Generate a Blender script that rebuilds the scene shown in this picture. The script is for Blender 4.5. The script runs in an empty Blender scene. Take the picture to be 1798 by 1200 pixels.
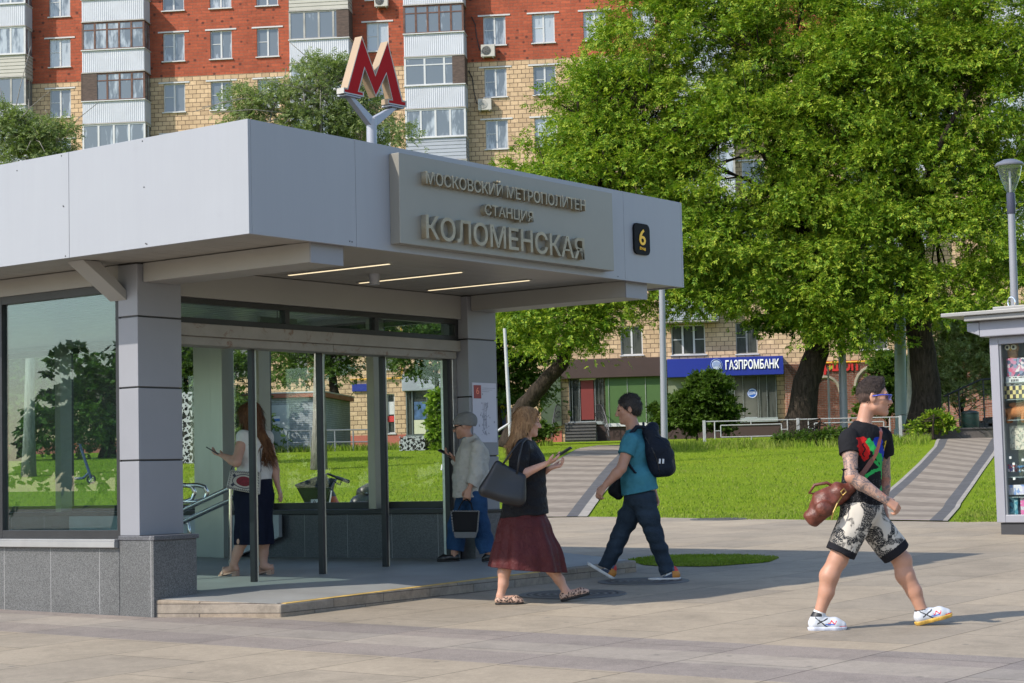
import bpy, bmesh, math, random
import numpy as np
from mathutils import Vector, Matrix

scene = bpy.context.scene
COL = scene.collection
rad = math.radians
# ------------------------------------------------------------------ camera
F_PX, CX, CY = 3241.3, 899.0, 600.0
CAM_H = 1.15
PITCH, ROLL = rad(4.025), rad(1.379)
_f = np.array([0, math.cos(PITCH), math.sin(PITCH)])
_r = np.array([1.0, 0, 0])
_d = np.cross(_f, _r)
_c, _s = math.cos(ROLL), math.sin(ROLL)
_r2, _d2 = _c * _r + _s * _d, -_s * _r + _c * _d
RM = np.array([_r2, _d2, _f])
cam_data = bpy.data.cameras.new('camera')
cam = bpy.data.objects.new('camera', cam_data)
COL.objects.link(cam)
cam_data.sensor_width = 36.0
cam_data.lens = 36.0 * F_PX / 1798.0
cam_data.clip_start = 0.1
cam_data.clip_end = 2000.0
cam.matrix_world = Matrix(((_r2[0], -_d2[0], -_f[0], 0), (_r2[1], -_d2[1], -_f[1], 0),
                           (_r2[2], -_d2[2], -_f[2], CAM_H), (0, 0, 0, 1)))
scene.camera = cam
# ------------------------------------------------------------------ sky, sun, exposure
SUN = Vector((-3.455, -2.165, 3.69)).normalized()
world = bpy.data.worlds.new('World')
scene.world = world
world.use_nodes = True
wn = world.node_tree
wn.nodes.clear()
wo = wn.nodes.new('ShaderNodeOutputWorld')
wb = wn.nodes.new('ShaderNodeBackground')
sky = wn.nodes.new('ShaderNodeTexSky')
sky.sky_type = 'NISHITA'
sky.sun_disc = False
sky.sun_elevation = math.asin(SUN.z)
sky.sun_rotation = math.atan2(SUN.x, SUN.y)
sky.air_density = 1.0
sky.dust_density = 0.8
sky.ozone_density = 1.0
wb.inputs['Strength'].default_value = 0.15
wn.links.new(sky.outputs[0], wb.inputs[0])
wn.links.new(wb.outputs[0], wo.inputs[0])
sd = bpy.data.lights.new('sun', 'SUN')
sd.energy = 3.1
sd.angle = rad(0.55)
sd.color = (1.0, 0.93, 0.83)
sun = bpy.data.objects.new('sun', sd)
COL.objects.link(sun)
sun.rotation_euler = (-SUN).to_track_quat('-Z', 'Y').to_euler()
sun.location = (-30, -20, 40)
scene.view_settings.view_transform = 'Standard'
scene.view_settings.look = 'None'
scene.view_settings.exposure = 0.85
scene.view_settings.gamma = 1.0
scene.cycles.max_bounces = 8
scene.cycles.transparent_max_bounces = 16
scene.cycles.use_denoising = True

# ------------------------------------------------------------------ helpers: rays and terrain
def ray(px, py):
    return RM.T @ np.array([(px - CX) / F_PX, (py - CY) / F_PX, 1.0])

def at(px, py, Y):
    d = ray(px, py)
    t = Y / d[1]
    return Vector((d[0] * t, Y, CAM_H + d[2] * t))

def on_z(px, py, z):
    d = ray(px, py)
    t = (z - CAM_H) / d[2]
    return Vector((d[0] * t, d[1] * t, z))

def gz(x, y):
    """height of the ground"""
    a = 0.015 * (y - 12.4)
    if y < 33: return a
    b = 0.309 + 0.0597 * (y - 33)
    if y < 58: return b
    return 1.802 + 0.0216 * (min(y, 130) - 58)

def ground(px, py, dz=0.0):
    d = ray(px, py)
    t = 6.0
    while t < 220:
        if CAM_H + d[2] * t < gz(d[0] * t, d[1] * t) + dz: break
        t += 0.02
    return Vector((d[0] * t, d[1] * t, gz(d[0] * t, d[1] * t) + dz))

def V(*a): return Vector(a)

# ------------------------------------------------------------------ helpers: materials
def srgb(r, g, b):
    f = lambda c: (c / 255) / 12.92 if c / 255 <= 0.04045 else ((c / 255 + 0.055) / 1.055) ** 2.4
    return (f(r), f(g), f(b), 1.0)

def c4(c): return tuple(c) if len(c) == 4 else (c[0], c[1], c[2], 1.0)

class NT:
    def __init__(s, name):
        s.m = bpy.data.materials.new(name)
        s.m.use_nodes = True
        s.t = s.m.node_tree
        s.b = s.t.nodes['Principled BSDF']
        s.out = s.t.nodes['Material Output']
    def n(s, typ, **kw):
        nd = s.t.nodes.new(typ)
        for k, v in kw.items():
            if k.startswith('i_'): nd.inputs[k[2:].replace('_', ' ')].default_value = v
            elif k.startswith('n') and k[1:].isdigit(): nd.inputs[int(k[1:])].default_value = v
            else: setattr(nd, k, v)
        return nd
    def l(s, a, b): s.t.links.new(a, b)
    def coord(s, which='Object', scale=(1, 1, 1), rot=(0, 0, 0), loc=(0, 0, 0)):
        tc = s.n('ShaderNodeTexCoord')
        mp = s.n('ShaderNodeMapping')
        mp.inputs['Scale'].default_value = scale
        mp.inputs['Rotation'].default_value = rot
        mp.inputs['Location'].default_value = loc
        s.l(tc.outputs[which], mp.inputs['Vector'])
        return mp.outputs[0]
    def noise(s, vec, scale, detail=4, rough=0.55, dist=0.0):
        nd = s.n('ShaderNodeTexNoise')
        nd.inputs['Scale'].default_value = scale
        nd.inputs['Detail'].default_value = detail
        nd.inputs['Roughness'].default_value = rough
        nd.inputs['Distortion'].default_value = dist
        s.l(vec, nd.inputs['Vector'])
        return nd.outputs['Fac']
    def ramp(s, fac, stops, interp='LINEAR'):
        r = s.n('ShaderNodeValToRGB')
        cr = r.color_ramp
        cr.interpolation = interp
        while len(cr.elements) < len(stops): cr.elements.new(0.5)
        for e, (p, c) in zip(cr.elements, stops):
            e.position = p
            e.color = c4(c) if not isinstance(c, (int, float)) else (c, c, c, 1)
        s.l(fac, r.inputs[0])
        return r.outputs[0]
    def mix(s, fac, a, b, mode='MIX'):
        m = s.n('ShaderNodeMix', data_type='RGBA', blend_type=mode)
        for sock, v in ((m.inputs[0], fac), (m.inputs[6], a), (m.inputs[7], b)):
            if isinstance(v, (int, float)): sock.default_value = v
            elif isinstance(v, (tuple, list)): sock.default_value = c4(v)
            else: s.l(v, sock)
        return m.outputs[2]
    def math(s, op, a, b=0.0):
        m = s.n('ShaderNodeMath', operation=op)
        for sock, v in ((m.inputs[0], a), (m.inputs[1], b)):
            if isinstance(v, (int, float)): sock.default_value = v
            else: s.l(v, sock)
        return m.outputs[0]
    def bump(s, h, strength=0.3, dist=0.01, normal=None):
        b = s.n('ShaderNodeBump')
        b.inputs['Strength'].default_value = strength
        b.inputs['Distance'].default_value = dist
        s.l(h, b.inputs['Height'])
        if normal is not None: s.l(normal, b.inputs['Normal'])
        s.l(b.outputs[0], s.b.inputs['Normal'])
        return b.outputs[0]
    def col(s, c):
        if isinstance(c, (tuple, list)): s.b.inputs['Base Color'].default_value = c4(c)
        else: s.l(c, s.b.inputs['Base Color'])
    def set(s, rough=0.6, metal=0.0, spec=0.5, **kw):
        s.b.inputs['Roughness'].default_value = rough
        s.b.inputs['Metallic'].default_value = metal
        s.b.inputs['Specular IOR Level'].default_value = spec
        for k, v in kw.items(): s.b.inputs[k.replace('_', ' ')].default_value = v

def mul(c, k): return (min(c[0] * k, 1), min(c[1] * k, 1), min(c[2] * k, 1), 1)

_M = {}
def mat(name, c, rough=0.6, metal=0.0, var=0.12, scale=3.0, bump=0.0, bscale=40.0, spec=0.5, stretch=(1, 1, 1), **kw):
    """plain surface with uneven tone, grain and roughness"""
    if name in _M: return _M[name]
    t = NT(name)
    c = c4(c)
    vec = t.coord('Object', stretch)
    n1 = t.noise(vec, scale, 6, 0.6)
    t.col(t.ramp(n1, [(0.3, mul(c, 1 - var)), (0.7, mul(c, 1 + var))]))
    t.set(rough, metal, spec, **kw)
    if bump:
        t.bump(t.noise(vec, bscale, 4, 0.6), bump, 0.01)
    _M[name] = t.m
    return t.m

def emis(name, c, strength):
    t = NT(name)
    t.col((0.8, 0.8, 0.8))
    t.b.inputs['Emission Color'].default_value = c4(c)
    t.b.inputs['Emission Strength'].default_value = strength
    return t.m

def thin_glass(name, tint=(0.82, 0.9, 0.88), refl=1.0, rough=0.0, dirt=0.03):
    t = NT(name)
    tr = t.n('ShaderNodeBsdfTransparent'); tr.inputs[0].default_value = c4(tint)
    gl = t.n('ShaderNodeBsdfGlossy'); gl.inputs['Roughness'].default_value = rough
    gl.inputs[0].default_value = (0.95, 0.98, 1, 1)
    df = t.n('ShaderNodeBsdfDiffuse'); df.inputs[0].default_value = (0.35, 0.4, 0.4, 1)
    fr = t.n('ShaderNodeFresnel'); ge = t.n('ShaderNodeNewGeometry')
    ior = t.math('ADD', t.math('MULTIPLY', ge.outputs['Backfacing'], 1 / 1.55 - 1.55), 1.55); t.l(ior, fr.inputs[0])
    f2 = t.math('MINIMUM', t.math('MULTIPLY', fr.outputs[0], refl), 0.9)
    m1 = t.n('ShaderNodeMixShader'); m2 = t.n('ShaderNodeMixShader')
    vec = t.coord('Object')
    t.l(t.math('MULTIPLY', t.noise(vec, 2.5, 5), dirt * 2), m1.inputs[0])
    t.l(tr.outputs[0], m1.inputs[1]); t.l(df.outputs[0], m1.inputs[2])
    t.l(f2, m2.inputs[0]); t.l(m1.outputs[0], m2.inputs[1]); t.l(gl.outputs[0], m2.inputs[2])
    t.l(m2.outputs[0], t.out.inputs[0])
    return t.m

# ------------------------------------------------------------------ helpers: meshes and objects
class MB:
    """collects simple solids into ONE mesh"""
    def __init__(s): s.v, s.f, s.mi = [], [], []
    def add(s, verts, faces, mi=0):
        o = len(s.v)
        s.v += [tuple(p) for p in verts]
        s.f += [tuple(i + o for i in f) for f in faces]
        s.mi += [mi] * len(faces)
        return s
    def box(s, x0, x1, y0, y1, z0, z1, mi=0, M=None):
        vs = [Vector((x, y, z)) for x in (x0, x1) for y in (y0, y1) for z in (z0, z1)]
        if M is not None: vs = [M @ p for p in vs]
        return s.add(vs, [(0, 1, 3, 2), (4, 6, 7, 5), (0, 4, 5, 1), (2, 3, 7, 6), (0, 2, 6, 4), (1, 5, 7, 3)], mi)
    def bar(s, a, b, r, n=8, r2=None, mi=0, caps=True):
        a, b = Vector(a), Vector(b)
        r2 = r if r2 is None else r2
        d = (b - a).normalized()
        x = d.orthogonal().normalized(); y = d.cross(x)
        vs = []
        for p, rr in ((a, r), (b, r2)):
            for i in range(n):
                t = 2 * math.pi * i / n
                vs.append(p + (x * math.cos(t) + y * math.sin(t)) * rr)
        fs = [(i, (i + 1) % n, n + (i + 1) % n, n + i) for i in range(n)]
        if caps: fs += [tuple(range(n))[::-1], tuple(range(n, 2 * n))]
        return s.add(vs, fs, mi)
    def tube(s, pts, r, n=8, mi=0):
        """swept tube; r a number or a list"""
        pts = [Vector(p) for p in pts]
        rs = r if isinstance(r, (list, tuple)) else [r] * len(pts)
        vs, fs = [], []
        up = None
        for i, p in enumerate(pts):
            d = (pts[min(i + 1, len(pts) - 1)] - pts[max(i - 1, 0)]).normalized()
            x = d.orthogonal().normalized() if up is None else (up - d * up.dot(d)).normalized()
            up = x
            y = d.cross(x)
            for k in range(n):
                t = 2 * math.pi * k / n
                vs.append(p + (x * math.cos(t) + y * math.sin(t)) * rs[i])
        for i in range(len(pts) - 1):
            for k in range(n):
                fs.append((i * n + k, i * n + (k + 1) % n, (i + 1) * n + (k + 1) % n, (i + 1) * n + k))
        fs += [tuple(range(n))[::-1], tuple((len(pts) - 1) * n + k for k in range(n))]
        return s.add(vs, fs, mi)
    def prism(s, outline, ext, mi=0):
        """outline: list of 3-D points in a plane; ext: extrusion vector"""
        n = len(outline)
        o = [Vector(p) for p in outline]
        e = Vector(ext)
        vs = o + [p + e for p in o]
        fs = [tuple(range(n))[::-1], tuple(range(n, 2 * n))]
        fs += [(i, (i + 1) % n, n + (i + 1) % n, n + i) for i in range(n)]
        return s.add(vs, fs, mi)
    def lathe(s, prof, c=(0, 0, 0), n=20, mi=0):
        vs, fs = [], []
        for r, z in prof:
            for k in range(n):
                t = 2 * math.pi * k / n
                vs.append((c[0] + r * math.cos(t), c[1] + r * math.sin(t), c[2] + z))
        for i in range(len(prof) - 1):
            for k in range(n):
                fs.append((i * n + k, i * n + (k + 1) % n, (i + 1) * n + (k + 1) % n, (i + 1) * n + k))
        fs += [tuple(range(n))[::-1], tuple((len(prof) - 1) * n + k for k in range(n))]
        return s.add(vs, fs, mi)
    def grid(s, P, mi=0):
        """P[i][j] points"""
        o = len(s.v)
        ni, nj = len(P), len(P[0])
        vs = [p for row in P for p in row]
        fs = [(i * nj + j, (i + 1) * nj + j, (i + 1) * nj + j + 1, i * nj + j + 1) for i in range(ni - 1) for j in range(nj - 1)]
        return s.add(vs, fs, mi)
    def build(s, name, mats, parent=None, smooth=False, bevel=0.0, fixn=True):
        me = bpy.data.meshes.new(name)
        me.from_pydata(s.v, [], s.f)
        if not isinstance(mats, (list, tuple)): mats = [mats]
        for m in mats: me.materials.append(m)
        if len(mats) > 1: me.polygons.foreach_set('material_index', s.mi)
        if fixn:
            bm = bmesh.new(); bm.from_mesh(me)
            bmesh.ops.recalc_face_normals(bm, faces=bm.faces)
            bm.to_mesh(me); bm.free()
        o = link(name, me, parent)
        if smooth: shade(me, smooth)
        if bevel:
            b = o.modifiers.new('bevel', 'BEVEL')
            b.width = bevel; b.segments = 2; b.limit_method = 'ANGLE'; b.angle_limit = rad(40)
        return o

def shade(me, mode=True):
    me.polygons.foreach_set('use_smooth', [True] * len(me.polygons))
    if mode == 'auto':
        me.set_sharp_from_angle(angle=rad(38))

def link(name, me, parent=None):
    o = bpy.data.objects.new(name, me)
    COL.objects.link(o)
    if parent is not None: o.parent = parent
    return o

def npmesh(name, verts, faces, mats, parent=None, mi=None, smooth=True):
    """numpy verts (n,3) and faces (m,3|4)"""
    me = bpy.data.meshes.new(name)
    k = faces.shape[1]
    me.vertices.add(len(verts)); me.loops.add(faces.size); me.polygons.add(len(faces))
    me.vertices.foreach_set('co', np.ascontiguousarray(verts, dtype=np.float32).ravel())
    me.loops.foreach_set('vertex_index', np.ascontiguousarray(faces, dtype=np.int32).ravel())
    me.polygons.foreach_set('loop_start', np.arange(0, faces.size, k, dtype=np.int32))
    me.polygons.foreach_set('loop_total', np.full(len(faces), k, dtype=np.int32))
    if not isinstance(mats, (list, tuple)): mats = [mats]
    for m in mats: me.materials.append(m)
    if mi is not None: me.polygons.foreach_set('material_index', np.ascontiguousarray(mi, dtype=np.int32))
    if smooth: me.polygons.foreach_set('use_smooth', np.ones(len(faces), dtype=bool))
    me.update(calc_edges=True)
    me.validate()
    return link(name, me, parent)

def tag(o, label=None, cat=None, group=None, kind=None):
    if label: o['label'] = label
    if cat: o['category'] = cat
    if group: o['group'] = group
    if kind: o['kind'] = kind
    return o

def thing(name, label, cat, loc=(0, 0, 0), rz=0.0, group=None):
    o = bpy.data.objects.new(name, None)
    o.empty_display_size = 0.2
    COL.objects.link(o)
    o.location = loc
    o.rotation_euler = (0, 0, rz)
    return tag(o, label, cat, group)

def children(o): return [c for c in bpy.data.objects if c.parent == o]
def copy_tree(o, kids, parent=None):
    """kids: dict object -> children, so that copying stays cheap"""
    c = o.copy(); COL.objects.link(c)
    if parent is not None: c.parent = parent
    for ch in kids.get(o, ()): copy_tree(ch, kids, c)
    return c
def kid_map(o):
    m = {o: children(o)}
    for c in m[o]: m.update(kid_map(c))
    return m

def text_mesh(name, body, size, extrude, m, parent=None, M=None, bold=0.0, align='CENTER', sx=1.0, bevel=0.0):
    cu = bpy.data.curves.new(name, 'FONT')
    cu.body = body
    cu.size = size
    cu.extrude = extrude
    cu.offset = bold
    cu.align_x = align
    cu.resolution_u = 3
    cu.bevel_depth = bevel
    tmp = bpy.data.objects.new('lettering_source', cu)
    COL.objects.link(tmp)
    dg = bpy.context.evaluated_depsgraph_get()
    me = bpy.data.meshes.new_from_object(tmp.evaluated_get(dg))
    bpy.data.objects.remove(tmp); bpy.data.curves.remove(cu)
    me.name = name
    me.transform(Matrix.Diagonal((sx, 1, 1, 1)))
    if M is not None: me.transform(M)
    me.materials.clear(); 
    for mm in (m if isinstance(m, (list, tuple)) else [m]): me.materials.append(mm)
    return link(name, me, parent)

def wob(P, seed, k=1.0, n=4):
    """cheap smooth numpy noise in about -1..1"""
    rg = np.random.RandomState(seed)
    out = np.zeros(len(P))
    for i in range(n):
        d = rg.normal(size=3); d /= np.linalg.norm(d)
        out += np.sin(P @ d * k * (1 + 0.7 * i) + rg.uniform(0, 6.28)) / n
    return out
# ================================================================== THE SETTING
ST_A = math.atan2(0.80149, 0.598)              # direction of the pavilion's front
OX, OY = -1.9017, 13.4019                       # its front left roof corner on plan
Uv = np.array([math.cos(ST_A), math.sin(ST_A)])
Vv = np.array([-math.sin(ST_A), math.cos(ST_A)])
def sv(px, py, vv):
    """pavilion coordinates of what a pixel shows on the upright plane v = vv"""
    d = ray(px, py)
    t = (vv + OX * Vv[0] + OY * Vv[1]) / (d[0] * Vv[0] + d[1] * Vv[1])
    p = d * t + np.array([0, 0, CAM_H]) - np.array([OX, OY, 0])
    return V(p[0] * Uv[0] + p[1] * Uv[1], vv, p[2])
def su(px, py, uu):
    d = ray(px, py)
    t = (uu + OX * Uv[0] + OY * Uv[1]) / (d[0] * Uv[0] + d[1] * Uv[1])
    p = d * t + np.array([0, 0, CAM_H]) - np.array([OX, OY, 0])
    return V(uu, p[0] * Vv[0] + p[1] * Vv[1], p[2])
def loc_uv(p):
    q = np.array([p[0] - OX, p[1] - OY])
    return V(q @ Uv, q @ Vv, p[2])
def from_uv(u, v, z=0.0):
    return V(OX + u * Uv[0] + v * Vv[0], OY + u * Uv[1] + v * Vv[1], z)
STM = Matrix.Translation((OX, OY, 0)) @ Matrix.Rotation(ST_A, 4, 'Z')

# ---- lawn / ground sheet
def m_lawn():
    t = NT('lawn_turf')
    v = t.coord('Object')
    n1 = t.noise(v, 0.55, 7, 0.7)
    n2 = t.noise(v, 9.0, 5, 0.7)
    n3 = t.noise(v, 60.0, 3, 0.7)
    c = t.ramp(n1, [(0.25, (0.13, 0.215, 0.006)), (0.5, (0.19, 0.28, 0.008)), (0.8, (0.26, 0.31, 0.014))])
    c = t.mix(t.ramp(n2, [(0.35, 0.0), (0.75, 0.55)]), c, (0.19, 0.24, 0.05))
    c = t.mix(t.ramp(n3, [(0.35, 0.45), (0.6, 0.0)]), c, (0.035, 0.075, 0.008))
    t.col(c); t.set(0.95, 0, 0.05)
    t.bump(t.noise(v, 45, 4, 0.7), 0.9, 0.04)
    return t.m
M_LAWN = m_lawn()
mb = MB()
xs = [-260, -60, -20, 20, 60, 260]
ys = [-60, 0, 33, 58, 130, 600]
mb.grid([[(x, y, gz(x, y)) for y in ys] for x in xs])
g = mb.build('lawn', M_LAWN)
if g.data.polygons[0].normal.z < 0: g.data.flip_normals()
tag(g, kind='structure')

def m_plaza():
    t = NT('plaza_slabs')
    v = t.coord('Object', rot=(0, 0, -ST_A), loc=(-(OX * Uv[0] + OY * Uv[1]), -(OX * Vv[0] + OY * Vv[1]), 0))
    br = t.n('ShaderNodeTexBrick')
    br.offset = 0.5; br.squash = 1.0
    for k, val in (('Scale', 1.0), ('Mortar Size', 0.006), ('Mortar Smooth', 0.2), ('Brick Width', 1.35), ('Row Height', 0.9), ('Bias', 0.0)):
        br.inputs[k].default_value = val
    br.inputs['Color1'].default_value = (0.88, 0.885, 0.9, 1)
    br.inputs['Color2'].default_value = (1.08, 1.06, 1.03, 1)
    br.inputs['Mortar'].default_value = (0.42, 0.4, 0.37, 1)
    t.l(v, br.inputs['Vector'])
    sx = t.n('ShaderNodeSeparateXYZ'); t.l(v, sx.inputs[0])
    u = sx.outputs[0]
    def band(a, b):
        return t.math('MULTIPLY', t.math('GREATER_THAN', u, a), t.math('LESS_THAN', u, b))
    bands = t.math('ADD', band(0.42, 0.95), band(-0.62, -0.1))
    base = t.ramp(t.noise(v, 0.45, 6, 0.65), [(0.25, (0.265, 0.222, 0.168)), (0.75, (0.355, 0.30, 0.226))])
    dark = t.ramp(t.noise(v, 120, 3, 0.7), [(0.3, (0.17, 0.145, 0.128)), (0.7, (0.29, 0.25, 0.22))])
    mid = t.math('MULTIPLY', t.math('GREATER_THAN', u, -0.1), t.math('LESS_THAN', u, 0.42))
    base = t.mix(t.math('MULTIPLY', mid, 0.6), base, (0.26, 0.235, 0.215))
    c = t.mix(bands, base, dark)
    c = t.mix(1.0, c, br.outputs['Color'], 'MULTIPLY')
    gr = t.ramp(t.noise(v, 220, 2, 0.8), [(0.3, 0.86), (0.7, 1.12)])
    c = t.mix(1.0, c, gr, 'MULTIPLY'); c = t.mix(1.0, c, t.ramp(t.noise(v, 45, 4, 0.8), [(0.3, 0.9), (0.7, 1.08)]), 'MULTIPLY')
    st = t.ramp(t.noise(v, 1.7, 8, 0.72, 0.6), [(0.46, 1.0), (0.72, 0.74)])
    c = t.mix(1.0, c, st, 'MULTIPLY')
    c = t.mix(1.0, c, t.ramp(t.noise(v, 14, 6, 0.8, 0.4), [(0.35, 0.9), (0.65, 1.07)]), 'MULTIPLY')
    spots = t.n('ShaderNodeTexVoronoi'); spots.inputs['Scale'].default_value = 2.9; t.l(v, spots.inputs['Vector'])
    c = t.mix(t.ramp(spots.outputs['Distance'], [(0.04, 0.7), (0.075, 0.0)]), c, (0.1, 0.09, 0.08))
    t.col(c); t.set(0.75, 0, 0.3)
    h = t.mix(0.5, br.outputs['Fac'], t.noise(v, 150, 3, 0.7))
    t.bump(t.math('SUBTRACT', t.math('MULTIPLY', t.noise(v, 150, 3, 0.7), 0.4), br.outputs['Fac']), 0.35, 0.006)
    return t.m
PZ = 0.006
mb = MB()
e1, e2 = (1.43, 32.9), (6.5, 27.85)
pz = lambda x, y: (x, y, 0.015 * (y - 12.4) + PZ)
mb.add([pz(-70, -40), pz(60, -40), pz(60, 23), pz(14, 24.2), pz(7.2, 27.5), pz(*e2), pz(*e1), pz(1.1, 33), pz(-70, 33)], [tuple(range(9))])
p = mb.build('plaza', m_plaza())
if p.data.polygons[0].normal.z < 0: p.data.flip_normals()
tag(p, kind='structure')

# ---- striped paths up the slope
def strip(name, L, R, m, dz=0.02, sub=6, lift=0.0):
    def dens(P):
        P = [ground(*q) for q in P]
        out = []
        for a, b in zip(P[:-1], P[1:]):
            for k in range(sub): out.append(a.lerp(b, k / sub))
        return out + [P[-1]]
    A, B = dens(L), dens(R)
    me = bpy.data.meshes.new(name)
    vs, fs, uv = [], [], []
    s = 0.0; S = []
    for i in range(len(A)):
        if i: s += ((A[i] + B[i]) * 0.5 - (A[i - 1] + B[i - 1]) * 0.5).length
        S.append(s)
    W = (A[0] - B[0]).length
    N = 8
    for i in range(len(A)):
        for j in range(N + 1):
            q = A[i].lerp(B[i], j / N)
            vs.append((q.x, q.y, gz(q.x, q.y) + dz)); uv.append((j / N, S[i]))
    for i in range(len(A) - 1):
        for j in range(N):
            a = i * (N + 1) + j
            fs.append((a, a + 1, a + N + 2, a + N + 1))
    me.from_pydata(vs, [], fs)
    ul = me.uv_layers.new(name='UVMap')
    for lp in me.loops: ul.data[lp.index].uv = uv[lp.vertex_index]
    me.materials.append(m)
    o = link(name, me)
    if me.polygons[0].normal.z < 0: me.flip_normals()
    return tag(o, kind='structure')
def m_path(name, lo, hi):
    t = NT(name)
    tc = t.n('ShaderNodeTexCoord')
    sx = t.n('ShaderNodeSeparateXYZ'); t.l(tc.outputs['UV'], sx.inputs[0])
    ob = t.coord('Object')
    st = t.math('FRACT', t.math('MULTIPLY', sx.outputs[1], 0.5))
    f = t.ramp(st, [(0.5, 0.0), (0.53, 1.0), (0.97, 1.0), (1.0, 0.0)])
    c = t.mix(f, (0.27, 0.228, 0.182), (0.20, 0.166, 0.132))
    u = sx.outputs[0]
    b1 = t.math('MULTIPLY', t.math('GREATER_THAN', u, hi), t.math('LESS_THAN', u, hi + 0.13))
    b2 = t.math('MULTIPLY', t.math('GREATER_THAN', u, lo - 0.13), t.math('LESS_THAN', u, lo))
    c = t.mix(t.math('ADD', b1, b2), c, (0.1, 0.098, 0.1))
    k = t.math('ADD', t.math('GREATER_THAN', u, hi + 0.13), t.math('LESS_THAN', u, lo - 0.13))
    c = t.mix(k, c, (0.31, 0.285, 0.25))
    c = t.mix(1.0, c, t.ramp(t.noise(ob, 2.5, 6, 0.7), [(0.25, 0.78), (0.75, 1.15)]), 'MULTIPLY')
    vr = t.n('ShaderNodeTexVoronoi'); vr.inputs['Scale'].default_value = 5.0; t.l(ob, vr.inputs['Vector'])
    c = t.mix(1.0, c, t.ramp(vr.outputs['Distance'], [(0.0, 1.05), (0.9, 0.85)]), 'MULTIPLY')
    t.col(c); t.set(0.85, 0, 0.2)
    return t.m
strip('footpath', [(880, 909), (900, 888), (925, 862), (948, 835), (972, 812), (1010, 791), (1050, 783)],
      [(1031, 909), (1046, 888), (1065, 862), (1086, 835), (1103, 815), (1119, 795), (1124, 782)], m_path('path_paving', 0.02, 0.76))
strip('footpath', [(1492, 914), (1538, 880), (1580, 845), (1612, 815), (1640, 785), (1650, 770)],
      [(1664, 917), (1688, 885), (1709, 855), (1727, 828), (1747, 800), (1768, 770)], m_path('path_paving_b', 0.18, 0.82))

# ---- round patch of turf in the plaza
mb = MB()
pc = (2.02, 20.35)
ring = []
for k in range(48):
    a = 2 * math.pi * k / 48
    r = 1.0 + 0.05 * math.sin(3 * a + 1) + 0.03 * math.sin(7 * a)
    x, y = pc[0] + 0.80 * r * math.cos(a), pc[1] + 0.93 * r * math.sin(a)
    ring.append((x, y, gz(x, y) + 0.012))
mb.add([(pc[0], pc[1], gz(*pc) + 0.03)] + ring, [(0, 1 + k, 1 + (k + 1) % 48) for k in range(48)])
tag(mb.build('turf_patch', M_LAWN), kind='structure')

# ---- grass blades: nobody could count them
def blades(name, n, sample, hmin, hmax, seed, wide=0.006):
    rg = np.random.RandomState(seed)
    P = sample(rg, n)
    n = len(P)
    a = rg.uniform(0, 2 * np.pi, n)
    h = rg.uniform(hmin, hmax, n) * rg.uniform(0.6, 1.0, n)
    w = wide * rg.uniform(0.6, 1.5, n) * (h / hmax * 0.6 + 0.5)
    lean = rg.normal(0, 0.35, (n, 2)) * h[:, None]
    dx = np.stack([np.cos(a) * w, np.sin(a) * w, np.zeros(n)], 1)
    tip = P + np.concatenate([lean, h[:, None]], 1)
    mid = P + np.concatenate([lean * 0.35, h[:, None] * 0.6], 1)
    Vs = np.stack([P - dx, P + dx, mid + dx * 0.7, tip, mid - dx * 0.7], 1).reshape(-1, 3)
    b = np.arange(n)[:, None] * 5
    fs = np.concatenate([b + np.array([[0, 1, 2, 4]]), b + np.array([[4, 2, 3, 3]])], 0)
    tri = np.concatenate([b + np.array([[0, 1, 2]]), b + np.array([[0, 2, 4]]), b + np.array([[4, 2, 3]])], 0)
    return npmesh(name, Vs, tri, M_BLADE, smooth=False)
def m_blade():
    t = NT('grass_blade')
    ge = t.n('ShaderNodeNewGeometry')
    c = t.ramp(ge.outputs['Random Per Island'], [(0.0, (0.10, 0.185, 0.012)), (0.5, (0.185, 0.285, 0.020)), (0.85, (0.26, 0.335, 0.04)), (1.0, (0.26, 0.26, 0.09))])
    dry = t.ramp(t.noise(t.coord('Object'), 0.6, 6, 0.7), [(0.45, 0.0), (0.7, 0.75)])
    c = t.mix(dry, c, (0.26, 0.27, 0.07)); c = t.mix(1.0, c, t.ramp(t.noise(t.coord('Object'), 2.6, 5, 0.7), [(0.3, 0.72), (0.65, 1.1)]), 'MULTIPLY')
    t.col(c); t.set(0.7, 0, 0.12)
    tl = t.n('ShaderNodeBsdfTranslucent'); t.l(c, tl.inputs[0])
    mx = t.n('ShaderNodeMixShader'); mx.inputs[0].default_value = 0.35
    t.l(t.b.outputs[0], mx.inputs[1]); t.l(tl.outputs[0], mx.inputs[2]); t.l(mx.outputs[0], t.out.inputs[0])
    return t.m
M_BLADE = m_blade()
def vgz(x, y):
    return np.where(y < 33, 0.015 * (y - 12.4), np.where(y < 58, 0.309 + 0.0597 * (y - 33), 1.802 + 0.0216 * (np.minimum(y, 130) - 58)))
_paths = []
for Lp, Rp in (([(905, 909), (930, 862), (972, 812), (1010, 791), (1050, 783)], [(1031, 909), (1065, 862), (1103, 815), (1119, 795), (1124, 782)]),
               ([(1492, 914), (1580, 845), (1612, 815), (1650, 770)], [(1664, 917), (1709, 855), (1727, 828), (1768, 770)])):
    A = [ground(*q) for q in Lp]; B = [ground(*q) for q in Rp]
    _paths.append(([(q.y, q.x) for q in A], [(q.y, q.x) for q in B]))
def off_path(x, y):
    ok = np.ones(len(x), bool)
    for A, B in _paths:
        xa = np.interp(y, [q[0] for q in A], [q[1] for q in A]); xb = np.interp(y, [q[0] for q in B], [q[1] for q in B])
        ok &= ~((x > xa - 0.1) & (x < xb + 0.1) & (y < A[-1][0] + 2))
    return ok
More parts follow.
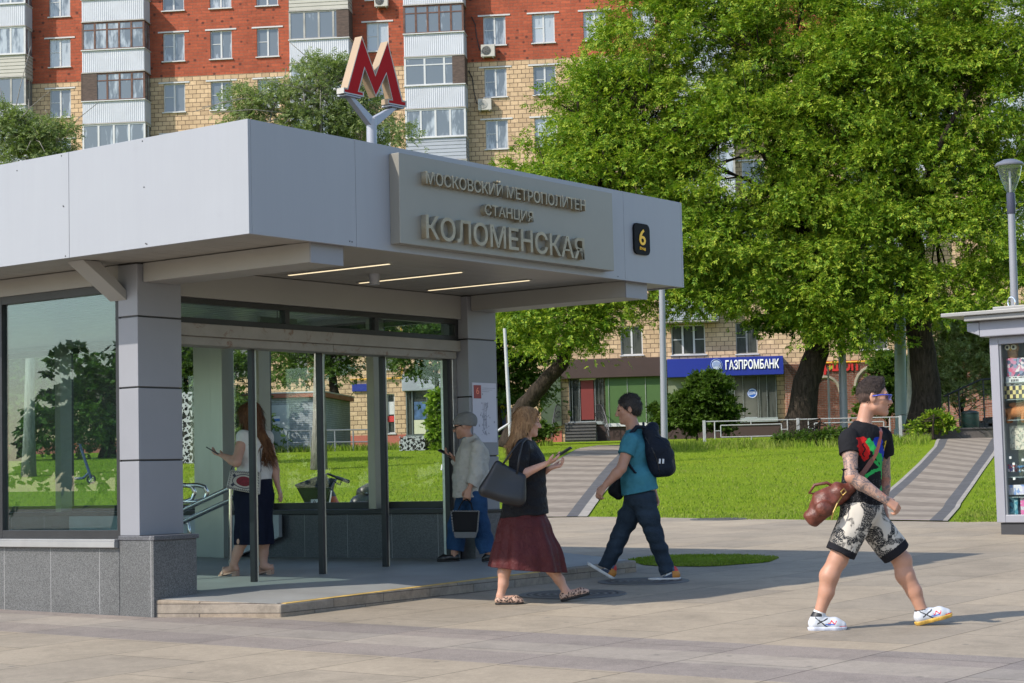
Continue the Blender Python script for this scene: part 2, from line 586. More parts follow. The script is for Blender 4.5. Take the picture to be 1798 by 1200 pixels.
def samp_lawn(rg, n):
    y = 27.5 + (rg.uniform(0, 1, n) ** 1.6) * 32
    x = rg.uniform(-0.34, 0.34, n) * y
    edge = np.where(x < 1.3, 33.05, np.where(x < 6.5, 32.95 - (x - 1.43) * 0.996, 27.8 - (x - 6.5) * 0.45))
    edge = edge - 0.14 + 0.16 * np.sin(3.1 * x) + 0.1 * np.sin(9 * x + 1) + rg.normal(0, 0.08, n)
    ok = (y > edge) & off_path(x, y)
    x, y = x[ok], y[ok]
    return np.stack([x, y, vgz(x, y)], 1)
tag(blades('grass', 150000, samp_lawn, 0.02, 0.065, 5, 0.008), kind='stuff')
def samp_patch(rg, n):
    a = rg.uniform(0, 6.283, n); r = np.sqrt(rg.uniform(0, 1, n))
    r = r * (1.0 + 0.05 * np.sin(3 * a + 1) + 0.03 * np.sin(7 * a))
    x, y = pc[0] + 0.81 * r * np.cos(a), pc[1] + 0.94 * r * np.sin(a)
    return np.stack([x, y, vgz(x, y) + 0.01], 1)
tag(blades('grass', 14000, samp_patch, 0.012, 0.035, 6, 0.004), kind='stuff')
def samp_fence(rg, n):
    t = rg.uniform(0, 1, n)
    x = 4.5 + t * 9.5 + rg.normal(0, 0.15, n); y = 57.5 + rg.normal(0, 1.1, n)
    ok = off_path(x, y); x, y = x[ok], y[ok]
    return np.stack([x, y, vgz(x, y)], 1)
tag(blades('tall_grass', 9000, samp_fence, 0.1, 0.32, 7, 0.012), kind='stuff')
def samp_shed(rg, n):
    x = rg.uniform(-14, 1.5, n); y = 72.3 + rg.normal(0, 0.8, n)
    return np.stack([x, y, vgz(x, y)], 1)
tag(blades('tall_grass', 7000, samp_shed, 0.1, 0.4, 8, 0.014), kind='stuff')

# ================================================================== METRO PAVILION
def m_fascia():
    t = NT('fascia_panel'); v = t.coord('Object'); v2 = t.coord('Object', (1, 1, 0.05))
    c = t.ramp(t.noise(v, 0.6, 5, 0.6), [(0.3, (0.27, 0.282, 0.308)), (0.7, (0.285, 0.298, 0.322))])
    c = t.mix(1.0, c, t.ramp(t.noise(v2, 9, 4, 0.7), [(0.3, 0.975), (0.65, 1.01)]), 'MULTIPLY')
    c = t.mix(t.ramp(t.noise(v, 3.0, 7, 0.75), [(0.62, 0.0), (0.78, 0.2)]), c, (0.15, 0.155, 0.165))
    t.col(c); t.set(0.4, 0, 0.4); t.bump(t.noise(v, 1.6, 2, 0.5), 0.06, 0.05); return t.m
M_FASCIA = m_fascia()
M_COLP = mat('column_panel', (0.215, 0.218, 0.24), 0.4, 0.0, 0.06, 1.2, 0.02, 10)
M_SOFF = mat('soffit_panel', (0.26, 0.245, 0.22), 0.45, 0, 0.08, 0.8, stretch=(1, 6, 1))
M_BEAM = mat('beam_panel', (0.27, 0.26, 0.245), 0.45, 0, 0.06, 1.0)
M_FRAME = mat('dark_frame', (0.022, 0.022, 0.024), 0.4, 0.2, 0.2, 5)
M_STEEL = mat('brushed_steel', (0.5, 0.5, 0.49), 0.28, 0.95, 0.1, 3, 0.03, 60, stretch=(1, 1, 8))
M_CHROME = mat('polished_steel', (0.6, 0.6, 0.6), 0.14, 1.0, 0.05, 4)
M_SILL = mat('metal_sill', (0.33, 0.33, 0.33), 0.35, 0.4, 0.08, 4)
M_RUST = None
def m_granite(name, a, b, sc=170):
    t = NT(name)
    v = t.coord('Object')
    vo = t.n('ShaderNodeTexVoronoi'); vo.inputs['Scale'].default_value = sc; t.l(v, vo.inputs['Vector'])
    s1 = t.n('ShaderNodeSeparateColor'); t.l(vo.outputs['Color'], s1.inputs[0])
    f = t.mix(0.5, s1.outputs[0], t.noise(v, sc * 0.8, 3, 0.8))
    c = t.ramp(f, [(0.2, a), (0.5, tuple((p + q) / 2 for p, q in zip(a, b))), (0.78, b), (0.9, tuple(q * 1.9 for q in b))])
    c = t.mix(1.0, c, t.ramp(t.noise(v, 1.3, 6, 0.7), [(0.3, 0.85), (0.75, 1.15)]), 'MULTIPLY')
    # slab joints
    sx = t.n('ShaderNodeSeparateXYZ'); t.l(v, sx.inputs[0])
    j = t.math('FRACT', t.math('MULTIPLY', t.math('ADD', sx.outputs[1], 0.05), 1 / 0.62))
    c = t.mix(t.math('MULTIPLY', t.math('LESS_THAN', j, 0.008), 0.5), c, (0.5, 0.5, 0.5))
    t.col(c); t.set(0.42, 0, 0.5)
    return t.m
M_GRAN = m_granite('grey_granite', (0.034, 0.036, 0.037), (0.15, 0.151, 0.152))
M_GRAND = m_granite('dark_granite', (0.032, 0.033, 0.038), (0.12, 0.12, 0.132))
def m_rust():
    t = NT('stained_shutter_paint')
    v = t.coord('Object')
    c = t.ramp(t.noise(v, 2.0, 6, 0.7), [(0.3, (0.20, 0.185, 0.16)), (0.7, (0.28, 0.265, 0.235))])
    c = t.mix(t.ramp(t.noise(v, 5.0, 8, 0.75, 1.0), [(0.56, 0.0), (0.66, 0.8)]), c, (0.13, 0.05, 0.02))
    t.col(c); t.set(0.6)
    return t.m
M_RUST = m_rust()
M_PANE = thin_glass('pavilion_glass', (0.80, 0.88, 0.86), 0.9, 0, 0.02)
M_PANE2 = thin_glass('clear_glass', (0.95, 0.97, 0.96), 0.6, 0, 0.005)
M_PANE_L = thin_glass('side_glass', (0.74, 0.86, 0.85), 1.15, 0, 0.01)
M_LAMP = emis('lamp_strip', (1.0, 0.80, 0.48), 0.62)

pav = thing('metro_entrance', 'low grey metal clad metro entrance pavilion with overhanging flat roof and granite plinth', 'pavilion', (OX, OY, 0), ST_A)
# roof fascia: panels with narrow joints
mb = MB()
ZB, ZT = 2.93, 3.78
RV = 13.0
vj = [0.0, 2.0, 4.05, 6.1, 8.15, 10.2, RV]
for a, b in zip(vj[:-1], vj[1:]):
    mb.box(0, 0.03, a + (0.002 if a else 0), b - 0.002, ZB, ZT)
    mb.box(6.03, 6.06, a + (0.002 if a else 0), b - 0.002, ZB, ZT)
uj = [0.0305, 1.18, 5.0, 6.0295]
for a, b in zip(uj[:-1], uj[1:]):
    mb.box(a + 0.0015, b - 0.0015, 0, 0.03, ZB, ZT)
    mb.box(a + 0.0015, b - 0.0015, RV - 0.03, RV, ZB, ZT)
# small screws and knocks on the panels
for px, py in ((108, 274), (250, 248), (253, 329), (112, 363), (115, 450), (256, 428), (258, 429), (111, 362), (30, 300)):
    q = su(px, py, 0.0); mb.bar((-0.004, q.y, q.z), (0.001, q.y, q.z), 0.006, 8, mi=1)
for px, py in ((614, 424), (618, 425), (1085, 486)):
    q = sv(px, py, 0.0); mb.bar((q.x, -0.004, q.z), (q.x, 0.001, q.z), 0.006, 8, mi=1)
mb.build('roof_fascia', [M_FASCIA, M_FRAME], pav, bevel=0.003)
mb = MB()
mb.box(0.032, 6.028, 0.032, RV - 0.032, 3.0, 3.745)
mb.build('roof', M_FRAME, pav)
mb = MB()
for a, b in zip(vj[:-1], vj[1:]):
    mb.box(0.032, 0.30, max(a, 0.032) + .001, min(b, RV - .032) - .001, 2.942, 2.999)
    mb.box(5.75, 6.028, max(a, 0.032) + .001, min(b, RV - .032) - .001, 2.942, 2.999)
mb.box(0.302, 5.748, 0.032, 0.33, 2.942, 2.999)
k = 0
v0 = 0.332
while v0 < RV - 0.2:
    mb.box(0.302, 5.748, v0, v0 + 0.176, 2.947, 2.999)
    v0 += 0.18
mb.build('soffit', M_SOFF, pav, bevel=0.002)
# brackets and beams under the roof
for (u0, u1) in ((0.74, 1.10), (5.13, 5.49)):
    mb = MB(); mb.box(u0, u1, 0.09, 1.965, 2.785, 2.941)
    b = mb.build('canopy_beam', M_BEAM, pav, bevel=0.004)
    mb = MB(); mb.box(u0 - 0.006, u1 + 0.006, 0.075, 0.0895, 2.78, 2.9405)
    mb.build('end_plate', M_COLP, b, bevel=0.002)
mb = MB()
mb.prism([(0.25, 2.28, 2.941), (0.25, 2.12, 2.941), (0.675, 2.12, 2.66), (0.675, 2.28, 2.66)], (0, 0, 0.0005))
mb2 = MB()
mb2.prism([(0.22, 2.10, 2.94), (0.40, 2.10, 2.94), (0.679, 2.10, 2.72), (0.679, 2.10, 2.64)], (0, 0.2, 0))
mb2.build('bracket', M_BEAM, pav, bevel=0.003)
# columns with shadow gaps
def column(u0, u1, v0, v1, zb, ztop, grooves):
    mb = MB()
    zs = [zb] + grooves + [ztop]
    for a, b in zip(zs[:-1], zs[1:]):
        mb.box(u0, u1, v0, v1, a + (0.007 if a != zb else 0), b - 0.007)
    c = mb.build('column', M_COLP, pav, bevel=0.004)
    mb = MB(); mb.box(u0 + 0.015, u1 - 0.015, v0 + 0.015, v1 - 0.015, zb, ztop)
    mb.build('column_core', M_FRAME, c)
    return c
column(0.68, 1.165, 1.97, 2.205, 0.70, 2.94, [1.314, 1.914, 2.50])
column(5.075, 5.545, 1.97, 2.32, 0.77, 2.94, [1.314, 1.914, 2.50])
# plinths
mb = MB()
mb.box(0.655, 1.13, 1.78, 2.19, -0.3, 0.66)
mb.box(0.652, 1.05, 2.191, RV - 0.3, -0.3, 0.599)
mb.build('plinth', M_GRAN, pav, bevel=0.004)
mb = MB()
mb.box(0.648, 1.145, 1.765, 2.195, 0.661, 0.699)
mb.build('plinth_cap', M_GRAND, pav, bevel=0.006)
mb = MB()
mb.box(5.10, 5.56, 1.95, RV - 0.3, -0.3, 0.74)
mb.build('plinth', M_GRAND, pav, bevel=0.004)
mb = MB()
mb.box(5.06, 5.60, 2.33, RV - 0.3, 0.741, 0.79)
mb.box(5.03, 5.58, 1.93, 2.329, 0.741, 0.769)
mb.build('window_sill', M_FRAME, pav, bevel=0.004)
mb = MB()
mb.box(0.612, 0.72, 2.20, RV - 0.3, 0.655, 0.672)
mb.box(0.609, 0.632, 2.20, RV - 0.3, 0.605, 0.6545)
mb.box(0.6325, 0.72, 2.20, RV - 0.3, 0.6, 0.6545)
mb.build('window_sill', M_SILL, pav, bevel=0.003)
# side windows
def side_wall(u, vs, z0, z1, fw, pane_m, face):
    for i, (a, b) in enumerate(zip(vs[:-1], vs[1:])):
        mb = MB()
        h = fw / 2
        mb.box(u - 0.035, u + 0.035, a - h, a + h, z0, z1)
        mb.box(u - 0.035, u + 0.035, b - h, b + h, z0, z1) if i == len(vs) - 2 else None
        mb.box(u - 0.034, u + 0.034, a + h, b - h, z0, z0 + 0.07)
        mb.box(u - 0.034, u + 0.034, a + h, b - h, z1 - 0.07, z1)
        w = mb.build('window', M_FRAME, pav, bevel=0.003)
        p = MB(); p.box(u - 0.004, u + 0.004, a + h - 0.01, b - h + 0.01, z0 + 0.06, z1 - 0.06)
        p.build('pane', pane_m, w)
v1_ = su(6, 740, 0.73).y
side_wall(0.73, [2.235] + [v1_ + 1.5 * k for k in range(7)], 0.673, 2.79, 0.05, M_PANE_L, -1)
pa_, pb_ = su(659, 700, 5.2).y, su(458, 700, 5.2).y
pv_ = [pa_ + (pb_ - pa_) * k for k in range(6)]
side_wall(5.34, [2.36] + [q + .03 for q in pv_], 0.791, 2.79, 0.05, M_PANE2, 1)
# light pillars behind the right glass
for vq in pv_[:5]:
    mb = MB(); mb.box(5.12, 5.30, vq - 0.05, vq + 0.05, 0.791, 2.80)
    mb.build('pillar', mat('pillar_paint', (0.34, 0.32, 0.25), 0.45, 0.2, 0.08, 2), pav, bevel=0.004)
# top bands
mb = MB()
mb.box(0.69, 0.90, 2.21, RV - 0.3, 2.791, 2.941)
mb.box(5.26, 5.42, 2.325, RV - 0.3, 2.791, 2.941)
mb.box(1.166, 5.074, 2.05, 2.30, 2.705, 2.941)
mb.build('header_beam', M_BEAM, pav, bevel=0.003)
# transom above the door
mb = MB()
mb.box(1.166, 5.074, 2.09, 2.17, 2.655, 2.704)
mb.box(1.166, 5.074, 2.09, 2.17, 2.485, 2.535)
tm = [1.166, 2.555, 3.79, 5.02]
for q in tm: mb.box(q, q + 0.055, 2.091, 2.169, 2.535, 2.655)
tr = mb.build('transom', M_FRAME, pav, bevel=0.003)
for a, b in zip(tm[:-1], tm[1:]):
    p = MB(); p.box(a + 0.05, b + 0.005, 2.125, 2.135, 2.53, 2.66)
    p.build('pane', M_PANE, tr)
# roller shutter housing, stained with rust
mb = MB()
mb.box(1.168, 5.072, 2.06, 2.33, 2.375, 2.484)
mb.box(1.168, 3.2, 2.10, 2.33, 2.30, 2.374)
mb.box(3.204, 5.05, 2.10, 2.33, 2.30, 2.374)
mb.build('shutter_box', M_RUST, pav, bevel=0.006)
# door posts: dark channel with a steel edge
for px, py in ((446, 1018), (566, 1006), (677, 993)):
    q = sv(px, py, 2.26)
    zb = 0.16
    mb = MB()
    mb.box(q.x - 0.026, q.x + 0.008, 2.22, 2.28, zb, 2.2995)
    d = mb.build('door_post', M_FRAME, pav, bevel=0.003)
    mb = MB(); mb.box(q.x + 0.0085, q.x + 0.028, 2.225, 2.28, zb, 2.2995)
    mb.build('steel_edge', M_STEEL, d, bevel=0.002)
mb = MB()
mb.box(5.00, 5.07, 2.12, 2.28, 0.16, 2.2995)
mb.build('door_jamb', M_STEEL, pav, bevel=0.003)
mb = MB(); mb.box(4.94, 4.998, 2.14, 2.20, 0.16, 2.2995); mb.build('shutter_rail', M_FRAME, pav)
# inside: ceiling slats, rear wall, steel lined partition, stair cladding
mb = MB()
v0 = 2.34
while v0 < RV - 0.4:
    mb.box(0.91, 5.25, v0, v0 + 0.105, 2.84, 2.86); v0 += 0.15
mb.build('ceiling_slats', mat('ceiling_slat', (0.55, 0.55, 0.52), 0.4, 0.1, 0.05, 2), pav)
mb = MB(); mb.box(0.9, 5.2, RV - 0.42, RV - 0.32, 0.0, 2.94); mb.build('rear_wall', M_BEAM, pav)
a = su(342, 700, 4.95); b = su(411, 700, 5.09); cc = su(380, 700, 5.0)
mb = MB()
mb.box(4.93, 5.09, cc.y + 0.003, a.y, 0.2, 2.80)
mb.box(4.90, 5.09, b.y, cc.y - 0.003, 0.2, 2.80)
mb.build('steel_partition', mat('partition_steel', (0.42, 0.425, 0.39), 0.3, 0.6, 0.12, 1.2, 0.02, 6, stretch=(1, 1, 0.3)), pav, bevel=0.004)
mb = MB()
q0, q1 = su(346, 900, 5.0), su(470, 900, 5.0)
mb.prism([(5.0, q0.y + 2.2, 0.74), (5.0, q0.y + 2.2, 0.1), (5.0, q0.y - .3, 0.18), (5.0, su(490, 940, 5.0).y, 0.50), (5.0, su(490, 940, 5.0).y, 0.74)], (0.05, 0, 0))
mb.build('stair_cladding', mat('cladding_stone', (0.36, 0.38, 0.4), 0.4, 0, 0.1, 3), pav, bevel=0.003)
# strip lamps in the soffit (lit)
for (p0, p1) in (((508, 482.5), (683, 461.5)), ((634, 496.5), (808, 476)), ((757, 509.6), (925, 490.2))):
    A = loc_uv(on_z(*p0, 2.945)); B = loc_uv(on_z(*p1, 2.945))
    uu = (A.x + B.x) / 2
    mb = MB(); mb.box(uu - 0.028, uu + 0.028, B.y, A.y, 2.936, 2.9465)
    l = mb.build('ceiling_light', M_STEEL, pav)
    mb = MB(); mb.box(uu - 0.016, uu + 0.016, B.y + 0.015, A.y - 0.015, 2.9325, 2.9355)
    mb.build('diffuser', M_LAMP, l)
mb = MB(); mb.box(2.85, 3.35, 2.7, 2.74, 2.52, 2.66); mb.bar((3.1, 2.72, 2.66), (3.1, 2.72, 2.84), 0.006)
mb.build('hanging_box', M_BEAM, pav, bevel=0.004)

# platform step of worn stone blocks, with a yellow line along its edge
def m_step():
    t = NT('worn_stone')
    v = t.coord('Object')
    br = t.n('ShaderNodeTexBrick'); br.offset = 0.37
    cmb = t.n('ShaderNodeCombineXYZ'); sx = t.n('ShaderNodeSeparateXYZ'); t.l(v, sx.inputs[0])
    t.l(t.math('ADD', sx.outputs[0], sx.outputs[1]), cmb.inputs[0]); t.l(sx.outputs[2], cmb.inputs[1])
    t.l(cmb.outputs[0], br.inputs['Vector'])
    for k, val in (('Scale', 1.0), ('Mortar Size', 0.004), ('Brick Width', 0.62), ('Row Height', 0.075)): br.inputs[k].default_value = val
    br.inputs['Color1'].default_value = (0.30, 0.235, 0.17, 1); br.inputs['Color2'].default_value = (0.25, 0.225, 0.195, 1)
    br.inputs['Mortar'].default_value = (0.12, 0.1, 0.085, 1)
    c = t.mix(1.0, br.outputs[0], t.ramp(t.noise(v, 6, 8, 0.75), [(0.3, 0.6), (0.6, 1.1)]), 'MULTIPLY')
    t.col(c); t.set(0.8, 0, 0.2); t.bump(t.noise(v, 14, 8, 0.75), 0.5, 0.02)
    return t.m
M_PLAT = mat('platform_top', (0.235, 0.235, 0.225), 0.55, 0, 0.16, 1.5, 0.1, 50)
def gzu(u, v, dz): 
    p = from_uv(u, v); return gz(p.x, p.y) + dz
stp = thing('platform_step', 'low worn stone platform step in front of the pavilion doors', 'step', (OX, OY, 0), ST_A)
tag(stp, kind='structure')
def zp(u, v):
    """top of the platform: a gentle ramp up to the doors"""
    t = min(max((v - 0.78) / 1.05, 0), 1)
    return (0.125 + 0.0145 * u) * (1 - t) + (0.162 + 0.0225 * u) * t
def slab(u0, u1, vs_, top, bot, m, name, parent, bevel=0.0, skew=False):
    mb = MB()
    us = [u0, (u0 + u1) / 2, u1]
    sk = lambda u, v: u - (max(min(v, 1.83) - 0.78, 0) * 0.40 if skew and u == u0 else 0)
    for z in (top, bot): mb.grid([[(sk(u, v), v, zp(u, v) + z if z > -0.05 else -0.15) for v in vs_] for u in us])
    n = len(vs_); N = 3 * n
    ring = [(0, j) for j in range(n)] + [(1, n - 1), (2, n - 1)] + [(2, j) for j in range(n - 2, -1, -1)] + [(1, 0)]
    ids = [i * n + j for i, j in ring]
    mb.f += [(ids[k], ids[(k + 1) % len(ids)], N + ids[(k + 1) % len(ids)], N + ids[k]) for k in range(len(ids))]; mb.mi += [0] * len(ids)
    return mb.build(name, m, parent, bevel=bevel)
slab(1.08, 6.25, [0.78, 1.83, 2.4], 0.0, -1, m_step(), 'step_block', stp, 0.012, True)
slab(1.13, 6.21, [0.845, 1.83, 6.0], 0.005, 0.0005, M_PLAT, 'platform_top', stp, 0.0, True)
slab(1.14, 5.098, [2.41, 12], -0.002, -1, M_PLAT, 'floor', stp)
slab(1.15, 4.6, [0.79, 0.84], 0.004, 0.0005, mat('worn_yellow_paint', (0.5, 0.33, 0.09), 0.7, 0, 0.35, 5), 'edge_line', stp)

# ---- station name board on the fascia
def text_fit(name, body, x0, x1, z0, z1, depth, m, parent, M, bold=0.0):
    """lettering stretched to a given width and cap height; M takes text axes (x right, y up, z out)"""
    o = text_mesh(name, body, 1.0, 0.5, m, parent, None, bold)
    co = np.array([v.co for v in o.data.vertices])
    lo, hi = co.min(0), co.max(0)
    cap = text_mesh('cap_probe', 'Н' if body.upper() == body else 'В', 1.0, 0.5, m)
    cc = np.array([v.co for v in cap.data.vertices]); bpy.data.objects.remove(cap)
    b0, b1 = cc[:, 1].min(), cc[:, 1].max()
    T = Matrix.Translation((x0, z0, 0)) @ Matrix.Diagonal(((x1 - x0) / (hi[0] - lo[0]), (z1 - z0) / (b1 - b0), depth, 1)) @ Matrix.Translation((-lo[0], -b0, 0.5))
    o.data.transform(M @ T)
    return o
def face_v(v): # text standing on plane v, facing -v
    return Matrix(((1, 0, 0, 0), (0, 0, -1, v), (0, 1, 0, 0), (0, 0, 0, 1)))
sgn = thing('station_sign', 'wide beige metal name board with raised bronze Cyrillic lettering on the pavilion front', 'sign', STM @ V(3.1, 0, 3.35), ST_A)
mb = MB(); mb.box(1.585 - 3.1, 4.655 - 3.1, -0.105, -0.002, 2.985 - 3.35, 3.715 - 3.35)
mb.build('board', mat('sign_board', (0.235, 0.225, 0.195), 0.42, 0.2, 0.06, 0.8), sgn, bevel=0.004)
M_LET = mat('bronze_letter', (0.30, 0.265, 0.19), 0.45, 0.3, 0.25, 6)
for body, pa, pb, bold in (('МОСКОВСКИЙ МЕТРОПОЛИТЕН', (750, 322), (1030, 371), 0.008), ('СТАНЦИЯ', (853, 378), (938, 389), 0.008), ('КОЛОМЕНСКАЯ', (750, 419), (1028, 454), 0.012)):
    VF = -0.165
    A, B = sv(*pa, VF), sv(*pb, VF)
    hgt = {'М': 0.10, 'С': 0.09, 'К': 0.185}[body[0]]
    z0 = (A.z + B.z) / 2
    text_fit('lettering', body, A.x - 3.1, B.x - 3.1, z0 - 3.35, z0 + hgt - 3.35, 0.052, M_LET, sgn, face_v(-0.106), bold)

# ---- exit number plate
ex = thing('exit_sign', 'small black rounded plate with a yellow number 6 on the pavilion front', 'sign', STM @ V(5.28, 0, 3.345), ST_A)
def rrect(w, h, r, n=6):
    pts = []
    for cx, cz, a0 in ((w / 2 - r, h / 2 - r, 0), (-w / 2 + r, h / 2 - r, 90), (-w / 2 + r, -h / 2 + r, 180), (w / 2 - r, -h / 2 + r, 270)):
        for k in range(n + 1):
            a = rad(a0 + 90 * k / n); pts.append((cx + r * math.cos(a), cz + r * math.sin(a)))
    return pts
MB().prism([(x, -0.024, z) for x, z in rrect(0.275, 0.30, 0.055)], (0, 0.021, 0)).build('plate', mat('black_plate', (0.008, 0.008, 0.009), 0.6, 0, 0.1, 4, spec=0.1), ex, bevel=0.003)
M_YEL = mat('yellow_lettering', (0.85, 0.5, 0.03), 0.5, 0, 0.03, 4)
text_fit('number', '6', -0.056, 0.056, -0.055, 0.10, 0.004, M_YEL, ex, face_v(-0.0245), 0.012)
text_fit('caption', 'Вход', -0.05, 0.05, -0.105, -0.075, 0.004, M_YEL, ex, face_v(-0.0245), 0.004)

# ---- information sheet on the right column
tl, br_ = sv(829, 672, 1.965), sv(873, 777, 1.965)
w_, h_ = br_.x - tl.x, tl.z - br_.z
po = thing('information_poster', 'white street plan sheet with a red square 6 on the grey column', 'poster', STM @ V((tl.x + br_.x) / 2, 1.9695, (tl.z + br_.z) / 2), ST_A)
MB().box(-w_ / 2, w_ / 2, -0.006, 0, -h_ / 2, h_ / 2).build('sheet', mat('poster_paper', (0.5, 0.49, 0.56), 0.5, 0, 0.03, 5), po)
MB().box(-w_ / 2 + 0.02, -w_ / 2 + 0.14, -0.009, -0.0062, h_ / 2 - 0.16, h_ / 2 - 0.025).build('red_square', mat('poster_red', (0.28, 0.035, 0.03), 0.5, 0, 0.03, 5), po)
text_fit('number', '6', -w_ / 2 + 0.055, -w_ / 2 + 0.105, h_ / 2 - 0.115, h_ / 2 - 0.045, 0.002, mat('poster_orange', (0.75, 0.2, 0.12), 0.5, 0, 0.02, 5), po, face_v(-0.0092), 0.01)
mb = MB(); rg = random.Random(4)
for k in range(3): mb.box(-w_ / 2 + 0.155, w_ / 2 - 0.02 - 0.05 * k, -0.008, -0.0062, h_ / 2 - 0.055 - 0.018 * k, h_ / 2 - 0.05 - 0.018 * k)
mb.box(-w_ / 2 + 0.155, -w_ / 2 + 0.17, -0.008, -0.0062, h_ / 2 - 0.125, h_ / 2 - 0.105)
for k in range(70):
    x = rg.gauss(0.0, 0.045); z = rg.uniform(-h_ / 2 + 0.07, h_ / 2 - 0.2)
    s_ = rg.uniform(0.003, 0.009)
    if abs(x) < w_ / 2 - 0.03: mb.box(x - s_, x + s_, -0.0075, -0.0062, z - s_ * rg.uniform(.5, 2), z + s_)
for k in range(3): mb.box(-0.03 + 0.025 * k, -0.028 + 0.025 * k + .003, -0.0078, -0.0062, -h_ / 2 + 0.14, h_ / 2 - 0.2)
mb.build('street_plan', mat('poster_ink', (0.3, 0.3, 0.36), 0.6, 0, 0.2, 30), po)

# ---- red letter M on its forked pole
VM = 1.25
def mp(x, y): # point of the enlarged view of the sign to pavilion coordinates
    return sv(580 + x / 5.714, 50 + y / 5.714, VM)
pts = [(318, 78), (455, 465), (577, 130), (728, 722), (765, 732), (765, 792), (582, 757), (582, 705), (622, 712), (565, 458), (460, 690), (347, 402), (290, 628), (338, 638), (338, 690), (135, 648), (135, 592), (172, 598)]
L = [mp(*p) for p in pts]
cen = V(sum(p.x for p in L) / len(L), VM + 0.05, 3.6)
ms = thing('metro_sign', 'large red letter M in cream box on forked pole above the pavilion roof', 'sign', STM @ cen, ST_A)
M_CREAM = mat('cream_sides', (0.31, 0.22, 0.135), 0.55, 0, 0.08, 3)
M_TRIM = mat('grey_trim', (0.40, 0.38, 0.34), 0.45, 0.2, 0.08, 5)
M_RED = mat('red_enamel', (0.36, 0.004, 0.006), 0.6, 0, 0.05, 3, spec=0.15)
TH = 0.085
bm = bmesh.new()
fv = [bm.verts.new(p - cen) for p in L]; bvv = [bm.verts.new(p - cen + V(0, TH, 0)) for p in L]
n = len(L)
ff = bm.faces.new(fv); bf = bm.faces.new(bvv[::-1])
for i in range(n):
    f = bm.faces.new((fv[i], fv[(i + 1) % n], bvv[(i + 1) % n], bvv[i]))
    f.material_index = 0 if i not in (4, 5, 13, 14, 15) else 1
bmesh.ops.recalc_face_normals(bm, faces=bm.faces)
for fc in (ff, bf):
    fc.material_index = 2
    r_ = bmesh.ops.inset_region(bm, faces=[fc], thickness=0.018, depth=-0.003)
    for g_ in r_['faces']: g_.material_index = 1
me = bpy.data.meshes.new('letter'); bm.to_mesh(me); bm.free()
for m_ in (M_CREAM, M_TRIM, M_RED): me.materials.append(m_)
link('letter', me, ms)
# feet plates (whitish) and forked pole
M_POLE = mat('pole_grey', (0.34, 0.35, 0.39), 0.4, 0.2, 0.06, 3)
base = sv(653, 256, VM + 0.05) - cen
forkz = mp(425, 900).z - cen.z
MB().bar((base.x, 0, -0.75), (base.x, 0, forkz), 0.046, 20).build('pole', M_POLE, ms, smooth='auto')
lf, rf = mp(235, 672) - cen, mp(672, 778) - cen
mb = MB()
for ft in (lf, rf):
    sgn_ = -1 if ft.x < base.x else 1
    mb.prism([(base.x + sgn_ * 0.042, -0.03, forkz - 0.06), (base.x + sgn_ * 0.012, -0.03, forkz + 0.02), (ft.x - sgn_ * 0.035, -0.03, ft.z - 0.012), (ft.x + sgn_ * 0.035, -0.03, ft.z - 0.012)], (0, 0.06, 0))
    mb.box(ft.x - 0.10, ft.x + 0.10, -0.05, 0.055, ft.z - 0.016, ft.z - 0.002)
mb.build('fork', M_POLE, ms, bevel=0.004)
# ================================================================== APARTMENT BUILDING
FA = rad(-6.407)
FO = V(0, 95.3, 0)
FN = np.array([-math.sin(FA), math.cos(FA)])
FD = np.array([math.cos(FA), math.sin(FA)])
FM = Matrix.Translation(FO) @ Matrix.Rotation(FA, 4, 'Z')
def fac(px, py, out=0.0):
    """facade coordinates (along, height) of a pixel on the plane 'out' metres before the wall"""
    d = ray(px, py)
    t = (FO.y * FN[1] - out) / (d[0] * FN[0] + d[1] * FN[1])
    p = d * t + np.array([0, 0, CAM_H])
    return (p[0] - FO.x) * FD[0] + (p[1] - FO.y) * FD[1], p[2]
def m_brick(name, a, b, mortar, bw, bh, ms, drips=False):
    t = NT(name)
    v = t.coord('Object')
    sx = t.n('ShaderNodeSeparateXYZ'); t.l(v, sx.inputs[0])
    cm = t.n('ShaderNodeCombineXYZ'); t.l(t.math('ADD', sx.outputs[0], sx.outputs[1]), cm.inputs[0]); t.l(sx.outputs[2], cm.inputs[1])
    br = t.n('ShaderNodeTexBrick')
    t.l(cm.outputs[0], br.inputs['Vector'])
    for k, val in (('Scale', 1.0), ('Mortar Size', ms), ('Mortar Smooth', 0.3), ('Brick Width', bw), ('Row Height', bh)): br.inputs[k].default_value = val
    br.inputs['Color1'].default_value = c4(a); br.inputs['Color2'].default_value = c4(b); br.inputs['Mortar'].default_value = c4(mortar)
    c = t.mix(1.0, br.outputs[0], t.ramp(t.noise(v, 0.5, 7, 0.7), [(0.3, 0.8), (0.7, 1.18)]), 'MULTIPLY')
    c = t.mix(1.0, c, t.ramp(t.noise(v, 7.0, 4, 0.7), [(0.3, 0.85), (0.7, 1.12)]), 'MULTIPLY')
    if drips:  # smears of dark mortar in rows, as left by the masons
        cm2 = t.n('ShaderNodeCombineXYZ'); t.l(t.math('MULTIPLY', sx.outputs[0], 2.1), cm2.inputs[0]); t.l(t.math('MULTIPLY', sx.outputs[2], 2.4), cm2.inputs[1])
        vo = t.n('ShaderNodeTexVoronoi'); vo.inputs['Scale'].default_value = 1.0; vo.inputs['Randomness'].default_value = 0.45; t.l(cm2.outputs[0], vo.inputs['Vector'])
        c = t.mix(t.ramp(vo.outputs['Distance'], [(0.12, 0.85), (0.22, 0.0)]), c, (0.075, 0.03, 0.025))
    t.col(c); t.set(0.85, 0, 0.2)
    t.bump(t.math('SUBTRACT', 1.0, br.outputs['Fac']), 0.5, 0.02)
    return t.m
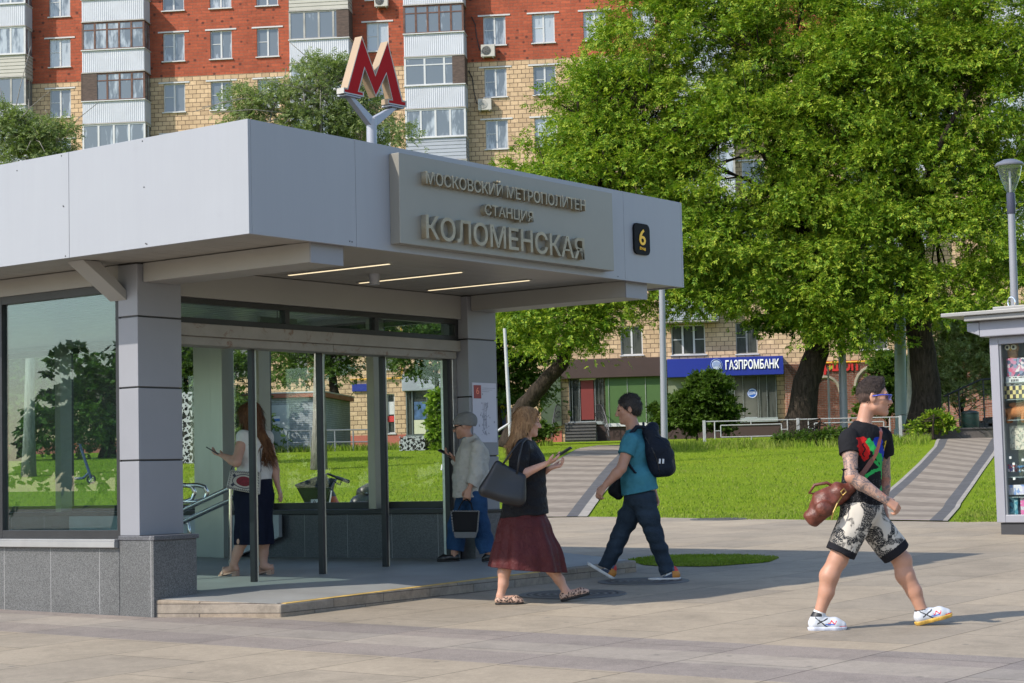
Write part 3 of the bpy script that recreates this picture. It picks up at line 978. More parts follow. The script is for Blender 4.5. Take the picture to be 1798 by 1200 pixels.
M_BEIGE = m_brick('beige_block_brick', (0.56, 0.40, 0.25), (0.43, 0.30, 0.185), (0.13, 0.09, 0.06), 0.42, 0.235, 0.016)
M_YBRICK = m_brick('ochre_block_brick', (0.50, 0.375, 0.18), (0.42, 0.30, 0.14), (0.12, 0.085, 0.05), 0.40, 0.235, 0.016)
M_REDB = m_brick('red_brick', (0.37, 0.088, 0.045), (0.29, 0.07, 0.038), (0.20, 0.09, 0.06), 0.5, 0.16, 0.012, True)
M_OLDRED = m_brick('weathered_red_brick', (0.30, 0.115, 0.075), (0.24, 0.09, 0.06), (0.28, 0.23, 0.19), 0.28, 0.09, 0.012)
M_PVC = mat('white_window_frame', (0.5, 0.5, 0.5), 0.4, 0, 0.05, 2)
M_WOODF = mat('old_brown_wood', (0.10, 0.045, 0.03), 0.7, 0, 0.4, 4)
M_OLDF = mat('weathered_grey_frame', (0.30, 0.29, 0.27), 0.7, 0, 0.25, 3)
def m_pane(name, dark, light, k):
    t = NT(name)
    v = t.coord('Object', (1, 1, 0.25))
    oi = t.n('ShaderNodeObjectInfo')
    n = t.noise(v, 3.5, 3, 0.6)
    n2 = t.math('ADD', n, t.math('MULTIPLY', t.math('SUBTRACT', oi.outputs['Random'], 0.5), k))
    t.col(t.ramp(n2, [(0.42, dark), (0.58, light)])); t.set(0.12, 0, 0.8, Coat_Weight=0.4, Coat_Roughness=0.03)
    return t.m
M_WPANE = m_pane('window_pane', (0.10, 0.115, 0.13), (0.34, 0.37, 0.40), 0.5)  # grey-blue tone also stands in for reflected sky
M_DPANE = m_pane('dark_pane', (0.02, 0.024, 0.024), (0.06, 0.065, 0.06), 0.3)
M_SHEET = mat('white_sheet_metal', (0.42, 0.435, 0.475), 0.5, 0.1, 0.08, 1)
M_SIDING = mat('beige_siding', (0.36, 0.345, 0.30), 0.6, 0, 0.08, 1)
M_GREYSH = mat('grey_sheet_metal', (0.28, 0.30, 0.33), 0.5, 0.1, 0.1, 1)
M_CONC = mat('concrete_slab', (0.36, 0.34, 0.32), 0.8, 0, 0.2, 1)
M_DARKW = mat('dark_boards', (0.075, 0.05, 0.04), 0.8, 0, 0.4, 5, stretch=(1, 1, 4))

bld = thing('apartment_building', 'nine storey apartment block of red and beige brick with glazed balconies', 'building', FO, FA)
rows = []
for k in range(-1, 7):
    zt = fac(868, 29)[1] - 2.745 * k
    rows.append((zt - 1.53, zt))
colx = [fac(x, y)[0] for x, y in ((105, 92), (305, 85), (388, 81), (470, 78), (663, 68), (868, 55), (954, 50), (1044, 45), (1130, 40))]
extra = [colx[-1] + 5.4, colx[-1] + 10.6, colx[-1] + 13.0, colx[-1] + 15.4, colx[-1] + 20.6, colx[0] - 5.4]
ZSPLIT = fac(600, 121)[1]
ZSHOP = fac(1090, 628)[1]
HW = 0.59
wins = []        # (s, z0, z1, half width, kind)
for s in colx + extra:
    for (z0, z1) in rows[:6]:
        if z0 > ZSHOP + 0.2: wins.append((s, z0, z1, HW, 2))
def pxwin(x0, y0, x1, y1, kind):
    a, b = fac(x0, y0), fac(x1, y1)
    wins.append(((a[0] + b[0]) / 2, b[1], a[1], (b[0] - a[0]) / 2, kind))
pxwin(1089, 574, 1129, 623, 5); pxwin(1178, 572, 1239, 622, 3); pxwin(1291, 567, 1331, 621, 4); pxwin(1511, 560, 1559, 613, 4)
pxwin(665, 600, 697, 648, 4); pxwin(505, 610, 540, 655, 4); pxwin(400, 610, 440, 660, 4); pxwin(679, 692, 694, 761, 6); pxwin(580, 606, 612, 652, 4)
S0, S1 = fac(-260, 400)[0], fac(1890, 400)[0]
ZTOP = rows[0][1] + 3.5
def wall_cells(mb, s0, s1, z0, z1, holes, mi, depth=0.22):
    xs = sorted({s0, s1} | {h[0] for h in holes} | {h[1] for h in holes}); zs = sorted({z0, z1} | {h[2] for h in holes} | {h[3] for h in holes})
    xs = [x for x in xs if s0 <= x <= s1]; zs = [z for z in zs if z0 <= z <= z1]
    for a, b in zip(xs[:-1], xs[1:]):
        run = None
        for c, d in zip(zs[:-1], zs[1:]):
            mx, mz = (a + b) / 2, (c + d) / 2
            if any(h[0] < mx < h[1] and h[2] < mz < h[3] for h in holes): continue
            mb.add([(a, 0, c), (b, 0, c), (b, 0, d), (a, 0, d)], [(0, 1, 2, 3)], mi)
    for h in holes:
        x0, x1, c, d = h
        if c < z0 or d > z1: continue
        mb.add([(x0, 0, c), (x0, depth, c), (x0, depth, d), (x0, 0, d)], [(0, 1, 2, 3)], mi)
        mb.add([(x1, 0, c), (x1, depth, c), (x1, depth, d), (x1, 0, d)], [(0, 3, 2, 1)], mi)
        mb.add([(x0, 0, d), (x0, depth, d), (x1, depth, d), (x1, 0, d)], [(0, 1, 2, 3)], mi)
        mb.add([(x0, 0, c), (x0, depth, c), (x1, depth, c), (x1, 0, c)], [(0, 3, 2, 1)], mi)
    return mb
holes = [(w[0] - w[3], w[0] + w[3], w[1], w[2]) for w in wins]
hr = [h for h in holes if h[2] > ZSPLIT - 0.3]
hb = [h for h in holes if h[2] <= ZSPLIT - 0.3]
mb = MB()
wall_cells(mb, S0, S1, ZSPLIT, ZTOP, hr, 1); wall_cells(mb, S0, S1, 1.6, ZSPLIT, hb, 0)
mb.add([(S0, 0, 1), (S0, 12, 1), (S0, 12, ZTOP), (S0, 0, ZTOP)], [(0, 1, 2, 3)]); mb.add([(S1, 0, 1), (S1, 12, 1), (S1, 12, ZTOP), (S1, 0, ZTOP)], [(3, 2, 1, 0)])
mb.build('wall', [M_BEIGE, M_REDB], bld, fixn=False)
mb = MB(); mb.box(S0 - 0.3, S1 + 0.3, -0.3, 12.3, ZTOP, ZTOP + 0.4); mb.box(S0, S1, 0.6, 12, 1, ZTOP - 0.1)
mb.build('roof', M_CONC, bld)
mb = MB(); mb.box(S0, fac(985, 700)[0], -0.04, 0, 1.2, 3.2); mb.build('base_course', mat('red_base_paint', (0.36, 0.10, 0.07), 0.7, 0, 0.1, 1), bld)

def window_mesh(hw, h, kind, fm):
    """frame in its own coordinates: origin at the middle of the sill"""
    f = MB(); t = 0.055
    y0, y1 = 0.10, 0.16
    f.box(-hw, -hw + t, y0, y1, 0, h); f.box(hw - t, hw, y0, y1, 0, h)
    f.box(-hw + t, hw - t, y0, y1, 0, t); f.box(-hw + t, hw - t, y0, y1, h - t, h)
    if kind in (2, 4, 5):
        f.box(-0.045, 0.045, y0 - 0.01, y1 - 0.001, t, h - t)
        if kind == 2 or kind == 4: f.box(-hw + t, -0.045, y0 + 0.003, y1 - 0.003, h * 0.52, h * 0.52 + 0.035)
    elif kind == 3:
        for q in (-hw / 3, hw / 3): f.box(q - 0.05, q + 0.05, y0 - 0.01, y1 - 0.001, t, h - t)
        f.box(-hw + t, -hw / 3 - 0.05, y0 + 0.003, y1 - 0.003, h * 0.5, h * 0.5 + 0.04); f.box(hw / 3 + 0.05, hw - t, y0 + 0.003, y1 - 0.003, h * 0.5, h * 0.5 + 0.04)
    p = MB(); p.box(-hw + 0.02, hw - 0.02, 0.125, 0.14, 0.02, h - 0.02)
    if kind == 2: p.box(0.0, hw - t, 0.142, 0.146, 0.03, h - 0.03)
    s = MB(); s.box(-hw - 0.06, hw + 0.06, -0.09, 0.099, -0.06, -0.004)
    l = MB(); l.box(-hw - 0.26, hw + 0.26, -0.035, -0.003, h + 0.01, h + 0.09)
    return f, p, s, l
M_SILLW = mat('white_sill', (0.48, 0.48, 0.48), 0.5, 0, 0.1, 1)
_wm = {}
for (s, z0, z1, hw, kind) in wins:
    key = (round(hw, 2), round(z1 - z0, 2), kind, z0 < ZSHOP + 3)
    if key not in _wm:
        f, p, si, l = window_mesh(hw, z1 - z0, kind, None)
        pm = M_DPANE if z0 < ZSHOP + 3 else M_WPANE
        fo = f.build('window', M_PVC if kind != 4 else M_OLDF, bld); po_ = p.build('pane', pm, fo); so = si.build('sill', M_SILLW, fo)
        ks = [po_, so]
        if kind == 2: ks.append(l.build('lintel', M_SILLW, fo))
        _wm[key] = (fo, ks)
        fo.location = (s, 0, z0)
    else:
        src, ks = _wm[key]
        o = src.copy(); COL.objects.link(o); o.parent = bld; o.location = (s, 0, z0)
        for q in ks:
            c = q.copy(); COL.objects.link(c); c.parent = o

# balconies
def corr(mb, s0, s1, y0, y1, z0, z1, pitch=0.105, amp=0.014, horiz=False):
    """ribbed panel along s at depth y, with return sides"""
    if horiz:
        n = max(2, int((z1 - z0) / 0.17))
        for k in range(n):
            a = z0 + (z1 - z0) * k / n; b = z0 + (z1 - z0) * (k + 1) / n
            mb.add([(s0, y0, b - 0.004), (s1, y0, b - 0.004), (s1, y0 - 0.022, a), (s0, y0 - 0.022, a)], [(3, 2, 1, 0)])
            mb.add([(s0, y0, a), (s1, y0, a), (s1, y0 - 0.022, a), (s0, y0 - 0.022, a)], [(0, 1, 2, 3)])
            mb.add([(s1, y0, b - 0.004), (s1, y1, b - 0.004), (s1 + 0.022, y1, a), (s1 + 0.022, y0 - 0.022, a)], [(0, 1, 2, 3)])
            mb.add([(s0, y0, b - 0.004), (s0, y1, b - 0.004), (s0 - 0.022, y1, a), (s0 - 0.022, y0 - 0.022, a)], [(3, 2, 1, 0)])
        return
    n = int((s1 - s0) / pitch) * 2
    P = [(s0 + (s1 - s0) * k / n, y0 - (amp if (k // 1) % 2 else 0)) for k in range(n + 1)]
    P += [(s1 + (amp if k % 2 else 0), y0 + (y1 - y0) * k / 20) for k in range(1, 21)]
    P = [(s0 - (amp if k % 2 else 0), y1 + (y0 - y1) * k / 20) for k in range(0, 20)] + P
    mb.grid([[(x, y, z) for z in (z0, z1)] for x, y in P])
def balcony(s0, s1, zs, pm, fm, nm, horiz=False, gm=None, board=None, depth=1.05, cap=None):
    z0, z1, z2 = zs - 0.62, zs + 0.52, zs + 2.06
    mb = MB(); corr(mb, s0, s1, -depth, 0, z0, z1, horiz=horiz)
    b = mb.build('balcony', pm, bld, fixn=False)
    m2 = MB(); m2.box(s0 + 0.03, s1 - 0.03, -depth + 0.03, -0.002, z0 - 0.10, z0 + 0.02); m2.build('slab', M_CONC, b)
    m2 = MB(); m2.box(s0 - 0.03, s1 + 0.03, -depth - 0.05, -0.002, z2 - 0.001, z2 + 0.05); m2.build('canopy', M_CONC, b)
    m3 = MB(); m3.box(s0 - 0.05, s1 + 0.05, -depth - 0.09, -0.003, z1, z1 + 0.05); m3.build('ledge', cap or M_SILLW, b)
    if nm:
        fr = MB(); W = s1 - s0; t = 0.05
        for k in range(nm + 1):
            x = s0 + 0.03 + (W - 0.06) * k / nm
            fr.box(x - t, x + t, -depth, -depth + 0.06, z1 + 0.05, z2 - 0.002)
            if k < nm: fr.box(x + t, x + (W - 0.06) / nm - t, -depth + 0.003, -depth + 0.055, z2 - 0.55 + 0.1, z2 - 0.55 + 0.16) if gm == 'split' else None
        fr.box(s0, s1, -depth - 0.003, -depth + 0.063, z2 - 0.08, z2 - 0.0025)
        fr.box(s0, s1, -depth - 0.003, -depth + 0.063, z1 + 0.0505, z1 + 0.11)
        for x in (s0 + 0.03, s1 - 0.03):
            fr.box(x - 0.03, x + 0.03, -0.5, -0.43, z1 + 0.05, z2 - 0.002); fr.box(x - 0.031, x + 0.031, -depth + 0.064, -0.003, z2 - 0.08, z2 - 0.0025)
        fr.build('glazing_frame', fm, b)
        g = MB(); g.box(s0 + 0.02, s1 - 0.02, -depth + 0.025, -depth + 0.035, z1 + 0.06, z2 - 0.05)
        g.box(s0 + 0.02, s0 + 0.03, -depth + 0.036, -0.01, z1 + 0.06, z2 - 0.05); g.box(s1 - 0.03, s1 - 0.02, -depth + 0.036, -0.01, z1 + 0.06, z2 - 0.05)
        g.build('glazing', M_WPANE, b)
        if board:
            w0, w1 = board
            q = MB(); q.box(s0 + W * w0, s0 + W * w1, -depth - 0.02, -depth - 0.005, z1 + 0.05, z2 - 0.01)
            if w1 >= 1.0: q.box(s1 - 0.005, s1 + 0.02, -depth - 0.02, -0.02, z1 + 0.05, z2 - 0.01)
            if w0 <= 0.0: q.box(s0 - 0.02, s0 + 0.005, -depth - 0.02, -0.02, z1 + 0.05, z2 - 0.01)
            q.build('boarding', M_DARKW, b)
    return b
bx = [(fac(-55, 60, 1.05)[0], fac(44, 60, 1.05)[0]), (fac(144, 70, 1.05)[0], fac(253, 70, 1.05)[0]), (fac(508, 60, 1.05)[0], fac(612, 60, 1.05)[0]),
      (fac(709, 60, 1.05)[0], fac(814, 60, 1.05)[0]), (fac(1172, 40, 1.05)[0], fac(1282, 40, 1.05)[0]), (fac(1500, 40, 1.05)[0], fac(1612, 40, 1.05)[0]), (fac(1730, 40, 1.05)[0], fac(1842, 40, 1.05)[0])]
style = {  # (column, row): panel, frame, mullions, horizontal siding, split lights, boarded share
    (0, 0): (M_SHEET, M_PVC, 4, False, None, None), (0, 1): (M_SIDING, M_PVC, 4, True, None, None), (0, 2): (M_SHEET, M_OLDF, 4, False, None, None), (0, 3): (M_SHEET, M_PVC, 4, False, None, None),
    (1, 0): (M_SHEET, M_PVC, 0, False, None, None), (1, 1): (M_SHEET, M_WOODF, 5, False, 'split', None), (1, 2): (M_SHEET, M_WOODF, 5, False, 'split', (-0.02, 0.24)), (1, 3): (M_SHEET, M_PVC, 4, False, None, None),
    (2, 0): (M_SIDING, M_PVC, 4, True, None, None), (2, 1): (M_SHEET, M_OLDF, 4, False, None, (0.8, 1.0)), (2, 2): (M_SHEET, M_PVC, 4, False, None, None), (2, 3): (M_SHEET, M_PVC, 4, False, None, None),
    (3, 0): (M_SHEET, M_PVC, 4, False, None, None), (3, 1): (M_SHEET, M_WOODF, 5, False, 'split', None), (3, 2): (M_SHEET, M_PVC, 3, False, 'split', (0.8, 1.0)), (3, 3): (M_GREYSH, M_PVC, 4, True, None, None),
}
for ci, (s0, s1) in enumerate(bx):
    for ri in range(0, 6):
        st = style.get((ci, ri), (random.Random(ci * 7 + ri).choice([M_SHEET, M_GREYSH, M_SHEET]), random.Random(ci * 5 + ri).choice([M_PVC, M_OLDF]), 4, False, None, None))
        if rows[ri][0] - 0.7 < ZSHOP + 1.5: continue
        balcony(s0, s1, rows[ri][0], *st)
a, b = fac(1160, 533, 1.05), fac(1262, 560, 1.05)
balcony(a[0], b[0], b[1] + 0.62, M_GREYSH, M_PVC, 4)

# shop level ------------------------------------------------------
M_BROWN = mat('brown_fascia', (0.045, 0.024, 0.02), 0.7, 0, 0.1, 1)
M_GREENP = mat('green_panel', (0.05, 0.105, 0.026), 0.55, 0, 0.06, 0.7)
M_PALEG = mat('pale_green_tile', (0.17, 0.19, 0.125), 0.6, 0, 0.08, 1)
M_DOORF = mat('aluminium_frame', (0.32, 0.35, 0.35), 0.4, 0.2, 0.06, 1)
def fbox(x0, y0, x1, y1, d0, d1):
    a, b = fac(x0, y0, d1), fac(x1, y1, d1)
    return (a[0], b[0], -d1, -d0, b[1], a[1])
MB().box(*fbox(985, 633, 1168, 660, 0.003, 0.55)).build('shop_fascia', M_BROWN, bld, bevel=0.01)
MB().box(*fbox(948, 655, 986, 748, 0.003, 0.30)).build('shop_panel', mat('dark_green_shutter', (0.05, 0.075, 0.04), 0.6, 0, 0.2, 1.5), bld)
pn = MB(); pn.box(*fbox(1062, 661, 1170, 746, 0.003, 0.25)); pn = pn.build('shop_panel', M_GREENP, bld)
d = MB()
for x in (1069, 1102, 1134, 1168): d.box(*fbox(x - 1, 661, x + 1, 746, 0.2502, 0.29))
d.box(*fbox(1062, 744, 1170, 747, 0.2502, 0.33)); d.build('divider', M_PVC, pn)
MB().box(*fbox(1045, 748, 1372, 782, 0.003, 0.2)).build('shop_base', M_BROWN, bld)
# entrance with the red door
MB().box(*fbox(998, 662, 1062, 745, 0.003, 0.12)).build('shop_entrance', M_DPANE, bld)
d = MB()
for x in (1000.5, 1005, 1016, 1046, 1052, 1059): d.box(*fbox(x - 1.2, 663, x + 1.2, 743, 0.1205, 0.2))
d.box(*fbox(998, 660, 1062, 664, 0.1205, 0.22)); d.box(*fbox(998, 741, 1062, 745, 0.1205, 0.22))
d.build('door_frame', M_DOORF, bld)
dr = MB().box(*fbox(1019.5, 668, 1043.5, 737, 0.121, 0.17)).build('door', mat('red_door', (0.16, 0.02, 0.017), 0.6, 0, 0.1, 1), bld, bevel=0.01)
d = MB(); d.box(*fbox(1017, 665, 1019.4, 741, 0.121, 0.18)); d.box(*fbox(1043.6, 665, 1046, 741, 0.121, 0.18)); d.box(*fbox(1017, 664, 1046, 667.5, 0.121, 0.185)); d.build('frame', M_PVC, dr)
st = MB()
for k in range(6):
    y = 743 + 5.6 * k
    st.box(*fbox(992, y, 1046, y + 5.6, 0.003, 0.55 + 0.28 * k)); st.box(*fbox(991.5, y - 0.3, 1046.5, y + 1.4, 0.551 + 0.28 * k, 0.60 + 0.28 * k))
st.build('entrance_steps', mat('grey_steps', (0.075, 0.072, 0.068), 0.8, 0, 0.15, 2), bld)
M_IRON = mat('wrought_iron', (0.04, 0.04, 0.045), 0.5, 0.5, 0.2, 5)
for x0, x1 in ((985, 975), (1048, 1074)):
    r = MB(); sgn_ = 1 if x1 > x0 else -1
    top = []
    for k in range(9):
        t_ = k / 8
        s_, z_ = fac(x1 + (x0 - x1) * t_, 712 + 46 * (1 - math.sin(min(t_ * 1.4, 1) * math.pi / 2)), 0.0)
        dep = 0.6 + 1.6 * (1 - t_)
        q = V(s_, -dep, z_); top.append(q)
        r.bar(q, (q.x, q.y, q.z - 0.85), 0.018, 6)
    r.tube(top, 0.03, 6); r.tube([p - V(0, 0, 0.35) for p in top], 0.016, 6)
    for k in range(8):
        c_ = (top[k] + top[k + 1]) / 2 - V(0, 0, 0.5)
        r.tube([c_ + V(0.1 * math.cos(a_), 0, 0.13 * math.sin(a_)) for a_ in np.linspace(0, 6.28, 9)], 0.012, 5)
    r.build('entrance_railing', M_IRON, bld)
# bank front
MB().box(*fbox(1172, 655, 1290, 745, 0.003, 0.2)).build('shop_panel', M_PALEG, bld)
d = MB()
for x in (1212, 1250): d.box(*fbox(x - .7, 656, x + .7, 745, 0.2005, 0.23))
d.build('panel_joint', M_PVC, bld)
MB().box(*fbox(1288, 654, 1366, 739, 0.003, 0.25)).build('bank_entrance', M_DPANE, bld)
d = MB()
for x in (1290, 1305, 1331, 1334, 1347, 1363): d.box(*fbox(x - 1.6, 655, x + 1.6, 739, 0.2505, 0.34))
d.box(*fbox(1288, 653, 1366, 658, 0.2505, 0.36)); d.box(*fbox(1288, 735, 1366, 740, 0.2505, 0.36)); d.box(*fbox(1308, 733, 1330, 735.5, 0.2505, 0.33))
d.build('door_frame', M_DOORF, bld)
M_BLUE = mat('deep_blue_sign', (0.012, 0.025, 0.22), 0.4, 0, 0.05, 0.5)
M_WHITEL = mat('white_lettering', (0.8, 0.8, 0.8), 0.5, 0, 0.03, 5)
cs, cz = fac(1321, 691, 0.26)
def fface(y): return Matrix(((1, 0, 0, 0), (0, 0, -1, y), (0, 1, 0, 0), (0, 0, 0, 1)))
def disc(mb, s, z, r, y, t=0.01, n=24, r0=0.0):
    o = [(s + r * math.cos(2 * math.pi * k / n), y, z + r * math.sin(2 * math.pi * k / n)) for k in range(n)]
    mb.prism(o, (0, -t, 0))
e_ = MB(); disc(e_, cs, cz, 0.25, -0.2505, 0.008); e_ = e_.build('door_emblem', mat('emblem_blue', (0.02, 0.1, 0.4), 0.4, 0, 0.1, 3), bld)
e2_ = MB()
for k in range(3): e2_.bar((cs - 0.16, -0.262, cz - 0.06 + 0.06 * k), (cs + 0.16, -0.262, cz - 0.02 + 0.06 * k), 0.012, 6)
e2_.tube([(cs + 0.215 * math.cos(a_), -0.262, cz + 0.215 * math.sin(a_)) for a_ in np.linspace(0, 6.2832, 25)], 0.014, 5); e2_.build('emblem_lines', M_WHITEL, e_)
# bank name board
a, b = fac(1171, 630, 0.85), fac(1376, 653, 0.85)
bs = thing('bank_sign', 'long dark blue name board with white Cyrillic bank lettering and round emblem', 'sign', FM @ V((a[0] + b[0]) / 2, 0, 0), FA)
ox = (a[0] + b[0]) / 2
MB().box(a[0] - ox, b[0] - ox, -0.85, -0.003, b[1] - 0.12, a[1] - 0.03).build('board', M_BLUE, bs, bevel=0.015)
A, B = fac(1274, 648, 0.87), fac(1368, 645, 0.87)
text_fit('lettering', 'ГАЗПРОМБАНК', A[0] - ox, B[0] - ox, (A[1] + B[1]) / 2 - 0.03, (A[1] + B[1]) / 2 + 0.42, 0.05, M_WHITEL, bs, fface(-0.851), 0.02)
cs, cz = fac(1258, 641, 0.87)
e_ = MB(); disc(e_, cs - ox, cz, 0.23, -0.851, 0.03); e_ = e_.build('emblem', mat('emblem_silver', (0.5, 0.56, 0.68), 0.35, 0.3, 0.2, 4), bs)
e2_ = MB(); e2_.tube([(cs - ox + 0.29 * math.cos(a_), -0.865, cz + 0.29 * math.sin(a_)) for a_ in np.linspace(0, 6.2832, 25)], 0.016, 5)
for k in range(-2, 3): e2_.tube([(cs - ox + 0.2 * math.sin(t_) , -0.884, cz + 0.05 * k + 0.05 * math.cos(t_ * 1.5)) for t_ in np.linspace(-1.2, 1.2, 7)], 0.011, 5)
e2_.build('emblem_ring', mat('emblem_line', (0.16, 0.24, 0.5), 0.4), e_)
# old red brick corner with arches, red letters, gas pipe
a, b = fac(1377, 640, 0.2), fac(1760, 770, 0.2)
mb = MB()
arch = fac(1450, 690, 0.2); arch2 = fac(1537, 690, 0.2)
def archhole(c, w, spring, topz):
    return [(c - w, 1.5)] + [(c - w * math.cos(t_), spring + (topz - spring) * math.sin(t_)) for t_ in np.linspace(0, math.pi, 11)] + [(c + w, 1.5)]
h1 = archhole(arch[0], 0.72, fac(1450, 690, .2)[1], fac(1450, 662, .2)[1]); h2 = archhole(arch2[0], 1.0, fac(1537, 680, .2)[1], fac(1537, 643, .2)[1])
out = [(a[0], 1.5)] + h1 + h2 + [(b[0], 1.5), (b[0], a[1]), (a[0], a[1])]
bm = bmesh.new()
vs_ = [bm.verts.new((x, -0.2, z)) for x, z in out]
f_ = bm.faces.new(vs_); bmesh.ops.triangulate(bm, faces=[f_])
r_ = bmesh.ops.extrude_face_region(bm, geom=bm.faces[:])
bmesh.ops.translate(bm, verts=[q for q in r_['geom'] if isinstance(q, bmesh.types.BMVert)], vec=(0, 0.197, 0))
bmesh.ops.recalc_face_normals(bm, faces=bm.faces)
me = bpy.data.meshes.new('brick_arcade'); bm.to_mesh(me); bm.free(); me.materials.append(M_OLDRED); link('brick_arcade', me, bld)
for h_, nm_ in ((h1, 'arch_trim'), (h2, 'arch_trim')):
    q = MB(); q.tube([(x, -0.21, z) for x, z in h_[1:-1]], 0.09, 6); q.build(nm_, mat('pale_stone_trim', (0.22, 0.19, 0.14), 0.8, 0, 0.2, 3), bld)
MB().box(arch[0] - 0.75, arch[0] + 0.75, -0.05, -0.004, 1.5, fac(1450, 660, .2)[1]).build('arch_window', M_DPANE, bld)
MB().box(arch2[0] - 1.05, arch2[0] + 1.05, -0.05, -0.004, 1.5, fac(1537, 640, .2)[1]).build('arch_window', M_DPANE, bld)
A, B = fac(1447, 655, 0.35), fac(1507, 652, 0.35)
rs = thing('shop_sign', 'red lowercase Cyrillic shop letters mounted on the red brick arcade', 'sign', FM @ V(A[0], -0.2, A[1]), FA)
text_fit('lettering', 'ршоп', 0, B[0] - A[0], 0.1, 0.1 + 0.62, 0.08, mat('red_letters', (0.42, 0.015, 0.012), 0.5, 0, 0.05, 3), rs, fface(-0.002), 0.03)
mb = MB()
pa, pb = fac(1440, 638, 0.12), fac(1665, 630, 0.12)
mb.bar((pa[0], -0.3, pa[1]), (pb[0], -0.3, pb[1]), 0.045, 8)
pa, pb = fac(615, 667, 0.1), fac(705, 664, 0.1)
mb.build('gas_pipe', mat('yellow_gas_pipe', (0.62, 0.33, 0.03), 0.5, 0, 0.1, 2), bld, smooth='auto')
mb = MB(); mb.bar((pa[0], -0.1, pa[1]), (pb[0], -0.1, pb[1]), 0.04, 8); mb.bar((fac(706, 664, .1)[0], -0.1, pb[1]), (fac(704, 560, .1)[0], -0.1, fac(704, 560, .1)[1]), 0.04, 8)
mb.build('gas_pipe', mat('yellow_gas_pipe', (0.62, 0.33, 0.03), 0.5, 0, 0.1, 2), bld, smooth='auto')
# left shop bay seen through the pavilion
MB().box(*fbox(705, 658, 812, 684, 0.003, 0.75)).build('shop_canopy', M_GREYSH, bld, bevel=0.02)
MB().box(*fbox(712, 685, 806, 772, 0.003, 0.45)).build('shop_bay', M_DPANE, bld)
d = MB()
for x in (714, 724, 750, 806): d.box(*fbox(x - 2, 685, x + 2, 772, 0.4505, 0.5))
d.box(*fbox(712, 764, 808, 773, 0.4505, 0.51)); d.build('door_frame', mat('graphite_frame', (0.12, 0.14, 0.14), 0.4, 0.2, 0.05, 1), bld)
MB().box(*fbox(727, 738, 748, 762, 0.4505, 0.47)).build('window_poster', mat('cream_poster', (0.5, 0.5, 0.36), 0.6, 0, 0.05, 2), bld)
MB().box(*fbox(727, 706, 748, 737, 0.4505, 0.47)).build('window_poster', mat('blue_poster', (0.05, 0.1, 0.2), 0.5, 0, 0.7, 3), bld)
MB().box(*fbox(680, 706, 692, 728, -0.1, -0.09)).build('window_poster', mat('white_poster', (0.55, 0.55, 0.56), 0.6), bld)
MB().box(*fbox(680, 731, 692, 741, -0.1, -0.09)).build('window_poster', mat('red_poster', (0.5, 0.03, 0.03), 0.6), bld)
MB().box(*fbox(618, 675, 650, 687, 0.003, 0.12)).build('blue_board', M_BLUE, bld)

# air conditioners hung on the wall
M_AC = mat('air_conditioner_white', (0.42, 0.40, 0.36), 0.5, 0, 0.06, 2)
for i, (x0, y0, x1, y1, lab) in enumerate(((844, 79, 869, 100, 'pale air conditioner under a window on the red brick, with a dark round fan'), (839, 174, 863, 194, 'beige air conditioner below a window on the beige brick'), (657, -8, 681, 12, 'white air conditioner high on the red brick, cut by the top of the picture'))):
    a, b = fac(x0, y0, 0.4), fac(x1, y1, 0.4)
    t_ = thing('air_conditioner', lab, 'air conditioner', FM @ V((a[0] + b[0]) / 2, 0, b[1]), FA, 'air conditioners on the facade')
    w_, h_ = (b[0] - a[0]) / 2, a[1] - b[1]
    MB().box(-w_, w_, -0.42, -0.12, 0.03, h_).build('casing', M_AC, t_, bevel=0.02)
    q = MB(); disc(q, -0.08, h_ * 0.52, h_ * 0.36, -0.4205, 0.012); q.build('fan_grille', M_FRAME if i != 1 else M_OLDF, t_)
    q = MB()
    for k in range(4): q.tube([(-0.08 + h_ * 0.09 * (k + .6) * math.cos(a_), -0.436, h_ * 0.52 + h_ * 0.09 * (k + .6) * math.sin(a_)) for a_ in np.linspace(0, 6.2832, 17)], 0.006, 4)
    q.build('grille_rings', M_AC, t_)
    q = MB()
    for s_ in (-1, 1): q.box(s_ * w_ * 0.7 - 0.02, s_ * w_ * 0.7 + 0.02, -0.4, -0.003, -0.02, 0.029)
    q.build('bracket', M_OLDF, t_)
    q = MB(); q.tube([(-w_ * 0.9, -0.2, h_ * 0.5), (-w_ - 0.12, -0.05, h_ * 0.8), (-w_ - 0.25, -0.03, h_ + 0.5), (-w_ - 0.32, -0.03, h_ + 1.2), (-w_ - 0.5, -0.03, h_ + 1.6)], 0.025, 6); q.build('cable', M_FRAME, t_)

# ================================================================== GREY BRICK SUBSTATION ON THE LAWN
SD = 72.5
def lawn_at(px, Y, dz=0.0):
    p = at(px, 800, Y); return V(p.x, Y, gz(p.x, Y) + dz)
c0, c1 = lawn_at(392, SD), lawn_at(567, SD)
sh = thing('substation', 'small grey painted brick substation with rust red roof edge on the lawn', 'building', c1, FA)
W_ = (c1 - c0).length; H_ = at(567, 697, SD).z - c1.z
M_GBR = m_brick('grey_painted_brick', (0.34, 0.37, 0.39), (0.29, 0.32, 0.35), (0.2, 0.22, 0.24), 0.27, 0.085, 0.012)
MB().box(-W_, 0, 0, 5.5, -0.6, H_).build('wall', M_GBR, sh)
MB().box(-W_ - 0.15, 0.15, -0.15, 5.65, H_, H_ + 0.17).build('roof_edge', mat('rust_red_metal', (0.28, 0.085, 0.05), 0.6, 0.2, 0.15, 1), sh)
MB().box(-W_ - 0.17, 0.17, -0.17, 5.67, H_ + 0.171, H_ + 0.22).build('roof', mat('roof_sheet', (0.42, 0.44, 0.45), 0.5, 0.2, 0.1, 1), sh)
dx0, dx1 = at(471, 700, SD).x - c1.x, at(507, 700, SD).x - c1.x
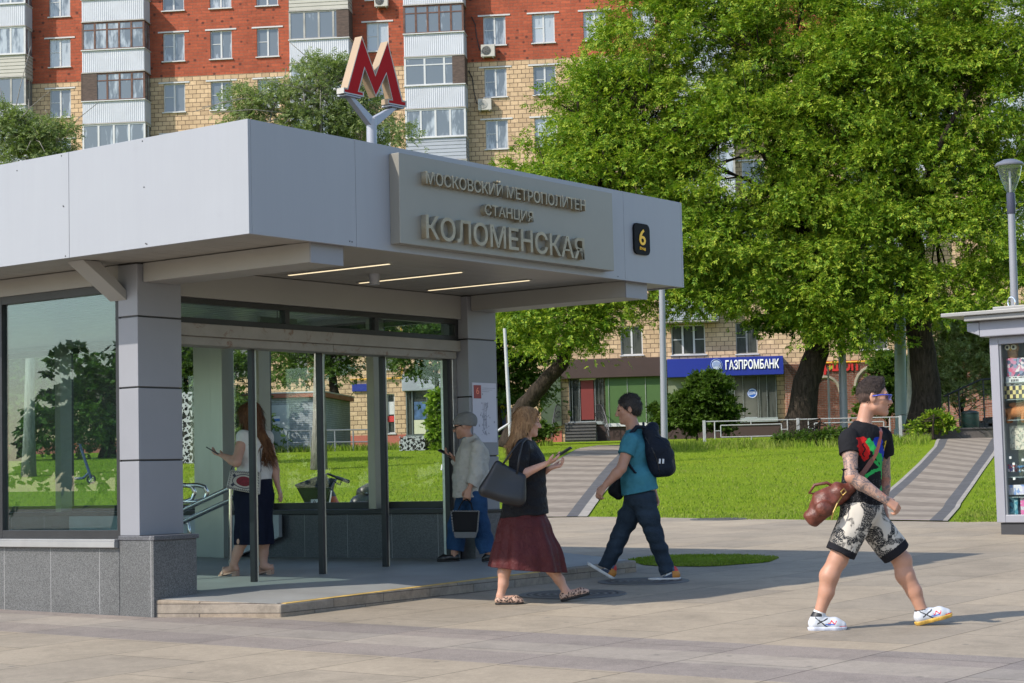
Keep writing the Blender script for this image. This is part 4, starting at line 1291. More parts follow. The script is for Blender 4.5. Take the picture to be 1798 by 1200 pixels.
dr = MB().box(dx0, dx1, -0.04, -0.002, -0.2, H_ - 0.28).build('door', mat('grey_steel_door', (0.36, 0.40, 0.43), 0.5, 0.1, 0.08, 1), sh)
mb = MB(); zz = at(480, 738, SD).z - c1.z
mb.box(dx0 + 0.02, dx0 + 0.42, -0.046, -0.041, zz - 0.16, zz + 0.16); mb.build('notice', mat('notice_white', (0.6, 0.62, 0.65), 0.6), dr)
mb = MB(); mb.box(dx0 + 0.02, dx0 + 0.42, -0.05, -0.0465, zz - 0.05, zz + 0.06); mb.build('notice_band', mat('notice_blue', (0.05, 0.16, 0.42), 0.6), dr)

# ================================================================== TREES
def m_leaf(name, a, b, c, trans=0.4):
    t = NT(name)
    ge = t.n('ShaderNodeNewGeometry')
    v = t.coord('Object')
    f = t.math('ADD', t.math('MULTIPLY', ge.outputs['Random Per Island'], 0.6), t.math('MULTIPLY', t.math('SUBTRACT', t.noise(v, 0.9, 4, 0.65), 0.12), 0.75))
    col = t.ramp(f, [(0.15, a), (0.5, b), (0.85, c)])
    t.col(col); t.set(0.55, 0, 0.18)
    tl = t.n('ShaderNodeBsdfTranslucent'); t.l(t.mix(1.0, col, (1.0, 1.15, 0.5), 'MULTIPLY'), tl.inputs[0])
    mx = t.n('ShaderNodeMixShader'); mx.inputs[0].default_value = trans
    t.l(t.b.outputs[0], mx.inputs[1]); t.l(tl.outputs[0], mx.inputs[2]); t.l(mx.outputs[0], t.out.inputs[0])
    return t.m
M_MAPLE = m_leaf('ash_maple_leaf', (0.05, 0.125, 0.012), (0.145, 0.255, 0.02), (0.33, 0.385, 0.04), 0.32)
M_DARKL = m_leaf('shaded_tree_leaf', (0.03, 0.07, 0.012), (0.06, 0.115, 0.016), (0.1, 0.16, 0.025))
M_BIRCH = m_leaf('grey_green_leaf', (0.10, 0.155, 0.05), (0.18, 0.235, 0.085), (0.28, 0.32, 0.14))
M_PALEL = m_leaf('pale_willow_leaf', (0.17, 0.24, 0.09), (0.30, 0.36, 0.16), (0.42, 0.47, 0.26))
M_VINE = m_leaf('bright_vine_leaf', (0.09, 0.17, 0.015), (0.16, 0.27, 0.025), (0.25, 0.34, 0.04))
def m_bark(name, a, b):
    t = NT(name)
    v = t.coord('Object', (1, 1, 0.18))
    c = t.ramp(t.noise(v, 14, 6, 0.7, 0.5), [(0.35, a), (0.65, b)])
    t.col(c); t.set(0.9, 0, 0.1); t.bump(t.noise(v, 14, 6, 0.7, 0.5), 1.0, 0.06)
    return t.m
M_BARK = m_bark('dark_bark', (0.014, 0.011, 0.009), (0.055, 0.043, 0.033))
M_BARKP = m_bark('pale_bark', (0.15, 0.14, 0.12), (0.32, 0.3, 0.27))

def nrm(A): return A / (np.linalg.norm(A, axis=-1, keepdims=True) + 1e-9)
def spray_mesh(C, D, Lr, leaf, wid, pairs, rg):
    """compound leaves: leaflets in pairs along a rachis and one at its tip"""
    N = len(C)
    up = nrm(np.array([0, 0, 1.0]) + rg.normal(0, 0.45, (N, 3)))
    side = nrm(np.cross(D, up)); n2 = np.cross(side, D)
    ts = [(0.35 + 0.55 * i / max(pairs - 1, 1), s) for i in range(pairs) for s in (-1, 1)] + [(1.0, 0)]
    out = []
    for t, s in ts:
        jit = rg.normal(0, 0.22, (N, 3))
        d = nrm(D * (0.55 if s else 1) + side * (0.85 * s) + np.array([0, 0, -0.28]) + jit)
        base = C + D * (Lr * t)[:, None]
        k = (leaf * rg.uniform(0.7, 1.2, N))[:, None]
        w = nrm(np.cross(d, n2 + jit)) * (wid * rg.uniform(0.8, 1.2, N))[:, None]
        mid = base + d * k * 0.45 - n2 * k * 0.06
        out.append(np.stack([base, mid + w, base + d * k, mid - w], 1))
    Vv_ = np.stack(out, 1).reshape(-1, 3)
    return Vv_, np.arange(len(Vv_)).reshape(-1, 4)
def blob_points(blobs, n, rg, lo=0.55):
    B = [(np.array(at(px, py, Y)), np.array([rx, ry, rz])) for px, py, Y, rx, ry, rz in blobs]
    wts = np.array([(b[1][0] * b[1][1] * b[1][2]) ** 0.667 for b in B]); wts /= wts.sum()
    idx = rg.choice(len(B), n, p=wts)
    d = nrm(rg.normal(size=(n, 3)))
    d[:, 2] = np.where(d[:, 2] < -0.5, -d[:, 2] * 0.7, d[:, 2]); d = nrm(d)
    r = lo + (1.02 - lo) * rg.uniform(0, 1, n) ** 0.6
    cen = np.stack([B[i][0] for i in idx]); rr = np.stack([B[i][1] for i in idx])
    return cen + d * rr * r[:, None], d, cen
def tree(name, label, base, trunk, r0, blobs, nclump, nspray, seed, lm, bark, leaf=0.125, wid=0.026, Lr=0.30, pairs=3, clump=0.62, group=None, nbr=26, cat='tree', lo=0.5, droop=-0.25, ends=None):
    rg = np.random.RandomState(seed)
    t = thing(name, label, cat, base, 0, group)
    b0 = np.array(base)
    C, d, cen = blob_points(blobs, nclump, rg, lo)
    # leaf sprays round every clump, in flat shelves that hang a little
    m = nspray // nclump
    sz = rg.uniform(0.6, 1.25, nclump) * clump
    off = rg.normal(0, 0.55, (nclump, m, 3)) * sz[:, None, None] * np.array([1.1, 1.1, 0.36])
    off[:, :, 2] -= 0.30 * (off[:, :, 0] ** 2 + off[:, :, 1] ** 2) / sz[:, None]      # shelves hang at the rim
    P = (C[:, None, :] + off)
    hz = P - cen[:, None, :]
    D = nrm(nrm(hz) * 0.6 + rg.normal(0, 0.5, P.shape) + np.array([0, 0, droop]))
    P = P.reshape(-1, 3); D = D.reshape(-1, 3)
    Vs, Fs = spray_mesh(P, D, Lr * rg.uniform(0.6, 1.2, len(P)), leaf, wid, pairs, rg)
    npmesh('crown', Vs - b0, Fs, lm, t, smooth=False)
    # trunk and limbs
    mb = MB()
    pts = [Vector(p) - Vector(base) for p in trunk]
    n = len(pts)
    path, rs = [], []
    for i in range(n - 1):
        for k in range(4):
            q = pts[i].lerp(pts[i + 1], k / 4); f = (i + k / 4) / (n - 1)
            path.append(q + V(rg.normal(0, r0 * 0.08), rg.normal(0, r0 * 0.08), 0)); rs.append(r0 * (1 - 0.55 * f) * (1 + 0.5 * max(0, 0.12 - f) / 0.12))
    path.append(pts[-1]); rs.append(r0 * 0.42)
    mb.tube(path, rs, 12)
    top = pts[-1]
    starts = ends or [pts[-1]]
    for i in rg.choice(nclump, min(nbr, nclump), replace=False):
        e = Vector(C[i] - b0)
        st_ = path[-1 - rg.randint(0, max(2, len(path) // 3))]
        L_ = (e - st_).length
        m1 = st_.lerp(e, 0.35) + V(rg.normal(0, 0.08 * L_), rg.normal(0, 0.08 * L_), 0.10 * L_); m2 = st_.lerp(e, 0.7) + V(rg.normal(0, .05 * L_), rg.normal(0, .05 * L_), 0.06 * L_)
        rb = min(r0 * 0.4, 0.05 + 0.012 * L_)
        mb.tube([st_, m1, m2, e], [rb, rb * 0.7, rb * 0.4, rb * 0.12], 6)
        for k in range(3):
            j = rg.randint(nclump); 
            e2 = e + Vector(rg.normal(0, 0.7, 3)); mb.tube([m2, m2.lerp(e2, 0.5) + V(0, 0, 0.1), e2], [rb * 0.3, rb * 0.2, 0.008], 5)
    mb.build('trunk', bark, t, smooth=True)
    return t
YB = 62.0
GT = 'trees in front of the apartment block'
ln = lambda px, Y: lawn_at(px, Y)
# leaning tree on the left of the big group
b_ = ln(896, 64)
tree('maple_tree', 'leaning dark trunked maple between the pavilion column and the brown shop', b_, [b_, at(905, 735, 64), at(940, 690, 63.5), at(985, 640, 63), at(1030, 540, 63), at(1050, 420, 63)], 0.36,
     [(1050, 360, 62.5, 3.1, 2.4, 3.4), (1050, 230, 63, 1.8, 2.0, 2.8), (935, 340, 62, 1.8, 1.8, 1.4), (1135, 60, 63.5, 2.0, 2, 2.8), (960, 560, 62, 1.9, 1.7, 1.0), (1040, 540, 62, 1.9, 1.6, 0.9), (1130, 480, 62, 1.8, 1.8, 1.4), (985, 600, 61.6, 1.1, 1.0, 0.6), (950, 620, 61.8, 0.5, 0.5, 0.4), (1120, 250, 63, 2.0, 2.0, 3.0)], 480, 27000, 11, M_MAPLE, M_BARK, group=GT)
b_ = ln(1405, 62)
tree('maple_tree', 'broad maple with a thick dark trunk beside the blue bank board', b_, [b_, at(1412, 690, 62), at(1432, 620, 62), at(1440, 520, 62.5), at(1400, 350, 63), at(1380, 200, 63)], 0.52,
     [(1300, 300, 62, 2.8, 2.4, 3.6), (1230, 120, 63, 2.6, 2.4, 3.4), (1390, 90, 63, 2.8, 2.5, 3.6), (1400, 420, 61.5, 2.2, 2, 2.4), (1260, 440, 61, 2.2, 1.9, 1.6), (1330, 520, 61, 1.4, 1.4, 0.8), (1215, 525, 61, 0.9, 1.0, 0.6), (1180, 420, 61, 1.8, 1.6, 2.0), (1440, 575, 61, 0.8, 0.8, 0.6), (1430, 535, 60.5, 1.3, 1.2, 0.9), (1230, 490, 61, 1.6, 1.3, 0.8), (1160, 330, 62, 1.8, 1.6, 2.2), (1440, 200, 62, 2.2, 2, 3.0), (1470, 300, 62, 2.2, 2.2, 3.0)], 720, 46000, 12, M_MAPLE, M_BARK, group=GT)
b_ = ln(1626, 62)
tree('maple_tree', 'tall maple with a straight furrowed trunk beside the dark stair railing', b_, [b_, at(1624, 690, 62), at(1620, 600, 62), at(1605, 480, 62), at(1590, 330, 62.5), at(1580, 150, 63)], 0.55,
     [(1600, 120, 62.5, 3.0, 2.6, 3.6), (1720, 200, 62, 2.6, 2.4, 3.6), (1560, 330, 61.5, 2.4, 2.2, 3.0), (1690, 420, 61.5, 2.4, 2.2, 2.2), (1480, 470, 61, 1.7, 1.6, 1.5), (1560, 520, 61, 1.7, 1.6, 1.3), (1660, 520, 61, 1.5, 1.5, 1.2), (1470, 560, 60.5, 1.0, 1.0, 0.8), (1500, 160, 62, 2.2, 2.2, 3.2), (1530, 590, 61, 1.0, 0.9, 0.5), (1520, 420, 61, 1.9, 1.8, 2.0), (1640, 300, 62, 2.4, 2, 3.0), (1760, 60, 62, 2.2, 2.2, 3.0), (1740, 500, 61, 1.4, 1.2, 1.2), (1780, 380, 62, 1.6, 1.6, 3.0)], 780, 50000, 13, M_MAPLE, M_BARK, group=GT)
shr_ = None
# loose silvery tree behind the pavilion roof
b_ = ln(560, 50)
tree('willow_tree', 'loose grey green tree rising behind the pavilion roof under the red letter', b_, [b_, at(562, 500, 50), at(565, 330, 50), at(560, 220, 50), at(560, 130, 50)], 0.16,
     [(560, 180, 50, 0.95, 0.9, 1.2), (480, 200, 50, 0.9, 0.9, 0.8), (420, 185, 50, 0.35, 0.4, 0.5), (630, 205, 50, 0.8, 0.8, 0.7), (690, 240, 50, 0.7, 0.7, 0.35), (575, 120, 50, 0.7, 0.7, 0.5), (440, 215, 50, 0.6, 0.6, 0.4), (530, 260, 50, 1.8, 1.2, 0.7)], 150, 8500, 14, M_BIRCH, M_BARKP, 0.075, 0.016, 0.2, 3, 0.38, GT, 22)
b_ = ln(50, 50)
tree('willow_tree', 'small grey green tree above the left end of the pavilion roof', b_, [b_, at(55, 500, 50), at(60, 350, 50), at(60, 260, 50)], 0.14,
     [(20, 240, 50, 0.75, 0.8, 0.7), (85, 245, 50, 0.75, 0.8, 0.6), (50, 290, 50, 1.4, 1.0, 0.7), (-20, 210, 50, 0.6, 0.6, 0.5), (110, 270, 50, 0.4, 0.5, 0.3)], 90, 5200, 15, M_BIRCH, M_BARKP, 0.075, 0.016, 0.2, 3, 0.38, GT, 14)
# shaded trees beyond the pavilion
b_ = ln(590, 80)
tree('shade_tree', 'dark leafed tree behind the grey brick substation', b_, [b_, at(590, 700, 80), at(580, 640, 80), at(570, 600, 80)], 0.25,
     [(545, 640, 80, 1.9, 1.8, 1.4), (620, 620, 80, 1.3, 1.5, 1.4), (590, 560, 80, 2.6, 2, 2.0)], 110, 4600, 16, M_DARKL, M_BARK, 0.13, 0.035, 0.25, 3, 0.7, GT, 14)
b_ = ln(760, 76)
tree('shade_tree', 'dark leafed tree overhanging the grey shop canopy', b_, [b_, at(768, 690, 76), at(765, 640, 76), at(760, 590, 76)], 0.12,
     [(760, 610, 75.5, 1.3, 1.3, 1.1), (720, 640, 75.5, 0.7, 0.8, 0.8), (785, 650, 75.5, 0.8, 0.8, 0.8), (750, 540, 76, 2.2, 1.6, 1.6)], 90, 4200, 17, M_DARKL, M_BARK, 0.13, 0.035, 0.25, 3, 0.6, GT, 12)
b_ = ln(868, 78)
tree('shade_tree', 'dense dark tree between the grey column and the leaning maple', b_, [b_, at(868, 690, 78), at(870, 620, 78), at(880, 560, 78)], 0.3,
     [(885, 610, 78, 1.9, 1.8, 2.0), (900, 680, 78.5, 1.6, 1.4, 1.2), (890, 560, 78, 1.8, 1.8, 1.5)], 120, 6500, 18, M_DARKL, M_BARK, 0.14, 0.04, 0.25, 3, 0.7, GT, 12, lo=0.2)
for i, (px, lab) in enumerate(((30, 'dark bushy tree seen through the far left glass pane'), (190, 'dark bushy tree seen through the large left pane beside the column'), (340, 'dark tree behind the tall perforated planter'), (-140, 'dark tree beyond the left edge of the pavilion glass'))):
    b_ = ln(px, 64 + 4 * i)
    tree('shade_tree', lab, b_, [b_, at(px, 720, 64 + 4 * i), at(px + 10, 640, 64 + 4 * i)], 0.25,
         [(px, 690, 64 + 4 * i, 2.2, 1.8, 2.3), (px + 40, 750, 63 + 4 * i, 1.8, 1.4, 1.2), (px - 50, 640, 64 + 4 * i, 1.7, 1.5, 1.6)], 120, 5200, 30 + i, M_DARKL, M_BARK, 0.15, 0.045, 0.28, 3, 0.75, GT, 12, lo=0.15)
b_ = ln(1412, 71)  # added dark tree, stands in for deep shade under the maple crowns
tree('shade_tree', 'dark foliage added for the deep shade behind the two big maple trunks', b_, [b_, at(1416, 690, 71), at(1440, 600, 71), at(1470, 500, 71)], 0.2,
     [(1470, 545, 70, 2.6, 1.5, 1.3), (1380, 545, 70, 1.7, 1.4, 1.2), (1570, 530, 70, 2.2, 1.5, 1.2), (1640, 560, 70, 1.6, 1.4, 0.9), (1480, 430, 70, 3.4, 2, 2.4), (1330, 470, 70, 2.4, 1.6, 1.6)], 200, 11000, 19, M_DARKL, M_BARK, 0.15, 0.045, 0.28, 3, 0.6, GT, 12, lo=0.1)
# unseen low trees, added to dim what the side windows mirror
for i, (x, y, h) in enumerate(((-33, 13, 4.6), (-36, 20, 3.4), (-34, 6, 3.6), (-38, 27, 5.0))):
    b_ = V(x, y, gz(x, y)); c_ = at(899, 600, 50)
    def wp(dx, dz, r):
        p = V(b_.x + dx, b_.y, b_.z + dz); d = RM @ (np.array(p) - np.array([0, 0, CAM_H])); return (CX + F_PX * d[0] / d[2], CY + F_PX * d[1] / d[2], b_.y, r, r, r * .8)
    tree('shade_tree', ('unseen round low tree added far left for the side glass to mirror', 'unseen smaller low tree added beside the round one', 'unseen low tree added at the near left for the reflection', 'unseen tallest low tree added at the far left for the reflection')[i], b_, [b_, b_ + V(0, 0, h * .3), b_ + V(.1, 0, h * .5)], 0.15, [wp(0, h * .62, h * .42), wp(1.2, h * .5, h * .35), wp(-1.2, h * .5, h * .35)], 90, 2600, 60 + i, M_DARKL, M_BARK, 0.24, 0.08, 0.3, 3, 0.7, GT, 8, lo=0.3)
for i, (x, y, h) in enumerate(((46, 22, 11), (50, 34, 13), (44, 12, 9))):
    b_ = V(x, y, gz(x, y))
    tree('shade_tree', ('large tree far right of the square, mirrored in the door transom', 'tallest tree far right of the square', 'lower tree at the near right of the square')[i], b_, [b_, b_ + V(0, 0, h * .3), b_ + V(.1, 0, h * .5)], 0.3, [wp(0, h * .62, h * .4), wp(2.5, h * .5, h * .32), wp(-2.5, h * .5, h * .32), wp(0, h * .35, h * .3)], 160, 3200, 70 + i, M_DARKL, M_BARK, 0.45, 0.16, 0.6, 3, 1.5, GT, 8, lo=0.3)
# shrubs
def shrub(name, label, px, Y, blobs, n, ns, seed, lm, leaf, wid, cat='shrub', group=None, lo=0.2, clump=0.3):
    b_ = lawn_at(px, Y)
    return tree(name, label, b_, [b_, b_ + V(0, 0, 0.4), b_ + V(0.05, 0, 0.8)], 0.05, blobs, n, ns, seed, lm, M_BARK, leaf, wid, 0.16, 3, clump, group, 10, cat, lo, 0.1)
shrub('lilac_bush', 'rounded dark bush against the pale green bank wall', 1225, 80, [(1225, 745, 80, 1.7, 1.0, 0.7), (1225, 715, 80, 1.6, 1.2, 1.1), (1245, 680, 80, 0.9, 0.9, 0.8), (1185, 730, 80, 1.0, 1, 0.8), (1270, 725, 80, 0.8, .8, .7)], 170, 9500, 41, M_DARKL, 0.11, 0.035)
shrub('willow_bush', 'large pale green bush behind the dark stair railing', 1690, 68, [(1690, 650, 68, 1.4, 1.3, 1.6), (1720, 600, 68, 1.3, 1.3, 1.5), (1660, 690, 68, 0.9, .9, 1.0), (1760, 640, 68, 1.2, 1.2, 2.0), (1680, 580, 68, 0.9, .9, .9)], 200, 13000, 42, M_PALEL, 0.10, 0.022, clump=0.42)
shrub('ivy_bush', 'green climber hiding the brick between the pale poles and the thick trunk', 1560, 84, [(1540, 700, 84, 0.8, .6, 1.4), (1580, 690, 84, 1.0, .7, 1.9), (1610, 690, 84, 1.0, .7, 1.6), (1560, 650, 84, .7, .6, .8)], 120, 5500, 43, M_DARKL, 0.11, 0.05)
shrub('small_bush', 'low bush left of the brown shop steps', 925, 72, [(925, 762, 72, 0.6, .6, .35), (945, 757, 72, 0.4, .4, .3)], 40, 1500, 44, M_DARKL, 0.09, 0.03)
shrub('small_bush', 'leafy weeds at the foot of the fence', 1440, 57, [(1425, 768, 57, .5, .3, .15), (1460, 765, 57, .5, .3, .18), (1378, 772, 57, .35, .3, .13)], 36, 700, 45, M_DARKL, 0.07, 0.022, clump=0.15)
shrub('small_bush', 'short sprouts around the foot of the straight maple trunk', 1640, 60, [(1656, 742, 60.5, .22, .2, .2), (1640, 735, 60.6, .15, .2, .2), (1608, 750, 60.5, .15, .2, .1)], 30, 700, 46, M_MAPLE, 0.09, 0.03, clump=0.2)
# ================================================================== SMALL THINGS OF THE PLACE
# ---- poles and lamps
M_POLEG = mat('lamp_post_grey', (0.22, 0.225, 0.25), 0.42, 0.2, 0.06, 2)
M_POLEW = mat('pale_post', (0.4, 0.4, 0.4), 0.5, 0.1, 0.1, 2)
def pole(name, label, px0, py0, px1, py1, Y, r0, r1, m, cat='pole', group=None, cap=True):
    a, b = at(px0, py0, Y), at(px1, py1, Y)
    a = V(a.x, Y, gz(a.x, Y)); 
    t = thing(name, label, cat, a, 0, group)
    top = b - a
    MB().bar((0, 0, -0.05), top, r0, 16, r1).build('shaft', m, t, smooth='auto')
    MB().lathe([(r0 * 2.2, 0.0), (r0 * 2.2, 0.03), (r0 * 1.2, 0.05), (r0 * 1.15, 0.35), (r0 * 1.02, 0.37)], (0, 0, 0), 16).build('base', m, t, smooth='auto')
    return t, top
t, top = pole('lamp_post', 'grey street lamp post with glass cone lantern behind the kiosk', 1790, 800, 1775, 352, 29.0, 0.075, 0.055, M_POLEG, 'street lamp')
cx, cz = top.x, top.z
MB().lathe([(0.06, -0.22), (0.068, -0.2), (0.068, 0.1), (0.05, 0.12)], top, 20).build('collar', mat('dark_blue_collar', (0.05, 0.055, 0.09), 0.4, 0.2, 0.1, 3), t, smooth='auto')
g_ = MB().lathe([(0.055, 0.12), (0.09, 0.2), (0.15, 0.36), (0.185, 0.5), (0.19, 0.54)], top, 24).build('lantern', thin_glass('lantern_glass', (0.86, 0.88, 0.86), 0.7, 0.05, 0.1), t, smooth='auto')
MB().lathe([(0.012, 0.12), (0.02, 0.14), (0.018, 0.45), (0.01, 0.47)], top, 10).build('lamp_tube', M_POLEW, g_, smooth='auto')
MB().lathe([(0.01, 0.66), (0.1, 0.645), (0.2, 0.60), (0.23, 0.565), (0.225, 0.545), (0.19, 0.541)][::-1], top, 28).build('lamp_cap', mat('lamp_cap_grey', (0.16, 0.17, 0.2), 0.4, 0.3, 0.05, 3), t, smooth='auto')
pole('lamp_post', 'plain grey post in front of the green shop panels', 1167, 800, 1160, 380, 50.0, 0.095, 0.075, M_POLEG)
pole('lamp_post', 'grey post standing behind the white fence beside the tattooed man', 1482, 760, 1477, 560, 62.5, 0.14, 0.125, M_POLEG)
pole('thin_post', 'thin pale post left of the leaning trunk', 899, 790, 886, 577, 47.0, 0.055, 0.04, M_POLEW)
pole('thin_post', 'slender pale post in front of the brick arch', 1456, 750, 1454, 645, 63.0, 0.05, 0.03, M_POLEW)
pole('thick_post', 'thick green grey post between the red brick arcade and the climber', 1582, 760, 1579, 470, 63.5, 0.21, 0.19, mat('green_grey_paint', (0.24, 0.30, 0.27), 0.5, 0, 0.08, 1))
pole('thick_post', 'pale mottled post close beside the thicker green grey one', 1596, 760, 1600, 520, 63.0, 0.11, 0.10, mat('mottled_pale_paint', (0.42, 0.42, 0.36), 0.7, 0, 0.25, 4))

# ---- white fence of welded frames
fe = None
M_FW = mat('fence_white_paint', (0.33, 0.33, 0.315), 0.6, 0, 0.15, 4)
YF = 58.2
def fpt(px, h): 
    p = lawn_at(px, YF); return V(p.x, YF, gz(p.x, YF) + h)
fo = fpt(1240, 0)
fe = thing('fence', 'low white metal fence of open welded frames along the upper lawn', 'fence', fo)
posts = [1238, 1403, 1583]
for px in posts:
    p = fpt(px, 0) - fo
    MB().box(p.x - 0.045, p.x + 0.045, -0.04, 0.04, p.z - 0.1, p.z + 0.80).build('post', M_FW, fe, bevel=0.006)
for a_, b_ in zip(posts[:-1], posts[1:]):
    mb = MB(); A, B = fpt(a_, 0.76) - fo, fpt(b_, 0.76) - fo
    mb.bar(A, B, 0.019, 6)
    W = B.x - A.x; dx = V(1, 0, 0)
    x0, x1, x2, x3 = A.x + 0.33, A.x + 0.52, B.x - 0.52, B.x - 0.33
    for x in (x0, x3): mb.bar((x, 0, A.z - 0.56), (x, 0, A.z), 0.02, 6)
    for x in (x1, x2): mb.bar((x, 0, A.z - 0.50), (x, 0, A.z - 0.13), 0.018, 6)
    for z in (-0.13, -0.50): mb.bar((x1, 0, A.z + z), (x2, 0, A.z + z), 0.018, 6)
    for z in (-0.30,):
        mb.bar((x0, 0, A.z + z), (x1, 0, A.z + z), 0.016, 6); mb.bar((x2, 0, A.z + z), (x3, 0, A.z + z), 0.016, 6)
    xm = (x1 + x2) / 2
    mb.bar((xm, 0, A.z - 0.13), (xm, 0, A.z), 0.016, 6); mb.bar((xm, 0, A.z - 0.6), (xm, 0, A.z - 0.5), 0.016, 6)
    mb.build('rail_frame', M_FW, fe)

# ---- low wall, dark stair railing and bin on the right
p0, p1 = lawn_at(1588, 61), lawn_at(1800, 61)
lw = thing('low_wall', 'low dark stone kerb wall at the foot of the maple trunk', 'wall', p0)
MB().box(0, p1.x - p0.x, 0, 0.35, -0.2, 0.30).build('wall', mat('dark_stone', (0.10, 0.085, 0.075), 0.8, 0, 0.25, 2), lw, bevel=0.02)
MB().box(-0.03, p1.x - p0.x, -0.04, 0.39, 0.301, 0.36).build('coping', mat('dark_coping', (0.07, 0.062, 0.058), 0.8, 0, 0.2, 2), lw, bevel=0.01)
p0 = lawn_at(1664, 63.5)
rl = thing('stair_railing', 'dark metal stair railing rising to the right towards the kiosk', 'railing', p0)
P = [at(1657, 697, 63.5) - p0, at(1676, 688, 63.5) - p0, at(1722, 667, 63.5) - p0, at(1760, 665, 63.5) - p0]
mb = MB(); mb.tube(P, 0.035, 8); mb.build('handrail', M_IRON, rl)
for k, px in enumerate((1666, 1684, 1727, 1750)):
    q0, q1 = at(px, 755, 63.5) - p0, at(px - 1, 690 - 22 * min(max((px - 1666) / 56, 0), 1), 63.5) - p0
    MB().bar((q1.x, 0, -0.1), q1, 0.028, 8).build('baluster', M_IRON, rl)
mb = MB()
for k in range(1, 6):
    mb.tube([p - V(0, 0, 0.17 * k) for p in P[1:]], 0.013, 6)
mb.build('rail_bars', M_IRON, rl)
q = at(1732, 760, 64.5)
ss = thing('dark_stairs', 'dark stone stair flight beneath the stair railing', 'stairs', lawn_at(1680, 64.0))
mb = MB()
for k in range(6): mb.box(0.28 * k, 3.0, 0, 1.8, 0.12 * k - 0.1, 0.12 * (k + 1))
mb.build('steps', mat('dark_step', (0.06, 0.058, 0.055), 0.8, 0, 0.2, 2), ss, bevel=0.01)
b = thing('litter_bin', 'dark green litter bin beside the stair railing', 'bin', lawn_at(1706, 62.0))
MB().lathe([(0.26, 0), (0.28, 0.05), (0.30, 0.8), (0.27, 0.82)], (0, 0, 0), 20).build('body', mat('dark_green_plastic', (0.012, 0.04, 0.03), 0.4, 0, 0.1, 3), b, smooth='auto')
MB().lathe([(0.31, 0.82), (0.31, 0.86), (0.2, 0.92), (0.05, 0.94)], (0, 0, 0), 20).build('lid', mat('bin_lid', (0.012, 0.03, 0.025), 0.4, 0, 0.1, 3), b, smooth='auto')
b = thing('blue_bin', 'blue container with a yellow disc in the shade behind the column', 'bin', lawn_at(884, 79))
M_BB = mat('blue_plastic', (0.02, 0.05, 0.22), 0.4, 0, 0.1, 2)
z_ = at(880, 700, 79).z - b.location.z
MB().box(-0.35, 0.35, -0.25, 0.25, 0.0, z_).build('body', M_BB, b, bevel=0.03)
MB().prism([(-0.38, -0.28, z_ + 0.001), (0.38, -0.28, z_ + 0.001), (0.38, 0.28, z_ + 0.12), (-0.38, 0.28, z_ + 0.12)], (0, 0, 0.05)).build('lid', M_BB, b)
q = MB(); disc(q, 0.0, z_ - 0.38, 0.09, -0.251, 0.01); q.build('disc', mat('yellow_disc', (0.7, 0.6, 0.05), 0.5), b)

# ---- planters of perforated sheet
def m_perf():
    t = NT('perforated_sheet')
    v = t.coord('Object')
    sx = t.n('ShaderNodeSeparateXYZ'); t.l(v, sx.inputs[0]); cm = t.n('ShaderNodeCombineXYZ'); t.l(t.math('ADD', sx.outputs[0], sx.outputs[1]), cm.inputs[0]); t.l(sx.outputs[2], cm.inputs[1])
    hs = []
    for sc, th in ((7.0, 0.36), (11.0, 0.30)):
        vo = t.n('ShaderNodeTexVoronoi', voronoi_dimensions='2D'); vo.inputs['Scale'].default_value = sc; t.l(cm.outputs[0], vo.inputs['Vector']); hs.append(t.math('LESS_THAN', vo.outputs['Distance'], th))
    h = t.math('MAXIMUM', hs[0], hs[1])
    t.col((0.29, 0.31, 0.31)); t.set(0.5, 0.1)
    tr = t.n('ShaderNodeBsdfTransparent')
    mx = t.n('ShaderNodeMixShader'); t.l(h, mx.inputs[0]); t.l(t.b.outputs[0], mx.inputs[1]); t.l(tr.outputs[0], mx.inputs[2]); t.l(mx.outputs[0], t.out.inputs[0])
    return t.m
M_PERF = m_perf()
M_SOIL = mat('dark_liner', (0.02, 0.02, 0.018), 0.9)
for px0, px1, ytop, Y, lab in ((705, 752, 767, 66, 'low wide perforated grey planter on the lawn'), (774, 795, 701, 66, 'tall perforated planter with a bright climbing vine'), (306, 345, 690, 55, 'tall wide perforated screen planter left of the steel partition')):
    a, b = lawn_at(px0, Y), lawn_at(px1, Y)
    t = thing('planter', lab, 'planter', a.lerp(b, 0.5), rad(-12), 'perforated planters on the lawn')
    w = (b - a).length / 2; h = at(px0, ytop, Y).z - a.z; dd = 0.25 if h > 1.2 else 0.35
    mb = MB()
    mb.box(-w, w, -dd, -dd + 0.012, 0, h); mb.box(-w, w, dd - 0.012, dd, 0, h); mb.box(-w, -w + 0.012, -dd + 0.0125, dd - 0.0125, 0, h); mb.box(w - 0.012, w, -dd + 0.0125, dd - 0.0125, 0, h)
    mb.build('shell', M_PERF, t)
    MB().box(-w + 0.05, w - 0.05, -dd + 0.05, dd - 0.05, 0.02, h - 0.05).build('soil_box', M_SOIL, t)
shrub('climbing_vine', 'bright green vine climbing the tall perforated planter', 772, 65.6, [(769, 715, 65.6, .2, .2, .45), (772, 750, 65.6, .28, .2, .6), (768, 695, 65.6, .15, .15, .2), (775, 790, 65.6, .3, .2, .4)], 70, 2200, 47, M_VINE, 0.11, 0.04, 'vine', clump=0.16)

